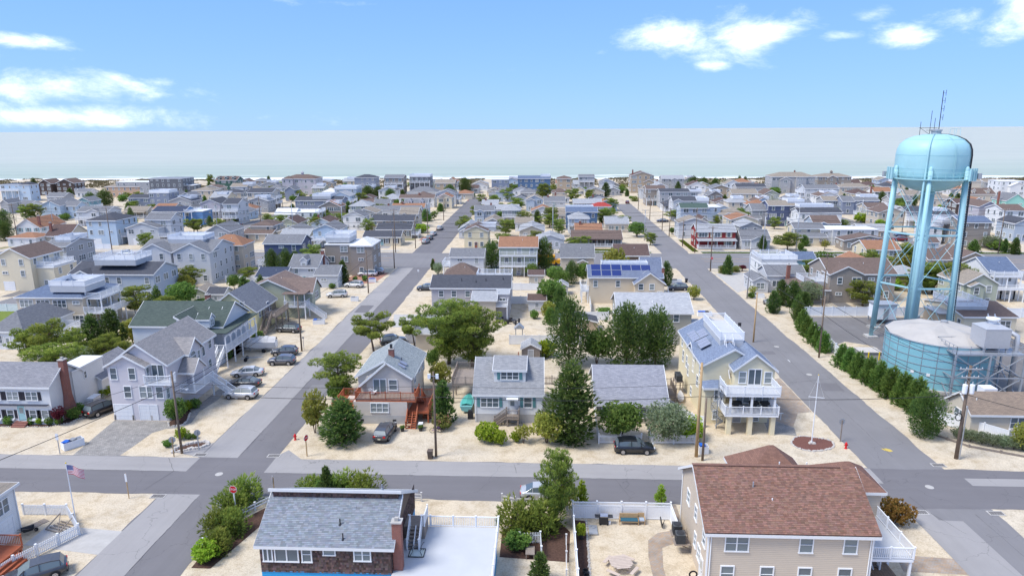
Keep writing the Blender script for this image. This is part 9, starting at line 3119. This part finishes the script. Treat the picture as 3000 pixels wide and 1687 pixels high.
tree('lime',126.8,255.2,3,'lime bush in front of the beige gabled house by the tower')
tree('broad',78.1,202.9,3,'lollipop shrub in front of the cream shop',0.6)
tree('cedar',68.7,175.8,5.6,'dark cedar behind the white railed house on the right street',0.9)
tree('broad',72.2,171.2,6,'bright green tree beside the aqua outbuilding',0.85)
tree('cedar',51.0,140.5,5.2,'dark cedar, left of the clump by the big taupe house')
tree('cedar',52.8,138.7,5.4,'dark cedar, middle of the clump by the big taupe house',1.1)
tree('olive',57.2,141.8,4.6,'pale green tree, right of the clump by the big taupe house')
tree('cedar',47.1,133.9,4.4,'dark cedar at the street side of the clump by the big taupe house',1.1)
tree('cedar',53.4,134.0,4.2,'dark cedar at the fence end of the clump by the big taupe house',1.2)
tree('pine',80.6,164.2,7.4,'pine in front of the pale yellow bungalow',0.9)
tree('olive',79.7,169.3,5.6,'pale bush left of the pale yellow bungalow',0.8)
tree('pine',93.6,172.4,8,'pine seen through the left tower legs')
tree('gold',90.2,170.0,6,'golden bush seen through the left tower legs')
tree('gold',94.1,173.5,4.2,'golden bush beside the tower riser',1.2)
tree('bigpine',86.9,151.4,7,'dark pine seen between the tower legs')
tree('pine',94.7,169.9,6.4,'pine behind the tower riser')
tree('pine',89.0,151.9,6,'pine right of the tower riser')
tree('bigpine',90.5,145.4,8,'big dark pine right of the water tower legs',0.85)
tree('pine',91.9,151.5,7,'pine just behind the right tower legs')
tree('cone',129.6,204.2,3.4,'clipped round evergreen right of the taupe three-storey block',1.1)
tree('olive',138.5,210.7,4.2,'silvery tree in front of the taupe three-storey block',1.1)
tree('shrub',139.4,208.2,3,'dark green hedge on the far side of the boulevard',1.6)
tree('spire',139.5,201.1,4.6,'conical spruce at the right edge of the boulevard')
tree('spire',138.4,203.9,4,'thin bare juniper beside the right boulevard pole',0.7)
tree('cedar',244.1,375.0,6.5,'dark tree in front of the low grey beach house',1.2)
tree('shrub',132.8,390.8,3.5,'bush left of the grey mansion drive',1.4)
tree('shrub',141.0,370.5,2,'bush right of the grey mansion drive',1.2)
tree('broad',164.4,316.2,5,'dark tree seen just left of the tower below the bowl')
tree('cedar',217.4,329.7,5,'dark tree beside the mint green cottage')
tree('pine',-213.7,272.5,7.5,'broad dark pine in front of the pale blue gabled house',1.1)
tree('pine',-215.6,270.2,6.5,'dark pine left of the pale blue gabled house')
tree('bigcedar',-208.3,248.8,7,'dark tree at the far left edge across the boulevard')
tree('bigcedar',-186.8,222.6,6,'dark tree behind the rust-roofed bungalow at the left edge',1.1)
tree('bigcedar',-217.4,324.7,8,'big dark tree left of the salmon-brown house foot',1.1)
tree('bigcedar',-226.8,327.8,6.5,'dark tree behind the teal gabled house')
tree('cedar',-270.7,374.9,5,'dark bushes below the dark brown beach houses',1.3)
tree('cedar',-343.8,442.2,6,'dark bushes left of the dark brown beach houses',1.3)
tree('pine',-177.9,297.9,4.5,'pine beside the bright blue building site')
tree('shrub',-225.8,352.4,3.4,'bush between the salmon house and the slate house',1.2)
tree('cone',-173.1,337.5,4,'small round evergreen beside the deep blue gable',0.8)
tree('shrub',-202.7,275.0,3,'round bush in front of the grey house with blue porch gable')
tree('cedar',-207.4,412.0,6,'dark tree left of the green beach house',0.9)
tree('openpine',-224.4,447.4,8,'bare-topped pine left of the green beach house',0.6)
tree('cedar',-186.7,386.6,5,'dark tree in front of the green beach house')
tree('pine',-134.6,241.0,4.6,'pine below the bright blue building site, left one',1.1)
tree('pine',-127.7,240.8,5,'pine below the bright blue building site, right one',1.1)
tree('pine',-122.9,248.5,3.6,'low hedge of pine below the lilac gabled house',1.4)
tree('lime',-167.5,266.6,2,'lime bush beside the grey gabled house with white deck',1.3)
tree('mugo',-29.9,60.0,2.2,'bushy pine by the left street, nearest the stop sign',0.8)
tree('mugo',-30.4,57.6,2.1,'bushy pine by the left street, second from the stop sign',0.8)
tree('mugo',-28.8,54.7,1.9,'bushy pine by the left street, third from the stop sign',0.8)
tree('mugo',-30.4,54.6,1.8,'bushy pine by the left street, above the bright green bush',0.8)
tree('mugo',-28.9,51.8,1.7,'dull green pine bush beside the bright green bush',0.8)
tree('lime',-29.4,50.6,1.8,'bright green rounded bush beside the left street')
tree('spire',-21.3,59.4,4.2,'twisted juniper showing above the grey shingled roof',0.6)
tree('shrub',-21.8,60.4,2.4,'bright green bush showing above the grey shingled roof')
tree('mugo',-23.3,60.6,2,'pine bush at the left of the row behind the shake house',0.9)
tree('mugo',-20.3,61.0,2.2,'pine bush in the middle of the row behind the shake house',0.9)
tree('mugo',-18.2,60.9,2.2,'pine bush at the right of the row behind the shake house',0.9)
tree('bigpine',1.4,57.1,7.6,'leaning dark pine beside the white deck and street',0.5)
tree('gold',2.3,59.3,4.2,'golden-leaved bush behind the leaning pine',0.6)
tree('mugo',-2.1,56.0,2.3,'spreading yellow-green yew beside the white deck')
tree('mugo',0.1,56.1,2.4,'spreading yew at the foot of the leaning pine',0.9)
tree('shrub',-2.0,53.2,1.6,'dark green rounded shrub inside the white garden fence',1.1)
tree('spire',-0.0,48.8,2.6,'young juniper at the bottom edge beside the yard fence')
tree('goldcone',4.1,60.5,2.6,'small golden conifer left of the lattice fence top',0.9)
tree('goldcone',12.0,60.7,2.2,'small golden conifer right of the lattice fence top',0.95)
tree('gold',-28.2,76.1,5.6,'tall yellow-green tree at the corner by the hydrant',0.62)
tree('cedar',-23.9,73.7,5.3,'dark dense spruce in front of the red-decked house',1.65)
tree('pine',-28.5,88.0,6.4,'pine beside the street left of the red-decked house',0.95)
tree('shrub',-28.5,87.1,2.4,'dark shrub under the streetside pine',1.1)
tree('openpine',-28.6,107.2,6.6,'wind-bent pine behind the red-decked house',0.95)
tree('openpine',-22.1,110.0,5.6,'thin open pine behind the red-decked house roof',0.8)
tree('bigpine',-14.6,101.6,10.4,'largest pine, left of the pair behind the cottages',0.98)
tree('bigpine',-10.8,100.8,9.8,'big pine, right of the pair behind the cottages',0.95)
tree('spire',-12.6,79.5,5.4,'narrow dark juniper behind the street pole',0.8)
tree('gold',-14.8,91.4,4,'golden bush beside the wooden deck of the cape cottage',0.9)
tree('broad',-17.0,98.8,3.4,'green bush behind the golden bush',0.6)
tree('flower',-12.5,77.6,1.9,'pink-flowering bush beside the street pole')
tree('cedar',3.7,75.2,9.2,'tall dark cedar between the cape cottage and the ranch',1.15)
tree('gold',0.7,74.3,4.2,'yellow-olive bush at the foot of the tall dark cedar',0.95)
tree('bigcedar',4.4,101.7,10.2,'big dark cedar left of the pair behind the ranch',0.66)
tree('bigcedar',13.5,101.3,9.4,'big dark cedar in the middle behind the ranch',0.86)
tree('bigcedar',18.2,102.1,8.6,'big dark cedar nearest the cream stilted house',0.8)
tree('broad',8.9,102.3,5.6,'bright green tree between the big dark cedars',0.8)
tree('lime',0.8,106.0,2.6,'lime bush left of the big dark cedars')
tree('broad',9.7,75.4,4.8,'round green tree behind the left picket run',1.05)
tree('olive',15.3,75.3,4.6,'round silvery-green tree behind the right picket run')
tree('lime',18.2,75.8,2.6,'yellow-green shrub at the right end of the picket fence')
tree('lime',-6.6,74.6,2.2,'bright lime shrub in front of the white cape, left one',1.05)
tree('lime',-5.0,73.8,1.7,'bright lime shrub in front of the white cape, right one',0.8)
tree('loose',-2.1,74.2,2.2,'thin open shrub in front of the white cape',0.9)
tree('lime',-3.0,74.5,1.2,'tiny lime shrub in front of the white cape',0.9)
tree('gold',1.6,128.1,3.6,'golden tree in the gravel back yard',0.8)
tree('cone',1.7,125.4,2.8,'clipped round bush in the gravel back yard')
tree('shrub',-1.4,128.4,1.8,'small shrub beside the garden arbour',0.7)
tree('shrub',12.7,132.8,1.2,'low green hedge by the white back fence',1.8)
tree('orange',33.8,58.6,2.3,'orange-tipped shrub beside the white side deck',0.9)
tree('redleaf',-62.0,77.3,2.3,'purple-leaved little tree beside the brick chimney',0.9)
tree('broad',-47.2,78.3,3.4,'leafy small tree at the lavender house corner',0.75)
tree('shrub',-68.8,77.3,1.1,'garden shrub left of the brick steps',0.9)
tree('shrub',-65.8,77.5,1,'garden shrub right of the brick steps',0.8)
tree('lime',-64.8,77.4,0.9,'lime garden shrub below the colonial windows',0.8)
tree('shrub',-63.4,77.4,1,'garden shrub below the right colonial windows',0.9)
tree('shrub',-62.3,77.5,0.9,'low garden shrub nearest the purple tree',0.9)
tree('shrub',-61.5,79.2,1.5,'leafy shrub at the chimney foot',0.9)
tree('shrub',-62.0,81.1,1.3,'leafy shrub beside the white storage box',0.9)
tree('lime',-62.3,86.9,1.4,'lime shrubs at the back of the colonial',1.2)
tree('shrub',-47.3,83.2,1.2,'shrub in the bed beside the lavender porch',1.1)
tree('lime',-47.8,82.2,1.3,'lime shrub in the lavender house bed',0.9)
tree('shrub',-53.6,102.9,2.4,'thin shrub below the arched porch, left one',0.6)
tree('shrub',-51.7,102.5,2,'thin shrub below the arched porch, right one',0.6)
tree('lime',-44.1,74.0,1.3,'bright shrub in the rock-edged island',0.9)
tree('shrub',-44.7,71.8,0.9,'grey-green shrub at the left of the rock-edged island')
tree('shrub',-43.2,73.8,0.8,'low shrub in the middle of the rock-edged island',0.8)
tree('shrub',-42.5,74.0,0.7,'low shrub at the right of the rock-edged island',0.8)
tree('bigcedar',46.8,77.5,5.4,'dense green evergreen at the corner of the tower fence',0.85)
tree('gold',56.3,74.4,3.4,'evergreen bush at the right edge beside the white fence',0.8)
tree('shrub',-51.0,112.6,1.8,'shrub beside the yellow cottage stairs')
tree('shrub',-50.0,153.4,1.2,'round shrub beside the cape porch')
tree('shrub',-46.6,161.5,1.2,'clipped ball shrub by the taupe house, left one',0.8)
tree('shrub',-44.2,161.6,1.4,'clipped ball shrub by the taupe house, right one',0.8)
tree('shrub',46.6,146.4,1.2,'low shrub beside the right street pole')
tree('loose',47.4,148.2,2.2,'reddish open bush beside the right street pole',0.8)
tree('loose',87.2,207.6,3,'bare reddish bush between the shops',0.8)
tree('pine',-11.8,204.6,5.5,'pine behind the butter-yellow house')
tree('pine',-12.6,233.5,6,'pine beside the grey gabled cottage by the beach street')
tree('lime',-76.3,281.9,3,'lime bush below the pinkish cottage',1.2)
tree('pine',99.3,232.7,3.4,'pine beside the white house behind the shops')
